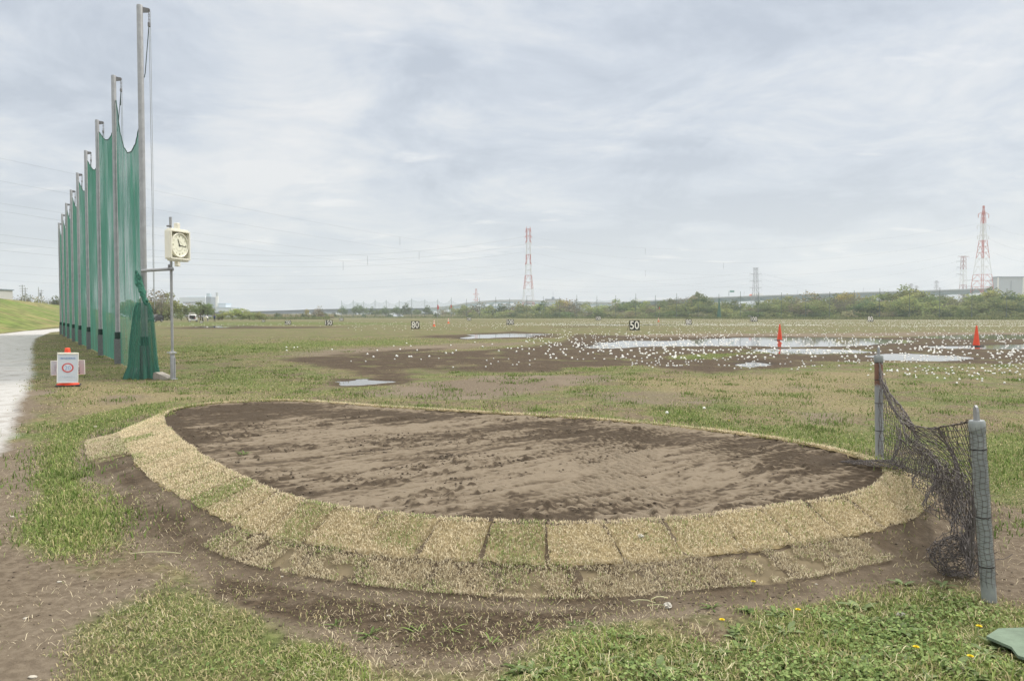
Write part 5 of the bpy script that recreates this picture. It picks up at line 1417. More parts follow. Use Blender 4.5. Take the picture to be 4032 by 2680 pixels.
    for vx, vy, lab, dx in [(1475, 1306, 'lying on the lower turf row', .06), (1538, 1400, 'lying on the bare earth below the turf', -.10), (2075, 1420, 'in the lush grass left of the leaning post', .05)]:
        p = at_z(vx, vy); z0 = float(ground_z(p[:1], p[1:2])[0]); root = empty('dandelion_clock', (p[0], p[1], z0), label='white fluffy dandelion seed head ' + lab, cat='dandelion', group='dandelion seed heads')
        mb = MB(); mb.tube([(0, 0, .012), (dx * .5, .006, .016), (dx, .012, .008)], .0024, 5); mb.build('stem', M_stem, root)
        bm = bmesh.new(); bmesh.ops.create_icosphere(bm, subdivisions=3, radius=.017)
        for v in bm.verts: v.co *= 1 + .35 * r.uniform(-1, 1); v.co.z = v.co.z * .75 + .013
        me = bpy.data.meshes.new('fluff'); bm.to_mesh(me); bm.free(); me.materials.append(M_puff); link(bpy.data.objects.new('fluff', me), root)
    M_stalk = mat('cut_stalk', (.56, .54, .33), .7, var=.15, scale=30)
    for vx, vy, ln, a, lab in [(970, 1265, .10, .5, 'on the dry turf, left of the middle'), (1510, 1393, .12, 2.9, 'on bare earth, beside the seed head'), (2030, 1500, .11, .3, 'upper left of those in the lush patch'), (2075, 1508, .12, .8, 'middle of those in the lush patch'), (2120, 1512, .10, 1.9, 'right of those in the lush patch'), (2150, 1425, .08, 2.2, 'below the black net heap'), (1460, 1325, .10, 2.0, 'on the lower turf row'), (640, 1140, .08, .3, 'on the left flank'), (300, 1278, .30, .05, 'long dry one on the dirt at the left'), (1500, 1385, .09, .2, 'on bare earth, upper of the pair')]:
        p = at_z(vx, vy); p[2] = float(ground_z(p[:1], p[1:2])[0]); mb = MB(); c, s = math.cos(a), math.sin(a)
        mb.tube([(0, 0, .012), (c * ln * .35, s * ln * .35, .022), (c * ln * .7, s * ln * .7, .020), (c * ln, s * ln, .010)], .0028, 5); o = mb.build('plant_stalk', M_stalk, smooth=True, loc=p); tag(o, 'pale cut plant stalk ' + lab, 'stalk', 'cut plant stalks in the foreground')
    M_litter = mat('pale_stone', (.46, .43, .37), .8, var=.15, scale=30)
    for k, (vx, vy, s, lab) in enumerate([(895, 1418, .012, 'on the bare earth below the turf'), (60, 1423, .016, 'flat one on the dirt at the lower left'), (137, 1340, .016, 'on the dirt at the left'), (1880, 1345, .010, 'on the slope at the right'), (220, 983, .03, 'by the far left end of the bank'), (28, 1190, .02, 'near the left edge by the path'), (650, 1328, .010, 'at the left end of the lower turf'), (75, 1560, .02, 'at the bottom left corner')]):
        p = at_z(vx, vy); p[2] = float(ground_z(p[:1], p[1:2])[0]); lump('stone', p, (s * .9, s * .6, s * .35), M_litter, 60 + k, 'small pale stone ' + lab, 'stone', 2, .3, 'small pale stones in the foreground')
    # clods thrown up on the soil bed
    M_clod = mat('soil_clod', (.125, .10, .076), .95, var=.35, scale=40, bump=.6); V0, F0 = ico(1, 1.0); Vs, Fs = [], []; b0 = 0
    for _ in range(7000):
        k = r.integers(len(bed)); p = bed[k] * r.uniform(0, 1) + bed[r.integers(len(bed))] * 0; p = bed[k] + (np.array([-.5, 6.6]) - bed[k]) * r.uniform(.03, 1) ** 1.2
        u, v = rotc(p[0], p[1], R(37))
        if fbm(np.array([u / 3]), np.array([v]), .30, 3, 51)[0] < .50: continue
        s = .002 + .009 * r.uniform(0, 1) ** 4; q = V0 * (1 + .3 * r.uniform(-1, 1, V0.shape)) * s * np.array([1.3, 1, .8]); Vs.append(q + np.array([p[0], p[1], BED_Z + s * .4])); Fs.append(F0 + b0); b0 += len(V0)
    o = np_mesh('soil_clods', np.vstack(Vs), np.vstack(Fs), M_clod); tag(o, 'loose dark clods of soil on the raked bed', 'soil clods', kind='stuff')
    Vs, Fs, b0 = [], [], 0; n = 16000; D = 2.4 * np.exp(r.uniform(0, 1, n) * math.log(8 / 2.4)); x = D * np.tan(R(36) * r.uniform(-1, 1, n)); w = zones(x, D)
    keep = (r.uniform(0, 1, n) < np.clip(w[:, MUD] + .5 * w[:, SOIL], 0, 1) * sstep(.35, .6, fbm(x, D, .35, 3, 431))) & (sdist(x, D, bed_poly) < -.3)
    x, D = x[keep], D[keep]; z = ground_z(x, D)
    for a_, b_, c_ in zip(x, D, z):
        s = .002 + .006 * r.uniform(0, 1) ** 4; Vs.append(V0 * (1 + .3 * r.uniform(-1, 1, V0.shape)) * s * np.array([1.2, 1, .7]) + np.array([a_, b_, c_ + s * .3])); Fs.append(F0 + b0); b0 += len(V0)
    o = np_mesh('earth_crumbs', np.vstack(Vs), np.vstack(Fs), M_clod); tag(o, 'crumbs of dark earth on the bare ground', 'earth crumbs', kind='stuff')
    # green mat at the right edge
    M_mat = mat('green_mat', (.145, .195, .145), .85, var=.2, scale=12, bump=.3)
    out = [at_z(x, y, .03) for x, y in [(2272, 1470), (2300, 1452), (2420, 1448), (2420, 1540), (2345, 1515), (2330, 1495)]]
    mb = MB(); n = len(out); mb.prism([tuple(p) for p in out], (0, 0, 0), (0, 0, .012)); o = mb.build('green_mat', M_mat); tag(o, 'faded green turf mat lying in the grass at the right edge', 'mat')
weeds()

# ------------------------------------------------------------------ far fence with its net
FL = at_y(1345 / S, 1262 / S, 540.0); FR = at_y(3826 / S, 1250 / S, 292.0)
fpx = [1345, 1391, 1432, 1477, 1521, 1572, 1621, 1673, 1724, 1777, 1837, 1888, 1952, 2007, 2074, 2139, 2204, 2271, 2350, 2424, 2503, 2580, 2664, 2749, 2830, 2915, 2985, 3076, 3172, 3266, 3362, 3463, 3580, 3699, 3826, 3963, 4090]
M_fpole = mat('dark_fence_pole', (.11, .14, .125), .7, var=.2, scale=2)
M_fnet = net_material('far_green_net', (.045, .15, .105), .10, .10)
def build_far_fence():
    A = np.array([FL[0], 540.0]); Bq = np.array([FR[0], 292.0]); pos = []
    for x in fpx:
        k = (x - 2016) / FPX * cp; d = Bq - A   # X = k*Y
        t = (k * A[1] - A[0]) / (d[0] - k * d[1]); pos.append(A + d * t)
    hh = [12.2 + .6 * math.sin(i * 2.3) for i in range(len(pos))]
    mb = MB(); mb.tube([(0, 0, -.3), (0, 0, 12.2)], [.13, .09], 8); mb.tube([(0, 0, 0), (0, 0, 2.2)], .20, 8)
    o0 = mb.build('fence_pole', M_fpole, smooth=True)
    for i, p in enumerate(pos):
        o = o0 if i == 0 else o0.copy()
        if i: link(o)
        o.location = (p[0], p[1], 0); o.scale = (1, 1, hh[i] / 12.2)
        tag(o, 'dark thin pole of the far net fence, ' + ('left of the bridge hump' if fpx[i] < 1780 else 'below the bridge hump and central tower' if fpx[i] < 2300 else 'right of the central tower' if fpx[i] < 3100 else 'at the far right'), 'pole', 'poles of the far net fence')
    V, F, C = [], [], []; r = np.random.default_rng(31)
    for i in range(len(pos) - 1):
        a, b_ = pos[i], pos[i + 1]
        u = np.linspace(0, 1, 13); sag = r.uniform(.8, 2.6)
        if 13 <= i <= 17: sag = 4.0
        top = (hh[i] * (1 - u) + hh[i + 1] * u) - .6 - sag * 4 * u * (1 - u) - (1.2 if i > 8 else 0)
        b0 = sum(len(x) for x in V)
        for k in range(13):
            p = a * (1 - u[k]) + b_ * u[k]; V.append(np.array([[p[0], p[1], .1], [p[0], p[1], top[k]]])); C.append(np.array([[u[k] * 9 + i * 9, 0, 0], [u[k] * 9 + i * 9, 1, .05]]))
        for k in range(12): F.append([b0 + 2 * k, b0 + 2 * k + 2, b0 + 2 * k + 3, b0 + 2 * k + 1])
    o = np_mesh('far_net', np.vstack(V), np.array(F), M_fnet, np.vstack(C)); tag(o, 'faint green net of the far fence, hung between dark poles', 'net')
    mb = MB(); mb.tube([(pos[24][0], pos[24][1] - .5, .1), (pos[24][0], pos[24][1] - .5, 3), (pos[24][0], pos[24][1] - .5, 6.5), (pos[24][0], pos[24][1] - .5, 9.5)], [1.1, .8, .45, .2], 9)
    o = mb.build('gathered_net', mat('gathered_green_net', (.06, .15, .11), .9, var=.3, scale=3), smooth=True); tag(o, 'bundle of dark green net gathered on a far fence pole', 'net')
    return pos
fence_pos = build_far_fence()

# ------------------------------------------------------------------ trees
M_crown = attr_mat('tree_leaves', .8, .45, objvar=.16); M_bark = mat('bark', (.115, .10, .085), .9, var=.3, scale=3)
def crown_mesh(seed, h, w, tone, n=1500, shape='round', leaf=.72, airy=.35):
    r = np.random.default_rng(seed); tone = np.array(tone)
    nc = 26; ca = r.uniform(0, 6.28, nc); cr = np.sqrt(r.uniform(0, 1, nc)) * w * .40
    if shape == 'round': cz = h * (.30 + .48 * r.uniform(0, 1, nc) * (1 - .55 * (cr / (w * .4)) ** 2) + .04)
    elif shape == 'bushy': cz = h * (.10 + .70 * r.uniform(0, 1, nc) * (1 - .5 * (cr / (w * .4)) ** 2))
    else: cz = h * (.35 + .55 * r.uniform(0, 1, nc))
    cs = w * r.uniform(.10, .20, nc); ctint = r.uniform(.72, 1.28, nc); chue = r.uniform(-.1, .12, nc)
    k = r.integers(0, nc, n); d = r.normal(0, 1, (n, 3)); d /= np.linalg.norm(d, axis=1, keepdims=True)
    rad = cs[k] * (.45 + .65 * r.uniform(0, 1, n) ** .6)
    c = np.stack([np.cos(ca[k]) * cr[k], np.sin(ca[k]) * cr[k], cz[k]], 1) + d * rad[:, None] * np.array([1, 1, .72])
    stray = r.uniform(0, 1, n) < airy * .25; c[stray] += r.normal(0, w * .05, (stray.sum(), 3))
    c[:, 2] = np.maximum(c[:, 2], h * .03)
    a = d + r.normal(0, .7, (n, 3)); a /= np.linalg.norm(a, axis=1, keepdims=True); u = np.cross(a, [.3, .4, .86]); u /= np.linalg.norm(u, axis=1, keepdims=True); v = np.cross(a, u)
    s = (leaf * r.uniform(.5, 1.2, n))[:, None]
    V = np.stack([c - u * s * .5, c - v * s * .32, c + u * s * .5, c + v * s * .32], 1).reshape(-1, 3); F = np.arange(4 * n).reshape(n, 4)
    t = ctint[k] * r.uniform(.8, 1.2, n); C = tone[None] * t[:, None]; C[:, 0] *= 1 + chue[k]; C = np.repeat(C, 4, 0)
    return V, F, C, list(zip(np.cos(ca) * cr, np.sin(ca) * cr, cz))
def tree_proto(seed, h, w, tone, **k):
    trunk = k.pop('trunk', True); V, F, C, cl = crown_mesh(seed, h, w, tone, **k)
    cm = np_mesh('crown', V, F, M_crown, C); r = random.Random(seed); mb = MB()
    if trunk:
        mb.tube([(0, 0, -.2), (.1, .05, h * .18), (-.05, .1, h * .38), (.05, 0, h * .6)], [h * .022, h * .017, h * .012, h * .006], 7)
        for (x, y, z) in cl[:12]:
            z0 = h * r.uniform(.12, .4); mb.tube([(0, 0, z0), (x * .45, y * .45, (z0 + z) / 2 + h * .03), (x, y, z)], [h * .009, h * .006, h * .002], 5)
        tm = mb.build('trunk', M_bark, smooth=True)
    else: tm = None
    me = (cm.data, tm.data if tm else None); bpy.data.objects.remove(cm)
    if tm: bpy.data.objects.remove(tm)
    return me, float(np.percentile(V[:, 2], 99.3))
OLIVE = (.265, .300, .125); DARK = (.13, .175, .085); SPRING = (.34, .385, .15); GREY = (.265, .245, .17); YEL = (.38, .345, .13)
protos = {
 'olive': [tree_proto(1, 10, 12, OLIVE, shape='bushy', n=1900), tree_proto(2, 10, 14, OLIVE, shape='bushy', n=2100), tree_proto(3, 10, 10, (.185, .225, .10), shape='round', n=1700)],
 'spring': [tree_proto(4, 10, 11, SPRING, shape='round', airy=.8, n=1500), tree_proto(5, 10, 9, SPRING, shape='bushy', airy=.6, n=1500)],
 'dark': [tree_proto(6, 10, 13, DARK, shape='round', n=2300, airy=.1), tree_proto(7, 10, 10, (.11, .15, .075), shape='bushy', n=2000, airy=.1)],
 'grey': [tree_proto(8, 10, 11, GREY, shape='bushy', n=1300, airy=.9), tree_proto(9, 10, 12, (.20, .175, .135), shape='up', n=900, airy=1, leaf=.45)],
 'yellow': [tree_proto(10, 10, 11, YEL, shape='up', n=1100, airy=.8)],
}
words = {'olive': 'olive bushy tree', 'spring': 'light green tree', 'dark': 'dark dense tree', 'grey': 'greyish tree', 'yellow': 'yellowish sparse tree'}
rt = random.Random(21)
def tree(kind, vx, vtop, Y, wscale, where, group, name='tree'):
    (cm, tm), h = rt.choice(protos[kind]); p = at_y(vx, 735, Y); top = at_y(vx, vtop, Y)[2]; s = top / h
    root = empty(name, (p[0], Y, 0), rt.uniform(0, 6.28)); root.scale = (s * wscale, s * wscale, s)
    tag(root, f'{words[kind]} {where}', 'tree', group)
    link(bpy.data.objects.new('crown', cm), root)
    if tm: link(bpy.data.objects.new('trunk', tm), root)
def belt_y(vx):   # distance of the fence line in this direction, plus a strip
    k = (vx * S - 2016) / FPX * cp; A = np.array([FL[0], 540.0]); d = np.array([FR[0], 292.0]) - A; t = (k * A[1] - A[0]) / (d[0] - k * d[1]); return float((A + d * t)[1])
tops = [(1160, 697), (1230, 694), (1300, 690), (1360, 697), (1450, 690), (1530, 690), (1600, 676), (1660, 690), (1720, 692), (1800, 683), (1880, 672), (1960, 674), (2040, 672), (2090, 664), (2150, 676), (2220, 682), (2290, 668), (2359, 674), (2420, 672)]
tx = [t[0] for t in tops]; ty = [t[1] for t in tops]
GB = 'trees behind the far net fence'
def zone_word(vx): return 'left of the central pylon' if vx < 1217 else 'right of the central pylon' if vx < 1600 else 'near the grey pylon' if vx < 1900 else 'below the right-hand pylons'
vx = 1075.0
while vx < 2430:
    kind = rt.choices(['olive', 'spring', 'dark', 'grey'], [.50, .25, .08, .17])[0]
    tree(kind, vx, np.interp(vx, tx, ty) + rt.uniform(0, 9), belt_y(vx) + rt.uniform(18, 40), rt.uniform(1.05, 1.4), 'in the back row behind the far fence ' + zone_word(vx), GB)
    vx += rt.uniform(20, 30)
vx = 1090.0
while vx < 2430:
    kind = rt.choices(['olive', 'spring', 'grey', 'dark'], [.55, .24, .15, .06])[0]
    tree(kind, vx, np.interp(vx, tx, ty) + rt.uniform(14, 24), belt_y(vx) + rt.uniform(8, 16), rt.uniform(1.15, 1.55), 'in the front row behind the far fence ' + zone_word(vx), GB)
    vx += rt.uniform(20, 30)
for kind, x, t, ws in [('olive', 1607, 674, .7), ('olive', 2092, 661, .9), ('dark', 2285, 665, 1.05), ('yellow', 1300, 690, .9), ('yellow', 1955, 674, .9), ('dark', 2330, 676, .9), ('dark', 2120, 684, .7), ('spring', 1420, 690, .9)]:
    tree(kind, x, t, belt_y(x) + 30, ws, 'standing taller than its neighbours, ' + zone_word(x), GB)
for x, t, ws, k in [(790, 706, .75, 'dark'), (828, 702, 1.0, 'dark'), (858, 707, .8, 'dark'), (888, 707, .8, 'dark'), (915, 706, .9, 'dark'), (938, 699, .75, 'dark'), (985, 704, .95, 'dark'), (960, 712, .9, 'olive'), (1020, 707, .9, 'grey'), (1045, 705, .9, 'olive'), (1062, 708, .8, 'olive'), (870, 712, .9, 'olive')]:
    tree(k, x, t, 600 + rt.uniform(-15, 15), ws, 'beyond the reeds left of the bridge hump', 'trees left of the bridge hump')
for x, t, ws, k in [(707, 712, .5, 'yellow'), (724, 724, .9, 'dark'), (640, 725, .9, 'dark'), (735, 706, .7, 'grey'), (600, 718, 1.2, 'spring'), (560, 722, 1.2, 'olive')]:
    tree(k, x, t, 380, ws, 'standing small before the distant viaduct at the left', 'small trees before the viaduct')
for x, t, ws, k in [(350, 672, .9, 'grey'), (372, 668, .8, 'grey'), (392, 676, .75, 'spring'), (345, 686, 1.1, 'olive'), (368, 694, 1.1, 'dark'), (395, 700, 1.0, 'olive'), (418, 702, 1.0, 'olive'), (440, 700, .9, 'grey'), (462, 695, 1.05, 'olive'), (478, 702, .85, 'olive'), (330, 690, 1.2, 'olive'), (300, 692, 1.2, 'olive')]:
    tree(k, x, t, 240 + rt.uniform(-12, 12), ws, 'in the clump behind the parked cars', 'trees behind the parked cars')
for x, t, ws, k in [(512, 716, 1.4, 'spring'), (535, 712, 1.3, 'spring'), (555, 711, 1.3, 'spring'), (575, 714, 1.3, 'olive'), (598, 720, 1.3, 'olive')]:
    tree(k, x, t, 262, ws, 'in the feathery thicket right of the two walkers', 'feathery thicket trees')
# trees and poles on the levee
def levee_spot(vx, back):
    Y = 150.0
    for Y in np.arange(90, 330, 2.0):
        X = at_y(vx, 700, Y)[0]
        if ((np.array([X, Y]) - levee_a[:2]) @ lnrm) >= back: break
    return Y
for x, t, ws, k in [(10, 694, 1.2, 'grey'), (25, 682, 1.3, 'grey'), (42, 680, 1.3, 'grey'), (62, 681, 1.3, 'dark'), (80, 685, 1.2, 'grey'), (98, 690, 1.2, 'olive'), (112, 687, 1.1, 'grey'), (128, 684, 1.1, 'dark'), (142, 688, 1.1, 'grey'), (160, 690, 1.1, 'grey')]:
    Y = levee_spot(x, 40); (cm, tm), h = rt.choice(protos[k]); top = at_y(x, t, Y)[2]; X = at_y(x, t, Y)[0]; s = top / h * 1.0
    root = empty('tree', (X, Y, 0), rt.uniform(0, 6.28), label=f'{words[k]} behind the crest of the levee', cat='tree', group='trees behind the levee'); root.scale = (s * ws * .75, s * ws * .75, s)
    link(bpy.data.objects.new('crown', cm), root); link(bpy.data.objects.new('trunk', tm), root)
# bushes along the fence foot
bp = [tree_proto(40 + k, 3, 5 + k % 2, [(.17, .22, .09), (.24, .27, .12), (.11, .15, .07), (.28, .27, .16)][k], shape='bushy', n=420, trunk=False, leaf=.5) for k in range(4)]
bw = ['mid green', 'pale green', 'dark green', 'pale dry']
vx = 1085.0
while vx < 2420:
    k = rt.choices(range(4), [.4, .32, .16, .12])[0]; (cm, _), h = bp[k]; Y = belt_y(vx) + rt.uniform(2, 7); p = at_y(vx, 735, Y)
    o = bpy.data.objects.new('bush', cm); link(o); o.location = (p[0], Y, 0); s = rt.uniform(.8, 1.6); o.scale = (s * 1.5, s * 1.5, s); o.rotation_euler = (0, 0, rt.uniform(0, 6.28))
    tag(o, f'low {bw[k]} bush along the far fence, {zone_word(vx)}', 'bush', 'low bushes along the far fence'); vx += rt.uniform(10, 18)
for vx, Y, k, s in [(772, 545, 2, .9), (838, 540, 2, 1.0), (897, 530, 2, .9), (900, 528, 2, .8), (745, 400, 2, 1.1), (640, 400, 2, 1.0), (700, 402, 2, .9), (500, 262, 3, .7), (770, 560, 0, .8), (1005, 520, 2, 1.2)]:
    (cm, _), h = bp[k]; p = at_y(vx, 735, Y); o = bpy.data.objects.new('bush', cm); link(o); o.location = (p[0], Y, 0); o.scale = (s, s, s * 1.3); tag(o, f'low {bw[k]} bush standing apart left of the bridge hump', 'bush', 'low bushes left of the bridge hump')
# pale reeds beyond the left part of the fence and green verge
def reeds():
    r = np.random.default_rng(88); n = 16000; vx = r.uniform(560, 1420, n); Y = np.where(vx > 930, 560, np.where(vx > 770, 566, 415)) + r.uniform(0, 14, n)
    x = (vx * S - 2016) / FPX * Y * cp
    pat = fbm(x, Y, 14, 3, 7); k = pat > np.where(vx > 1100, .56, .36); x, Y = x[k], Y[k]; n = len(x)
    t = r.uniform(0, 1, (n, 1)); C = np.array([[.30, .27, .17]]) * (1 - t) + np.array([[.46, .41, .28]]) * t; g = r.uniform(0, 1, n) < .25; C[g] *= np.array([.6, .75, .5])
    V, F, C = blades(np.stack([x, Y, np.zeros(n)], 1), r.uniform(1.3, 3.0, n), r.uniform(.25, .5, n), r.uniform(.05, .4, n), C, 89); o = np_mesh('reeds', V, F, M_blade, C); tag(o, 'pale dry reeds in a strip beyond the far net fence', 'reeds', kind='stuff')
    n = 26000; vx = r.uniform(480, 2420, n); yb = np.array([belt_y(a) if a > 760 else 330 for a in vx]); Y = yb + r.uniform(-6, 6, n); x = (vx * S - 2016) / FPX * Y * cp
    t = r.uniform(0, 1, (n, 1)); C = np.array([[.13, .165, .065]]) * (1 - t) + np.array([[.26, .29, .12]]) * t
    V, F, C = blades(np.stack([x, Y, np.zeros(n)], 1), r.uniform(.4, 1.3, n), r.uniform(.2, .5, n), r.uniform(.05, .6, n), C, 90); o = np_mesh('verge_grass', V, F, M_blade, C); tag(o, 'rough tall grass along the foot of the far fence', 'grass', kind='stuff')
reeds()
# ------------------------------------------------------------------ viaducts
M_girder = mat('girder_blue_green', (.12, .19, .22), .6, var=.1, scale=.2); M_deck = mat('deck_concrete', (.47, .50, .52), .8, var=.08, scale=.3); M_pier = mat('pier_concrete', (.42, .44, .46), .8, var=.1, scale=.4); M_pale_blue = mat('pale_blue_steel', (.50, .62, .72), .6, var=.06, scale=.3); M_dgirder = mat('dark_girder', (.15, .18, .22), .7, var=.1, scale=.2)
def ribbon(name, pts, Y, dz_top, dz_bot, depth, m, parent):
    """beam following (vx, vy) of its top edge, at distance Y"""
    mb = MB(); vs = []
    for (x, y) in pts:
        p = at_y(x, y, Y); vs += [(p[0], Y, p[2] + dz_top), (p[0], Y, p[2] + dz_bot), (p[0], Y + depth, p[2] + dz_bot), (p[0], Y + depth, p[2] + dz_top)]
    fs = [(0, 1, 2, 3), tuple(len(vs) - 4 + k for k in (3, 2, 1, 0))]
    for i in range(len(pts) - 1):
        for k in range(4): fs.append((i * 4 + k, i * 4 + (k + 1) % 4, i * 4 + 4 + (k + 1) % 4, i * 4 + 4 + k))
    mb.add(vs, fs); return mb.build(name, m, parent)
def viaduct_right():
    Y = 900; pts = [(1430, 695.5), (1500, 692), (1580, 687.5), (1650, 684), (1760, 680), (1880, 676), (2000, 672), (2100, 669.5), (2200, 666), (2280, 663), (2420, 660)]
    root = empty('viaduct', (at_y(1430, 700, Y)[0], Y, 0), label='long rising highway viaduct with a blue-green girder behind the trees at the right', cat='viaduct')
    inv = Matrix.Translation(-Vector(root.location))
    kids = [ribbon('parapet', pts, Y, 0, -1.7, 11, M_deck, None), ribbon('girder', [(a, b_) for a, b_ in pts], Y + .6, -1.71, -6.2, 9.5, M_girder, None), ribbon('deck_edge', pts, Y - .3, -1.0, -1.35, .28, M_girder, None)]
    for x in np.arange(1460, 2420, 48):
        yv = np.interp(x, [a for a, _ in pts], [b_ for _, b_ in pts]); p = at_y(x, yv, Y); mb = MB(); mb.box((p[0], Y + 5, (p[2] - 6.3) / 2), (3.2, 4, p[2] - 6.3), bev=.3); mb.box((p[0], Y + 5, p[2] - 7.0), (4.2, 9, 1.4)); kids.append(mb.build('pier', M_pier))
    mb = MB()
    for x in np.arange(1960, 2290, 7):
        yv = np.interp(x, [a for a, _ in pts], [b_ for _, b_ in pts]); p = at_y(x, yv, Y); mb.box((p[0], Y + 1, p[2] + .5), (.18, .18, 1.0))
    kids.append(mb.build('railing', M_pale_blue))
    for o in kids: o.parent = root; o.matrix_parent_inverse = inv
    M_lamp = mat('lamp_steel', (.30, .31, .33), .6)
    for k, (x, t, lab) in enumerate([(1452, 690, 'small one near the left end'), (1510, 684, 'left one'), (1715, 672, 'third from the right'), (1838, 671.5, 'second from the right'), (1990, 664, 'right one')]):
        yv = np.interp(x, [a for a, _ in pts], [b_ for _, b_ in pts]); p = at_y(x, yv, Y); zt = at_y(x, yv - 11, Y)[2]
        mb = MB(); mb.tube([(0, 0, -.5), (.2, 0, zt - p[2] - 1), (.8, 0, zt - p[2])], [.16, .12, .09], 6); o = mb.build('lamp_post', M_lamp, loc=(p[0], Y + 1.5, p[2] - .05)); tag(o, f'thin lamp post on the right viaduct, {lab}', 'lamp post', 'lamp posts on the right viaduct')
    p = at_y(1680, 683, Y); zt = at_y(1680, 670, Y)[2]; root = empty('road_sign', (p[0], Y + 1.5, p[2] - .1), label='green road sign on an arm above the right viaduct', cat='sign')
    mb = MB(); mb.tube([(0, 0, 0), (0, 0, zt - p[2])], .28, 8); mb.tube([(0, 0, zt - p[2] - .6), (3, 0, zt - p[2] - .6)], .2, 6); mb.build('mast', mat('sign_mast', (.16, .22, .23), .6), root)
    mb = MB(); mb.box((3.6, -.4, zt - p[2] - .4), (5.2, .3, 2.3), bev=.1); mb.build('panel', mat('green_sign', (.06, .26, .22), .5), root)
    def truck(x, lab, ln, m, cabm):
        yv = np.interp(x, [a for a, _ in pts], [b_ for _, b_ in pts]); p = at_y(x, yv, Y); root = empty('truck', (p[0], Y + 4, p[2] - 1.3), label=lab, cat='truck')
        mb = MB(); mb.box((ln * .1, 0, 2.3), (ln * .8, 2.4, 2.7), bev=.1); mb.build('box', m, root); mb = MB(); mb.box((-ln * .42, 0, 1.7), (ln * .18, 2.3, 2.3), bev=.3); mb.build('cab', cabm, root)
        mb = MB()
        for xx in (-ln * .4, ln * .2, ln * .36): mb.tube([(xx, -1.2, .5), (xx, 1.2, .5)], .5, 10)
        mb.build('wheel', M_rubber, root)
    truck(1744, 'pale truck with an orange cab on the right viaduct', 15, M_white, M_orange_pale)
    truck(1471, 'white truck on the viaduct just right of the central tower', 9, M_white, M_white)
    p = at_y(1619, 685, Y); root = empty('bridge_cabin', (p[0], Y + 2, p[2] - .4), label='small dark cabin on legs above the right viaduct', cat='cabin')
    mb = MB(); mb.box((0, 0, 3.4), (3.4, 2, 2.6), bev=.1); mb.build('cabin', mat('grey_cabin', (.30, .32, .35), .6), root); mb = MB(); [mb.box((s * 1.3, 0, 1), (.3, .3, 2.2)) for s in (-1, 1)]; mb.build('leg', M_lamp, root)
viaduct_right()
def viaduct_hump():
    Y = 980; top = [(985, 709), (1020, 706), (1050, 702), (1080, 696.5), (1110, 693), (1150, 690.5), (1190, 690), (1230, 691), (1265, 692.5), (1320, 694), (1400, 696), (1500, 698)]
    x0 = at_y(1100, 700, Y)[0]; root = empty('arched_viaduct', (x0, Y, 0), label='pale blue humped viaduct with square openings beside the central tower', cat='viaduct'); inv = Matrix.Translation(-Vector(root.location))
    kids = [ribbon('deck', top, Y, 0, -2.4, 12, M_deck, None), ribbon('girder', top, Y + .5, -2.41, -4.6, 10, M_pale_blue, None)]
    for x in (1074, 1094, 1113, 1132, 1151, 1170, 1190, 1210):
        yv = np.interp(x, [a for a, _ in top], [b_ for _, b_ in top]); p = at_y(x, yv, Y); mb = MB(); mb.box((p[0], Y + 5, (p[2] - 4.6) / 2), (4.8, 7, p[2] - 4.6)); kids.append(mb.build('pier', M_pale_blue))
    kids.append(ribbon('lower_beam', [(1060, 709), (1120, 705), (1215, 704)], Y + 3, 0, -2.6, 5, M_pale_blue, None))
    kids.append(ribbon('dark_span', [(1212, 694.5), (1320, 697), (1440, 699)], Y + .8, -.4, -3.5, 9, M_dgirder, None))
    for o in kids: o.parent = root; o.matrix_parent_inverse = inv
viaduct_hump()
def viaduct_left():
    Y = 760; top = [(470, 720), (520, 718), (590, 716.5), (650, 715), (740, 712), (800, 711), (860, 710.5), (990, 709.5)]
    x0 = at_y(700, 700, Y)[0]; root = empty('low_viaduct', (x0, Y, 0), label='low dark viaduct crossing behind the reeds at the left', cat='viaduct'); inv = Matrix.Translation(-Vector(root.location))
    kids = [ribbon('deck', top, Y, 0, -.9, 11, M_dgirder, None), ribbon('girder', top, Y + .6, -.91, -3.4, 9, mat('slate_girder', (.24, .28, .34), .7, var=.1, scale=.2), None)]
    for x in range(500, 1000, 38):
        yv = np.interp(x, [a for a, _ in top], [b_ for _, b_ in top]); p = at_y(x, yv, Y); mb = MB(); mb.box((p[0], Y + 5, (p[2] - 3.4) / 2), (2.6 if x % 4 else 12, 6, p[2] - 3.4), bev=.2); kids.append(mb.build('pier', M_pier))
    for o in kids: o.parent = root; o.matrix_parent_inverse = inv
    M_far = mat('far_building_white', (.62, .66, .70), .7, var=.08, scale=.1)
    for k, (a, b_, t, lab) in enumerate([(640, 668, 722, 'leftmost low one'), (672, 706, 721, 'middle low one'), (738, 775, 721, 'right low one')]):
        p0, p1 = at_y(a, t, 900), at_y(b_, t, 900); root = empty('low_building', ((p0[0] + p1[0]) / 2, 900, 0), label='distant pale low building seen under the left viaduct, ' + lab, cat='building', group='low buildings under the left viaduct'); mb = MB(); mb.box((0, 0, p0[2] / 2), (p1[0] - p0[0], 20, p0[2])); mb.build('wall', M_far, root); mb = MB(); mb.box((0, 0, p0[2] + .3), (p1[0] - p0[0] + 1, 21, .6)); mb.build('roof', M_pale_blue, root)
viaduct_left()

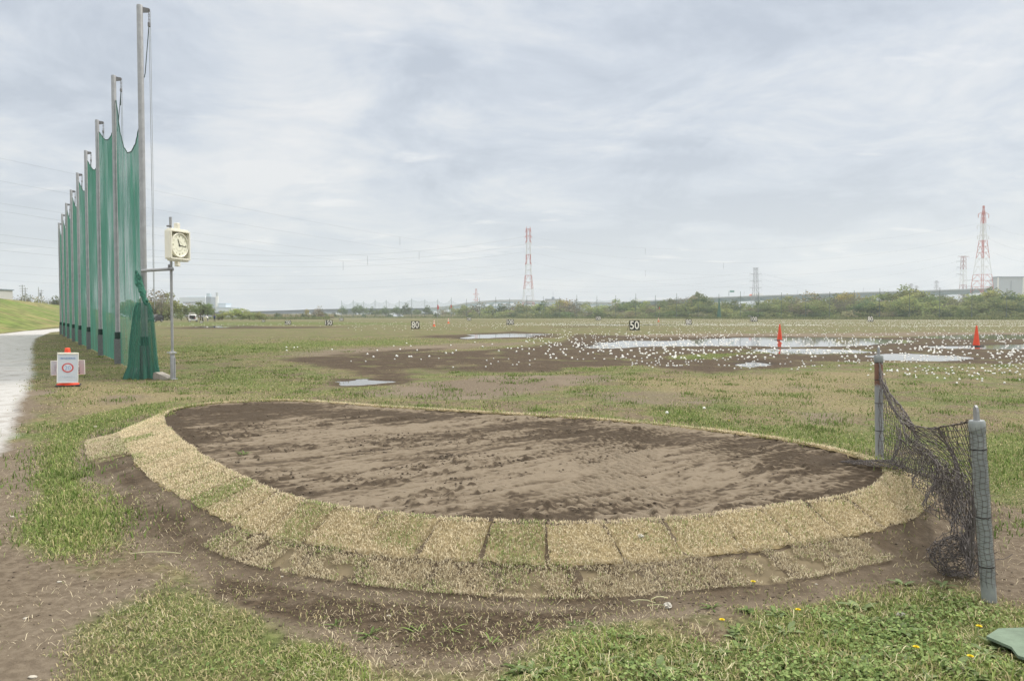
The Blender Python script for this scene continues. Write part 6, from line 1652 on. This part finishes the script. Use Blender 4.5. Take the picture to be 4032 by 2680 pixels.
# ------------------------------------------------------------------ buildings
def wall_building(name, label, x0, x1, ytop, Y, m, extra=None, roof=None, depth=30):
    p0, p1 = at_y(x0, ytop, Y), at_y(x1, ytop, Y); root = empty(name, ((p0[0] + p1[0]) / 2, Y, 0), label=label, cat='building'); w = p1[0] - p0[0]; h = p0[2]
    mb = MB(); mb.box((0, depth / 2, h / 2), (w, depth, h)); mb.build('wall', m, root)
    if roof: mb = MB(); mb.box((0, depth / 2, h + .5), (w + 1.5, depth + 1.5, 1.0)); mb.build('roof', roof, root)
    if extra: extra(root, w, h)
    return root
M_fac = mat('factory_panels', (.62, .68, .74), .6, var=.04, scale=.1); M_slate = mat('slate_panels', (.22, .27, .33), .6, var=.08, scale=.1)
def fac(root, w, h):
    mb = MB(); mb.box((w * .0, -.3, h * .74), (w * .72, .5, 1.3)); mb.build('window', mat('dark_strip', (.13, .16, .20), .4), root)
    mb = MB(); mb.box((-w * .34, -2, h * .50), (9, 5, 5), bev=.3); mb.build('annex', M_white, root); mb = MB(); mb.box((-w * .34, -2, h * .40), (10, 6, 1.2)); mb.build('annex_roof', M_slate, root)
    mb = MB(); mb.box((w * .1, 8, h + 1.0), (w * .7, 10, 2.0), bev=.3); mb.build('roof_unit', M_fac, root)
wall_building('factory', 'pale blue-white factory block with a dark window strip behind the left trees', 413, 473, 685, 1100, M_fac, fac)
def tower_x(root, w, h): mb = MB(); mb.box((-w * .1, 4, h + 2.5), (w * .7, 6, 5)); mb.build('roof_frame', M_pale_blue, root)
wall_building('office_tower', 'slate grey square tower between the factory and the chimney', 474.5, 485.5, 683.5, 1080, M_slate, tower_x, depth=18)
def chimney():
    Y = 1050; p = at_y(500, 682, Y); root = empty('chimney', (p[0], Y, 0), label='tall white factory chimney with a grey cap', cat='chimney'); h = p[2]; w = (at_y(503.3, 682, Y)[0] - at_y(496.6, 682, Y)[0]) / 2
    mb = MB(); mb.lathe([(w * 1.08, 0), (w, h)], n=16); mb.build('shaft', M_white, root, smooth=True); ht = at_y(500, 674, Y)[2]; mb = MB(); mb.lathe([(w * .7, h), (w * .7, ht - 1), (w * .95, ht - .9), (w * .9, ht)], n=14); mb.build('cap', mat('chimney_cap', (.50, .53, .56), .6), root, smooth=True)
chimney()
def shed(root, w, h): mb = MB(); [mb.box((k * w * .16, -.2, h * .45), (w * .08, .4, h * .3)) for k in (-2, -1, 0, 1, 2)]; mb.build('window', M_slate, root)
wall_building('works_hall', 'pale low works hall right of the chimney', 497, 533, 709, 1040, M_fac, shed, M_pale_blue)
wall_building('gabled_hall', 'pale stepped hall just right of the chimney', 503, 520, 700, 1045, M_fac, shed, M_pale_blue, 20)
wall_building('white_depot', 'long cream-white low building above the thicket', 536, 556, 712.5, 900, mat('cream_wall', (.76, .74, .66), .7, var=.04, scale=.1), shed, M_white, 16)
def big(root, w, h):
    mb = MB()
    for s in (-1, 1): mb.box((s * w * .5, -.4, h * .5), (1.4, .6, h))
    mb.build('corner_trim', M_white, root); mb = MB(); mb.box((w * .02, -.3, h * .72), (.5, .4, h * .4)); mb.build('downpipe', M_slate, root)
wall_building('warehouse', 'large grey-blue warehouse block at the right edge', 2299, 2357, 639, 820, mat('grey_blue_panels', (.40, .45, .50), .6, var=.04, scale=.08), big, M_slate, 9)
def pav(root, w, h): mb = MB(); mb.box((-w * .0, 5, h + 2.2), (4, 4, 4)); mb.tube([(0, 5, h + 4), (0, 5, h + 12)], .2, 5); mb.build('roof_mast', M_slate, root); mb = MB(); mb.box((0, -.3, h - 3.0), (w * .94, .5, 1.4)); mb.build('window', mat('dark_glass', (.10, .12, .15), .3), root)
wall_building('flat_roof_block', 'flat dark-roofed building just right of the central tower', 1257, 1292, 690, 1150, mat('grey_wall', (.40, .41, .42), .7), pav, M_slate, 20)
def edge_b():
    Y = levee_spot(0, 30); p = at_y(9, 668, Y); z = at_y(9, 668, Y)[2]; root = empty('house', (p[0] - 6, Y, 0), label='grey flat building on the levee at the left edge', cat='building'); mb = MB(); mb.box((0, 0, z / 2), (12, 8, z)); mb.build('wall', mat('house_wall', (.50, .50, .50), .7), root); mb = MB(); mb.box((0, 0, z + .15), (12.6, 8.6, .3)); mb.build('roof', M_slate, root); mb = MB(); mb.box((4.6, -4.05, z - 2), (1.2, .1, 1.4)); mb.build('window', mat('house_window', (.12, .14, .17), .3), root)
edge_b()

# ------------------------------------------------------------------ pylons
M_red = mat('pylon_red', (.50, .10, .08), .7, var=.08, scale=.3); M_pw = mat('pylon_white', (.70, .71, .72), .7, var=.05, scale=.3); M_pg = mat('pylon_grey', (.25, .26, .31), .7, var=.08, scale=.3); M_pred2 = mat('pylon_dark_red', (.30, .10, .11), .7, var=.08, scale=.3)
def pylon(vx, vtop, Y, widths, bands, arms, label, thick=1.0, step=9.0, name='pylon', inner=False):
    """widths: (height fraction, half width m); bands: (from, to, material, part name); arms: (fraction, half length, side, material, style)"""
    p = at_y(vx, 735, Y); Ht = at_y(vx, vtop, Y)[2]; root = empty(name, (p[0], Y, 0), R(8), label=label, cat='pylon', group='lattice pylons')
    hw = lambda f: float(np.interp(f, [a for a, _ in widths], [b_ for _, b_ in widths]))
    for (f0, f1, m, nm) in bands:
        mb = MB(); n = max(1, int(round((f1 - f0) * Ht / step))); fs = np.linspace(f0, f1, n + 1)
        cor = lambda f: [(sx * hw(f), sy * hw(f), f * Ht) for sx, sy in ((-1, -1), (1, -1), (1, 1), (-1, 1))]
        for a, b_ in zip(fs[:-1], fs[1:]):
            A, B_ = cor(a), cor(b_)
            for k in range(4):
                k2 = (k + 1) % 4
                mb.tube([A[k], B_[k]], .30 * thick, 4, cap=False); mb.tube([B_[k], B_[k2]], .17 * thick, 4, cap=False)
                mid = tuple((np.array(B_[k]) + np.array(B_[k2])) / 2)
                mb.tube([A[k], mid], .12 * thick, 4, cap=False); mb.tube([A[k2], mid], .12 * thick, 4, cap=False)
            if inner:
                for s in (-1, 1): mb.tube([(s * .9, 0, a * Ht), (s * .9, 0, b_ * Ht)], .30 * thick, 4, cap=False)
        mb.build(nm, m, root)
    for (f, ln, side_, m, style) in arms:
        z = f * Ht; w = hw(f); mb = MB()
        for s in ((-1, 1) if side_ == 0 else (side_,)):
            if style == 'flat':
                for y in (-w, w): mb.tube([(s * w, y, z), (s * ln, 0, z + .3)], .22 * thick, 4); mb.tube([(s * w, y, z + 2.2), (s * ln, 0, z + .3)], .18 * thick, 4)
            elif style == 'hook':
                pts = [(s * ln * q, 0, z + 2.6 * math.cos(q * 1.35) - 1.2) for q in np.linspace(0, 1, 7)]; mb.tube(pts, .25 * thick, 5); mb.tube([pts[-1], (pts[-1][0], 0, pts[-1][2] - 3.2)], .35 * thick, 5); mb.tube([(0, 0, z - .8), (s * ln * .8, 0, z - .6)], .15 * thick, 4)
            else:
                mb.tube([(0, 0, z), (s * ln, 0, z + .8)], .28 * thick, 4); mb.tube([(0, 0, z - 1.4), (s * ln * .9, 0, z + .3)], .16 * thick, 4)
            mb.tube([(s * ln, 0, z), (s * ln, 0, z - 2)], .12 * thick, 4)
        mb.build('crossarm', m, root)
    return root, Ht, p
# central red and white
pylon(1217, 527, 720, [(0, 6.2), (.12, 5.2), (.32, 3.9), (.5, 2.6), (.62, 2.0), (1, 1.5)],
      [(0, .17, M_red, 'red_section'), (.17, .32, M_pw, 'white_section'), (.32, .475, M_red, 'red_section'), (.475, .60, M_pw, 'white_section'), (.60, .71, M_red, 'red_section'), (.71, .85, M_pw, 'white_section'), (.85, 1, M_red, 'red_section')],
      [(.995, 2.4, 0, M_red, 'flat'), (.965, 2.8, 0, M_red, 'flat'), (.905, 3.4, 0, M_red, 'flat'), (.845, 2.9, 0, M_red, 'flat'), (.705, 2.8, 0, M_pw, 'flat'), (.655, 2.3, 0, M_red, 'flat'), (.60, 3.0, 0, M_red, 'flat')],
      'tall red and white lattice pylon in the centre above the trees', .74, 6.5)
# tall red and white at the right
pylon(2261, 474, 700, [(0, 7.2), (.3, 6.0), (.48, 4.2), (.62, 2.9), (.78, 1.5), (.9, 1.3), (1, .15)],
      [(0, .22, M_pw, 'white_section'), (.22, .385, M_red, 'red_section'), (.385, .53, M_pw, 'white_section'), (.53, .69, M_red, 'red_section'), (.69, .84, M_pw, 'white_section'), (.84, 1, M_red, 'red_section')],
      [(.93, 5.3, 0, M_red, 'hook'), (.825, 6.2, 0, M_pw, 'hook'), (.735, 5.6, 0, M_pw, 'hook')],
      'tallest red and white pylon near the right edge, with three hooked arms', .70, 6.0, inner=True)
pylon(2217, 590, 1000, [(0, 6), (.1, 4.4), (.3, 3.3), (.6, 2.6), (1, 2.0)],
      [(0, .08, M_pred2, 'red_section'), (.08, .31, M_pw, 'white_section'), (.31, .53, M_pred2, 'red_section'), (.53, .78, M_pw, 'white_section'), (.78, 1, M_pred2, 'red_section')],
      [(.99, 8, 0, M_pred2, 'bar'), (.91, 10, -1, M_pg, 'bar'), (.81, 9.5, -1, M_pg, 'bar'), (.70, 10, -1, M_pg, 'bar'), (.60, 13, 1, M_pg, 'bar'), (.50, 13, 1, M_pg, 'bar'), (.39, 13, 1, M_pg, 'bar'), (.24, 9, 0, M_pg, 'bar'), (.18, 9, 0, M_pg, 'bar')],
      'shorter red and white pylon with staggered arms, left of the tallest one', .8, 6.0)
pylon(1740, 617, 830, [(0, 5.2), (.3, 3.4), (.6, 2.2), (1, 1.5)], [(0, 1, M_pg, 'lattice')], [(.985, 3.4, 0, M_pg, 'bar'), (.87, 7.0, 0, M_pg, 'bar'), (.73, 7.0, 0, M_pg, 'bar'), (.59, 7.0, 0, M_pg, 'bar'), (.42, 5, 0, M_pg, 'bar'), (.35, 5, 0, M_pg, 'bar'), (.27, 5, 0, M_pg, 'bar')], 'grey lattice pylon rising behind the viaduct at the right', .62, 5.0)
pylon(1097, 665, 1500, [(0, 5), (.5, 2.5), (1, 1.2)], [(0, .45, M_pw, 'white_section'), (.45, .75, M_red, 'red_section'), (.75, 1, M_red, 'red_section')], [(.8, 6, 0, M_red, 'bar'), (.6, 6, 0, M_red, 'bar')], 'tiny red and white pylon behind the bridge hump', 1.2, 9)
for vx_, vt, lab in [(2156, 646, 'third tiny grey pylon from the right, above the tall round tree'), (2098, 653, 'tiny grey pylon left of the tall round tree'), (2110, 658, 'tiniest grey pylon by the tall round tree'), (2282, 643, 'small grey pylon just right of the tallest pylon')]:
    pylon(vx_, vt, 1500, [(0, 5), (.5, 2.6), (1, 1.6)], [(0, 1, M_pg, 'lattice')], [(.95, 6, 0, M_pg, 'bar'), (.8, 7, 0, M_pg, 'bar'), (.66, 7, 0, M_pg, 'bar')], lab, 1.0, 9)
# utility poles on the levee
M_conpole = mat('utility_pole_grey', (.40, .41, .43), .8, var=.1, scale=2); M_trans = mat('transformer_grey', (.27, .29, .32), .6, var=.1)
for vx_, vt, vb, kind, lab in [(52, 659, 690, 0, 'with three crossarms, leftmost of them'), (98 * .978, 667, 690, 1, 'with a transformer, second from the left'), (151 / S * 1.0 + 0, 665, 700, 2, 'thin one without a crossarm'), (95 + 1.0, 669, 700, 1, 'with a large transformer, rightmost of them')]:
    pass
for vx_, vt, kind, lab in [(52, 656, 0, 'with three crossarms, leftmost of them'), (98 * 1.0 + 0, 0, 9, ''), (58.5 * 1.0, 662, 0, 'behind the first, with small crossarms'), (57 + 0.0, 0, 9, ''), (89, 661, 2, 'thin and bare, beside the transformer pole'), (95.5, 667, 1, 'with a grey transformer drum')]:
    if kind == 9: continue
    Y = levee_spot(vx_, 22); X = at_y(vx_, 690, Y)[0]; zt = at_y(vx_, vt, Y)[2]
    root = empty('utility_pole', (X, Y, 4.4), label='utility pole on the levee ' + lab, cat='utility pole', group='utility poles on the levee'); h = zt - 4.4
    mb = MB(); mb.tube([(0, 0, 0), (0, 0, h)], [.16, .10], 8); mb.build('pole', M_conpole, root, smooth=True)
    if kind < 2:
        mb = MB(); [mb.box((0, -.1, h - .4 - .7 * k), (1.7 - .2 * k, .1, .1)) for k in range(3 if kind == 0 else 2)]; [mb.lathe([(.05, 0), (.05, .2)], (s * .7, -.1, h - .36), 6) for s in (-1, 0, 1)]; mb.build('crossarm', M_trans, root)
    if kind == 1: mb = MB(); mb.lathe([(.3, h - 2.2), (.34, h - 2.1), (.34, h - 1.2), (.2, h - 1.0)], (.0, -.4, 0), 12); mb.build('transformer', M_trans, root, smooth=True)

# ------------------------------------------------------------------ power cables
M_wire = mat('cable_grey', (.16, .17, .19), .7)
def cable(a, b_, sag, rad, label, group, drop=None):
    pts = []
    for t in np.linspace(0, 1, 40):
        p = np.array(a) * (1 - t) + np.array(b_) * t; p[2] -= sag * 4 * t * (1 - t); pts.append(tuple(p))
    mb = MB(); mb.tube(pts, rad * .5, 4); root = mb.build('power_cable', M_wire); tag(root, label, 'cable', group)
    if drop:
        s = MB()
        for t in drop: i = int(t * 39); x, y, z = pts[i]; s.tube([(x, y, z), (x, y, z - 5.5)], .10, 4)
        s.build('spacer', M_wire, root)
Yc = 720; left_n = []
for k, vy in enumerate((545, 563, 580)):
    a = at_y(1209, vy, Yc); b_ = at_y(-250, 505 + 22 * k, 420); cable(a, b_, 19 - 2 * k, .11, 'upper power cable running left from the central pylon, one of three', 'upper power cables to the left')
for k, vy in enumerate((604, 618, 632)):
    a = at_y(1209, vy, Yc); b_ = at_y(-250, 590 + 18 * k, 420); cable(a, b_, 12, .07, 'lower faint power cable running left from the central pylon, one of three', 'lower power cables to the left')
for k, (v0, v1) in enumerate(((343, 585), (398, 605), (452, 622), (470, 640))):
    a = at_y(-100, v0, 260); b_ = at_y(1205, v1, Yc); cable(a, b_, 4, .055, 'faint power cable crossing the sky above the clock, one of four', 'overhead cables at the left', drop=[(.57, .62, .50, .45)[k]])
for k, (v0, v1) in enumerate(((548, 513), (565, 545), (582, 573), (604, 590))):
    a = at_y(1226, v0, Yc); b_ = at_y(2255 if k % 2 else 2266, v1, 700); cable(a, b_, 17 + 3 * k, .065, 'faint sagging power cable between the central pylon and the tallest right pylon, one of four', 'cables between the two tall pylons', drop=[(.26, .45)[k % 2]] if k < 3 else None)
for k, vy in enumerate((627, 641, 654)):
    a = at_y(1730, vy, 830); b_ = at_y(1217, 640 + 12 * k, 900); cable(a, b_, 7, .08, 'power cable running left from the grey pylon, one of three', 'cables left of the grey pylon')
    a = at_y(1750, vy, 830); b_ = at_y(2215, 618 + 14 * k, 1000); cable(a, b_, 22, .08, 'power cable running right from the grey pylon, one of three', 'cables right of the grey pylon')
for k, (v0, v1) in enumerate(((512, 560), (545, 600), (572, 625))):
    cable(at_y(2270, v0, 700), at_y(2500, v1 - 30, 520), 8, .06, 'faint cable running right from the tallest pylon, one of three', 'cables at the right edge')

# ------------------------------------------------------------------ cars and people far off at the left
M_glass = mat('car_glass', (.02, .022, .025), .15, spec=.6)
def car(vx, vb, label, m, rz, hatch, h=1.75):
    p = at_z(vx, vb); root = empty('parked_car', (p[0], p[1], 0), rz, label=label, cat='car', group='cars parked at the far left')
    L_, Wd = 4.2, 1.72
    prof = [(-L_ / 2, .35), (-L_ / 2, .85), (-L_ / 2 + .15, 1.0), (-L_ / 2 + 1.05, 1.08), (-L_ / 2 + 1.75, h - .06), (-L_ / 2 + 2.2, h), (L_ / 2 - .5, h - .02), (L_ / 2 - .12, h - .25), (L_ / 2, 1.0), (L_ / 2, .38), (L_ / 2 - .1, .3), (-L_ / 2 + .1, .28)]
    mb = MB(); n = len(prof); vs = []
    for s, k in ((-1, .88), (-1, 1), (1, 1), (1, .88)):
        for x, z in prof: vs.append((x, s * Wd / 2 * (1 if k == 1 else .86 if z > 1.1 else .96), z if k == 1 and z < 1.2 else z))
    fs = [tuple(range(n)), tuple(range(3 * n, 4 * n))]
    for q in range(3):
        for i in range(n): fs.append((q * n + i, q * n + (i + 1) % n, (q + 1) * n + (i + 1) % n, (q + 1) * n + i))
    mb.add(vs, fs); mb.build('body', m, root, smooth=True)
    for sx in (-1.35, 1.3):
        for sy in (-1, 1):
            mb = MB(); mb.tube([(sx, sy * .68, .31), (sx, sy * .88, .31)], .31, 14); w = mb.build('wheel', M_rubber, root); mb = MB(); mb.tube([(sx, sy * .85, .31), (sx, sy * .895, .31)], .18, 10); mb.build('rim', M_galv, w)
    for sy in (-1, 1):
        mb = MB(); mb.prism([(-.25, sy * .865, 1.10), (1.75, sy * .865, 1.10), (1.6, sy * .80, h - .15), (.15, sy * .80, h - .12)], (0, 0, 0), (0, sy * .015, 0)); mb.build('side_window', M_glass, root)
    mb = MB(); mb.prism([(-L_ / 2 + 1.06, -.70, 1.12), (-L_ / 2 + 1.06, .70, 1.12), (-L_ / 2 + 1.70, .62, h - .12), (-L_ / 2 + 1.70, -.62, h - .12)], (0, 0, 0), (-.02, 0, .012)); mb.build('windscreen', M_glass, root)
    if hatch:
        mb = MB(); mb.box((L_ / 2 + .005, 0, 1.08), (.04, 1.30, .86), bev=.015); mb.build('boot_opening', M_glass, root)
        mb = MB(); mb.prism([(L_ / 2 - .35, -.72, h + .02), (L_ / 2 - .35, .72, h + .02), (L_ / 2 + .55, .66, h + .42), (L_ / 2 + .55, -.66, h + .42)], (0, 0, 0), (0, 0, .07)); mb.build('tailgate', m, root)
    else:
        mb = MB(); mb.box((-L_ / 2 - .005, 0, .66), (.03, .9, .22)); mb.build('grille', M_galv, root)
    for sy in (-.62, .62): mb = MB(); mb.box(((L_ / 2 + .01) if hatch else (-L_ / 2 - .01), sy, .92 if hatch else .78), (.05, .3, .16), bev=.02); mb.build('tail_light' if hatch else 'headlight', M_red if hatch else M_white, root)
car(445, 741, 'white hatchback with its tailgate raised, beside a person', mat('car_white', (.80, .81, .82), .25, spec=.6), R(-72), True)
car(357, 741.5, 'dark car parked facing the range, left of the white hatchback', mat('car_black', (.022, .022, .026), .25, spec=.6), R(80), False)
def person(vx, vb, label, shirt, trousers, bend, rz, hat=None):
    p = at_z(vx, vb); J = {}
    lean = bend
    hip = np.array([0, 0, .92]); sh = hip + np.array([math.sin(lean) * .50, 0, math.cos(lean) * .50]); neck = sh + np.array([math.sin(lean) * .08, 0, math.cos(lean) * .08]); head = neck + np.array([math.sin(lean * .7) * .13, 0, math.cos(lean * .7) * .13]); crown = head + np.array([math.sin(lean * .7) * .12, 0, math.cos(lean * .7) * .12])
    pts = [hip, sh, neck, head, crown]; ra = [.15, .16, .055, .095, .06]; ed = [(0, 1), (1, 2), (2, 3), (3, 4)]
    mid = (hip + sh) / 2; pts.append(mid); ra.append(.145); ed.remove((0, 1)); ed += [(0, 5), (5, 1)]
    for s in (-1, 1):
        b0 = len(pts); kn = np.array([.05, s * .12, .48]); an = np.array([-.02, s * .13, .07]); toe = np.array([.14, s * .14, .03])
        pts += [hip + [0, s * .09, -.05], kn, an, toe]; ra += [.10, .065, .045, .035]; ed += [(0, b0), (b0, b0 + 1), (b0 + 1, b0 + 2), (b0 + 2, b0 + 3)]
        b0 = len(pts); a0 = sh + [0, s * .19, -.02]; el = a0 + [.08 + .1 * math.sin(lean), s * .03, -.27]; wr = el + [.12, 0, -.22]; hd = wr + [.03, 0, -.09]
        pts += [a0, el, wr, hd]; ra += [.06, .045, .034, .032]; ed += [(1, b0), (b0, b0 + 1), (b0 + 1, b0 + 2), (b0 + 2, b0 + 3)]
    me = bpy.data.meshes.new('person'); me.from_pydata([tuple(map(float, q)) for q in pts], ed, []); o = bpy.data.objects.new('person', me); link(o)
    o.modifiers.new('skin', 'SKIN'); 
    for i, v in enumerate(me.skin_vertices[0].data): v.radius = (ra[i], ra[i] * (.78 if i in (0, 1, 5) else 1)); v.use_root = (i == 0)
    o.modifiers.new('sub', 'SUBSURF').levels = 1
    bpy.context.view_layer.update(); dg = bpy.context.evaluated_depsgraph_get(); m2 = bpy.data.meshes.new_from_object(o.evaluated_get(dg)); o.modifiers.clear(); o.data = m2; m2.name = 'person'
    bpy.data.meshes.remove(me)
    skin = M_skin
    m2.materials.clear()
    for x in (skin, shirt, trousers): m2.materials.append(x)
    ax = (sh - hip) / .5
    for f in m2.polygons:
        c = np.array(f.center) - hip; t = c @ ax
        f.material_index = 2 if (f.center.z < .95 and t < .02) else 0 if (t > .56 or (f.center.z < .75 and abs(f.center.y) > .17 and f.center.x > .1)) else 1
        f.use_smooth = True
    o.location = p; o.rotation_euler = (0, 0, rz); tag(o, label, 'person', 'people at the far left')
    hm = MB(); hm.lathe([(.098, -.01), (.105, .05), (.08, .11), (.02, .135)], n=12); h = hm.build('hair' if hat is None else 'cap', hat or M_hair, o, smooth=True); h.location = tuple(head + np.array([-.01, 0, -.005]))
M_skin = mat('skin', (.48, .30, .22), .6, var=.06); M_hair = mat('dark_hair', (.02, .017, .015), .6)
M_navy = mat('navy_cloth', (.03, .06, .16), .85, var=.15); M_dkc = mat('dark_cloth', (.03, .03, .035), .85, var=.15); M_whc = mat('white_cloth', (.72, .72, .70), .85, var=.08); M_grc = mat('grey_cloth', (.28, .28, .29), .85, var=.1)
person(494.5, 741, 'person standing in navy jacket and dark trousers, right of the others', M_navy, M_dkc, .06, R(-100))
person(479, 741, 'person in white shirt bending forward, between the car and the standing walker', M_whc, M_grc, .75, R(150), M_whc)
person(437, 741.5, 'person in dark top and pale trousers standing at the left of the white car', M_dkc, M_whc, .15, R(10))
M_stake = mat('stake', (.55, .55, .52), .7)
def bagstand():
    p = at_z(468, 739.5); root = empty('golf_bag', p, .3, label='dark leaning golf bag standing by the white car', cat='golf bag'); mb = MB(); mb.tube([(0, 0, 0), (-.25, 0, 1.25)], [.17, .2], 10); mb.build('bag', M_dkc, root, smooth=True); mb = MB(); mb.tube([(-.2, .1, 1.0), (.45, .25, 0)], .02, 5); mb.tube([(-.2, -.1, 1.0), (.45, -.25, 0)], .02, 5); mb.build('stand', M_stake, root)
bagstand()

# ------------------------------------------------------------------ hazy air
def haze():
    m = bpy.data.materials.new('hazy_air'); m.use_nodes = True; nt = m.node_tree; nt.nodes.clear()
    out = nt.nodes.new('ShaderNodeOutputMaterial'); v = nt.nodes.new('ShaderNodeVolumePrincipled')
    v.inputs['Color'].default_value = (.90, .95, 1.0, 1); v.inputs['Density'].default_value = HAZE; v.inputs['Anisotropy'].default_value = .2
    nt.links.new(v.outputs[0], out.inputs['Volume'])
    mb = MB(); mb.box((0, 0, 64), (3560, 3560, 132)); o = mb.build('haze', m); tag(o, 'thin pale haze over the plain', kind='stuff')
HAZE = 0.0003
if HAZE > 0: haze()
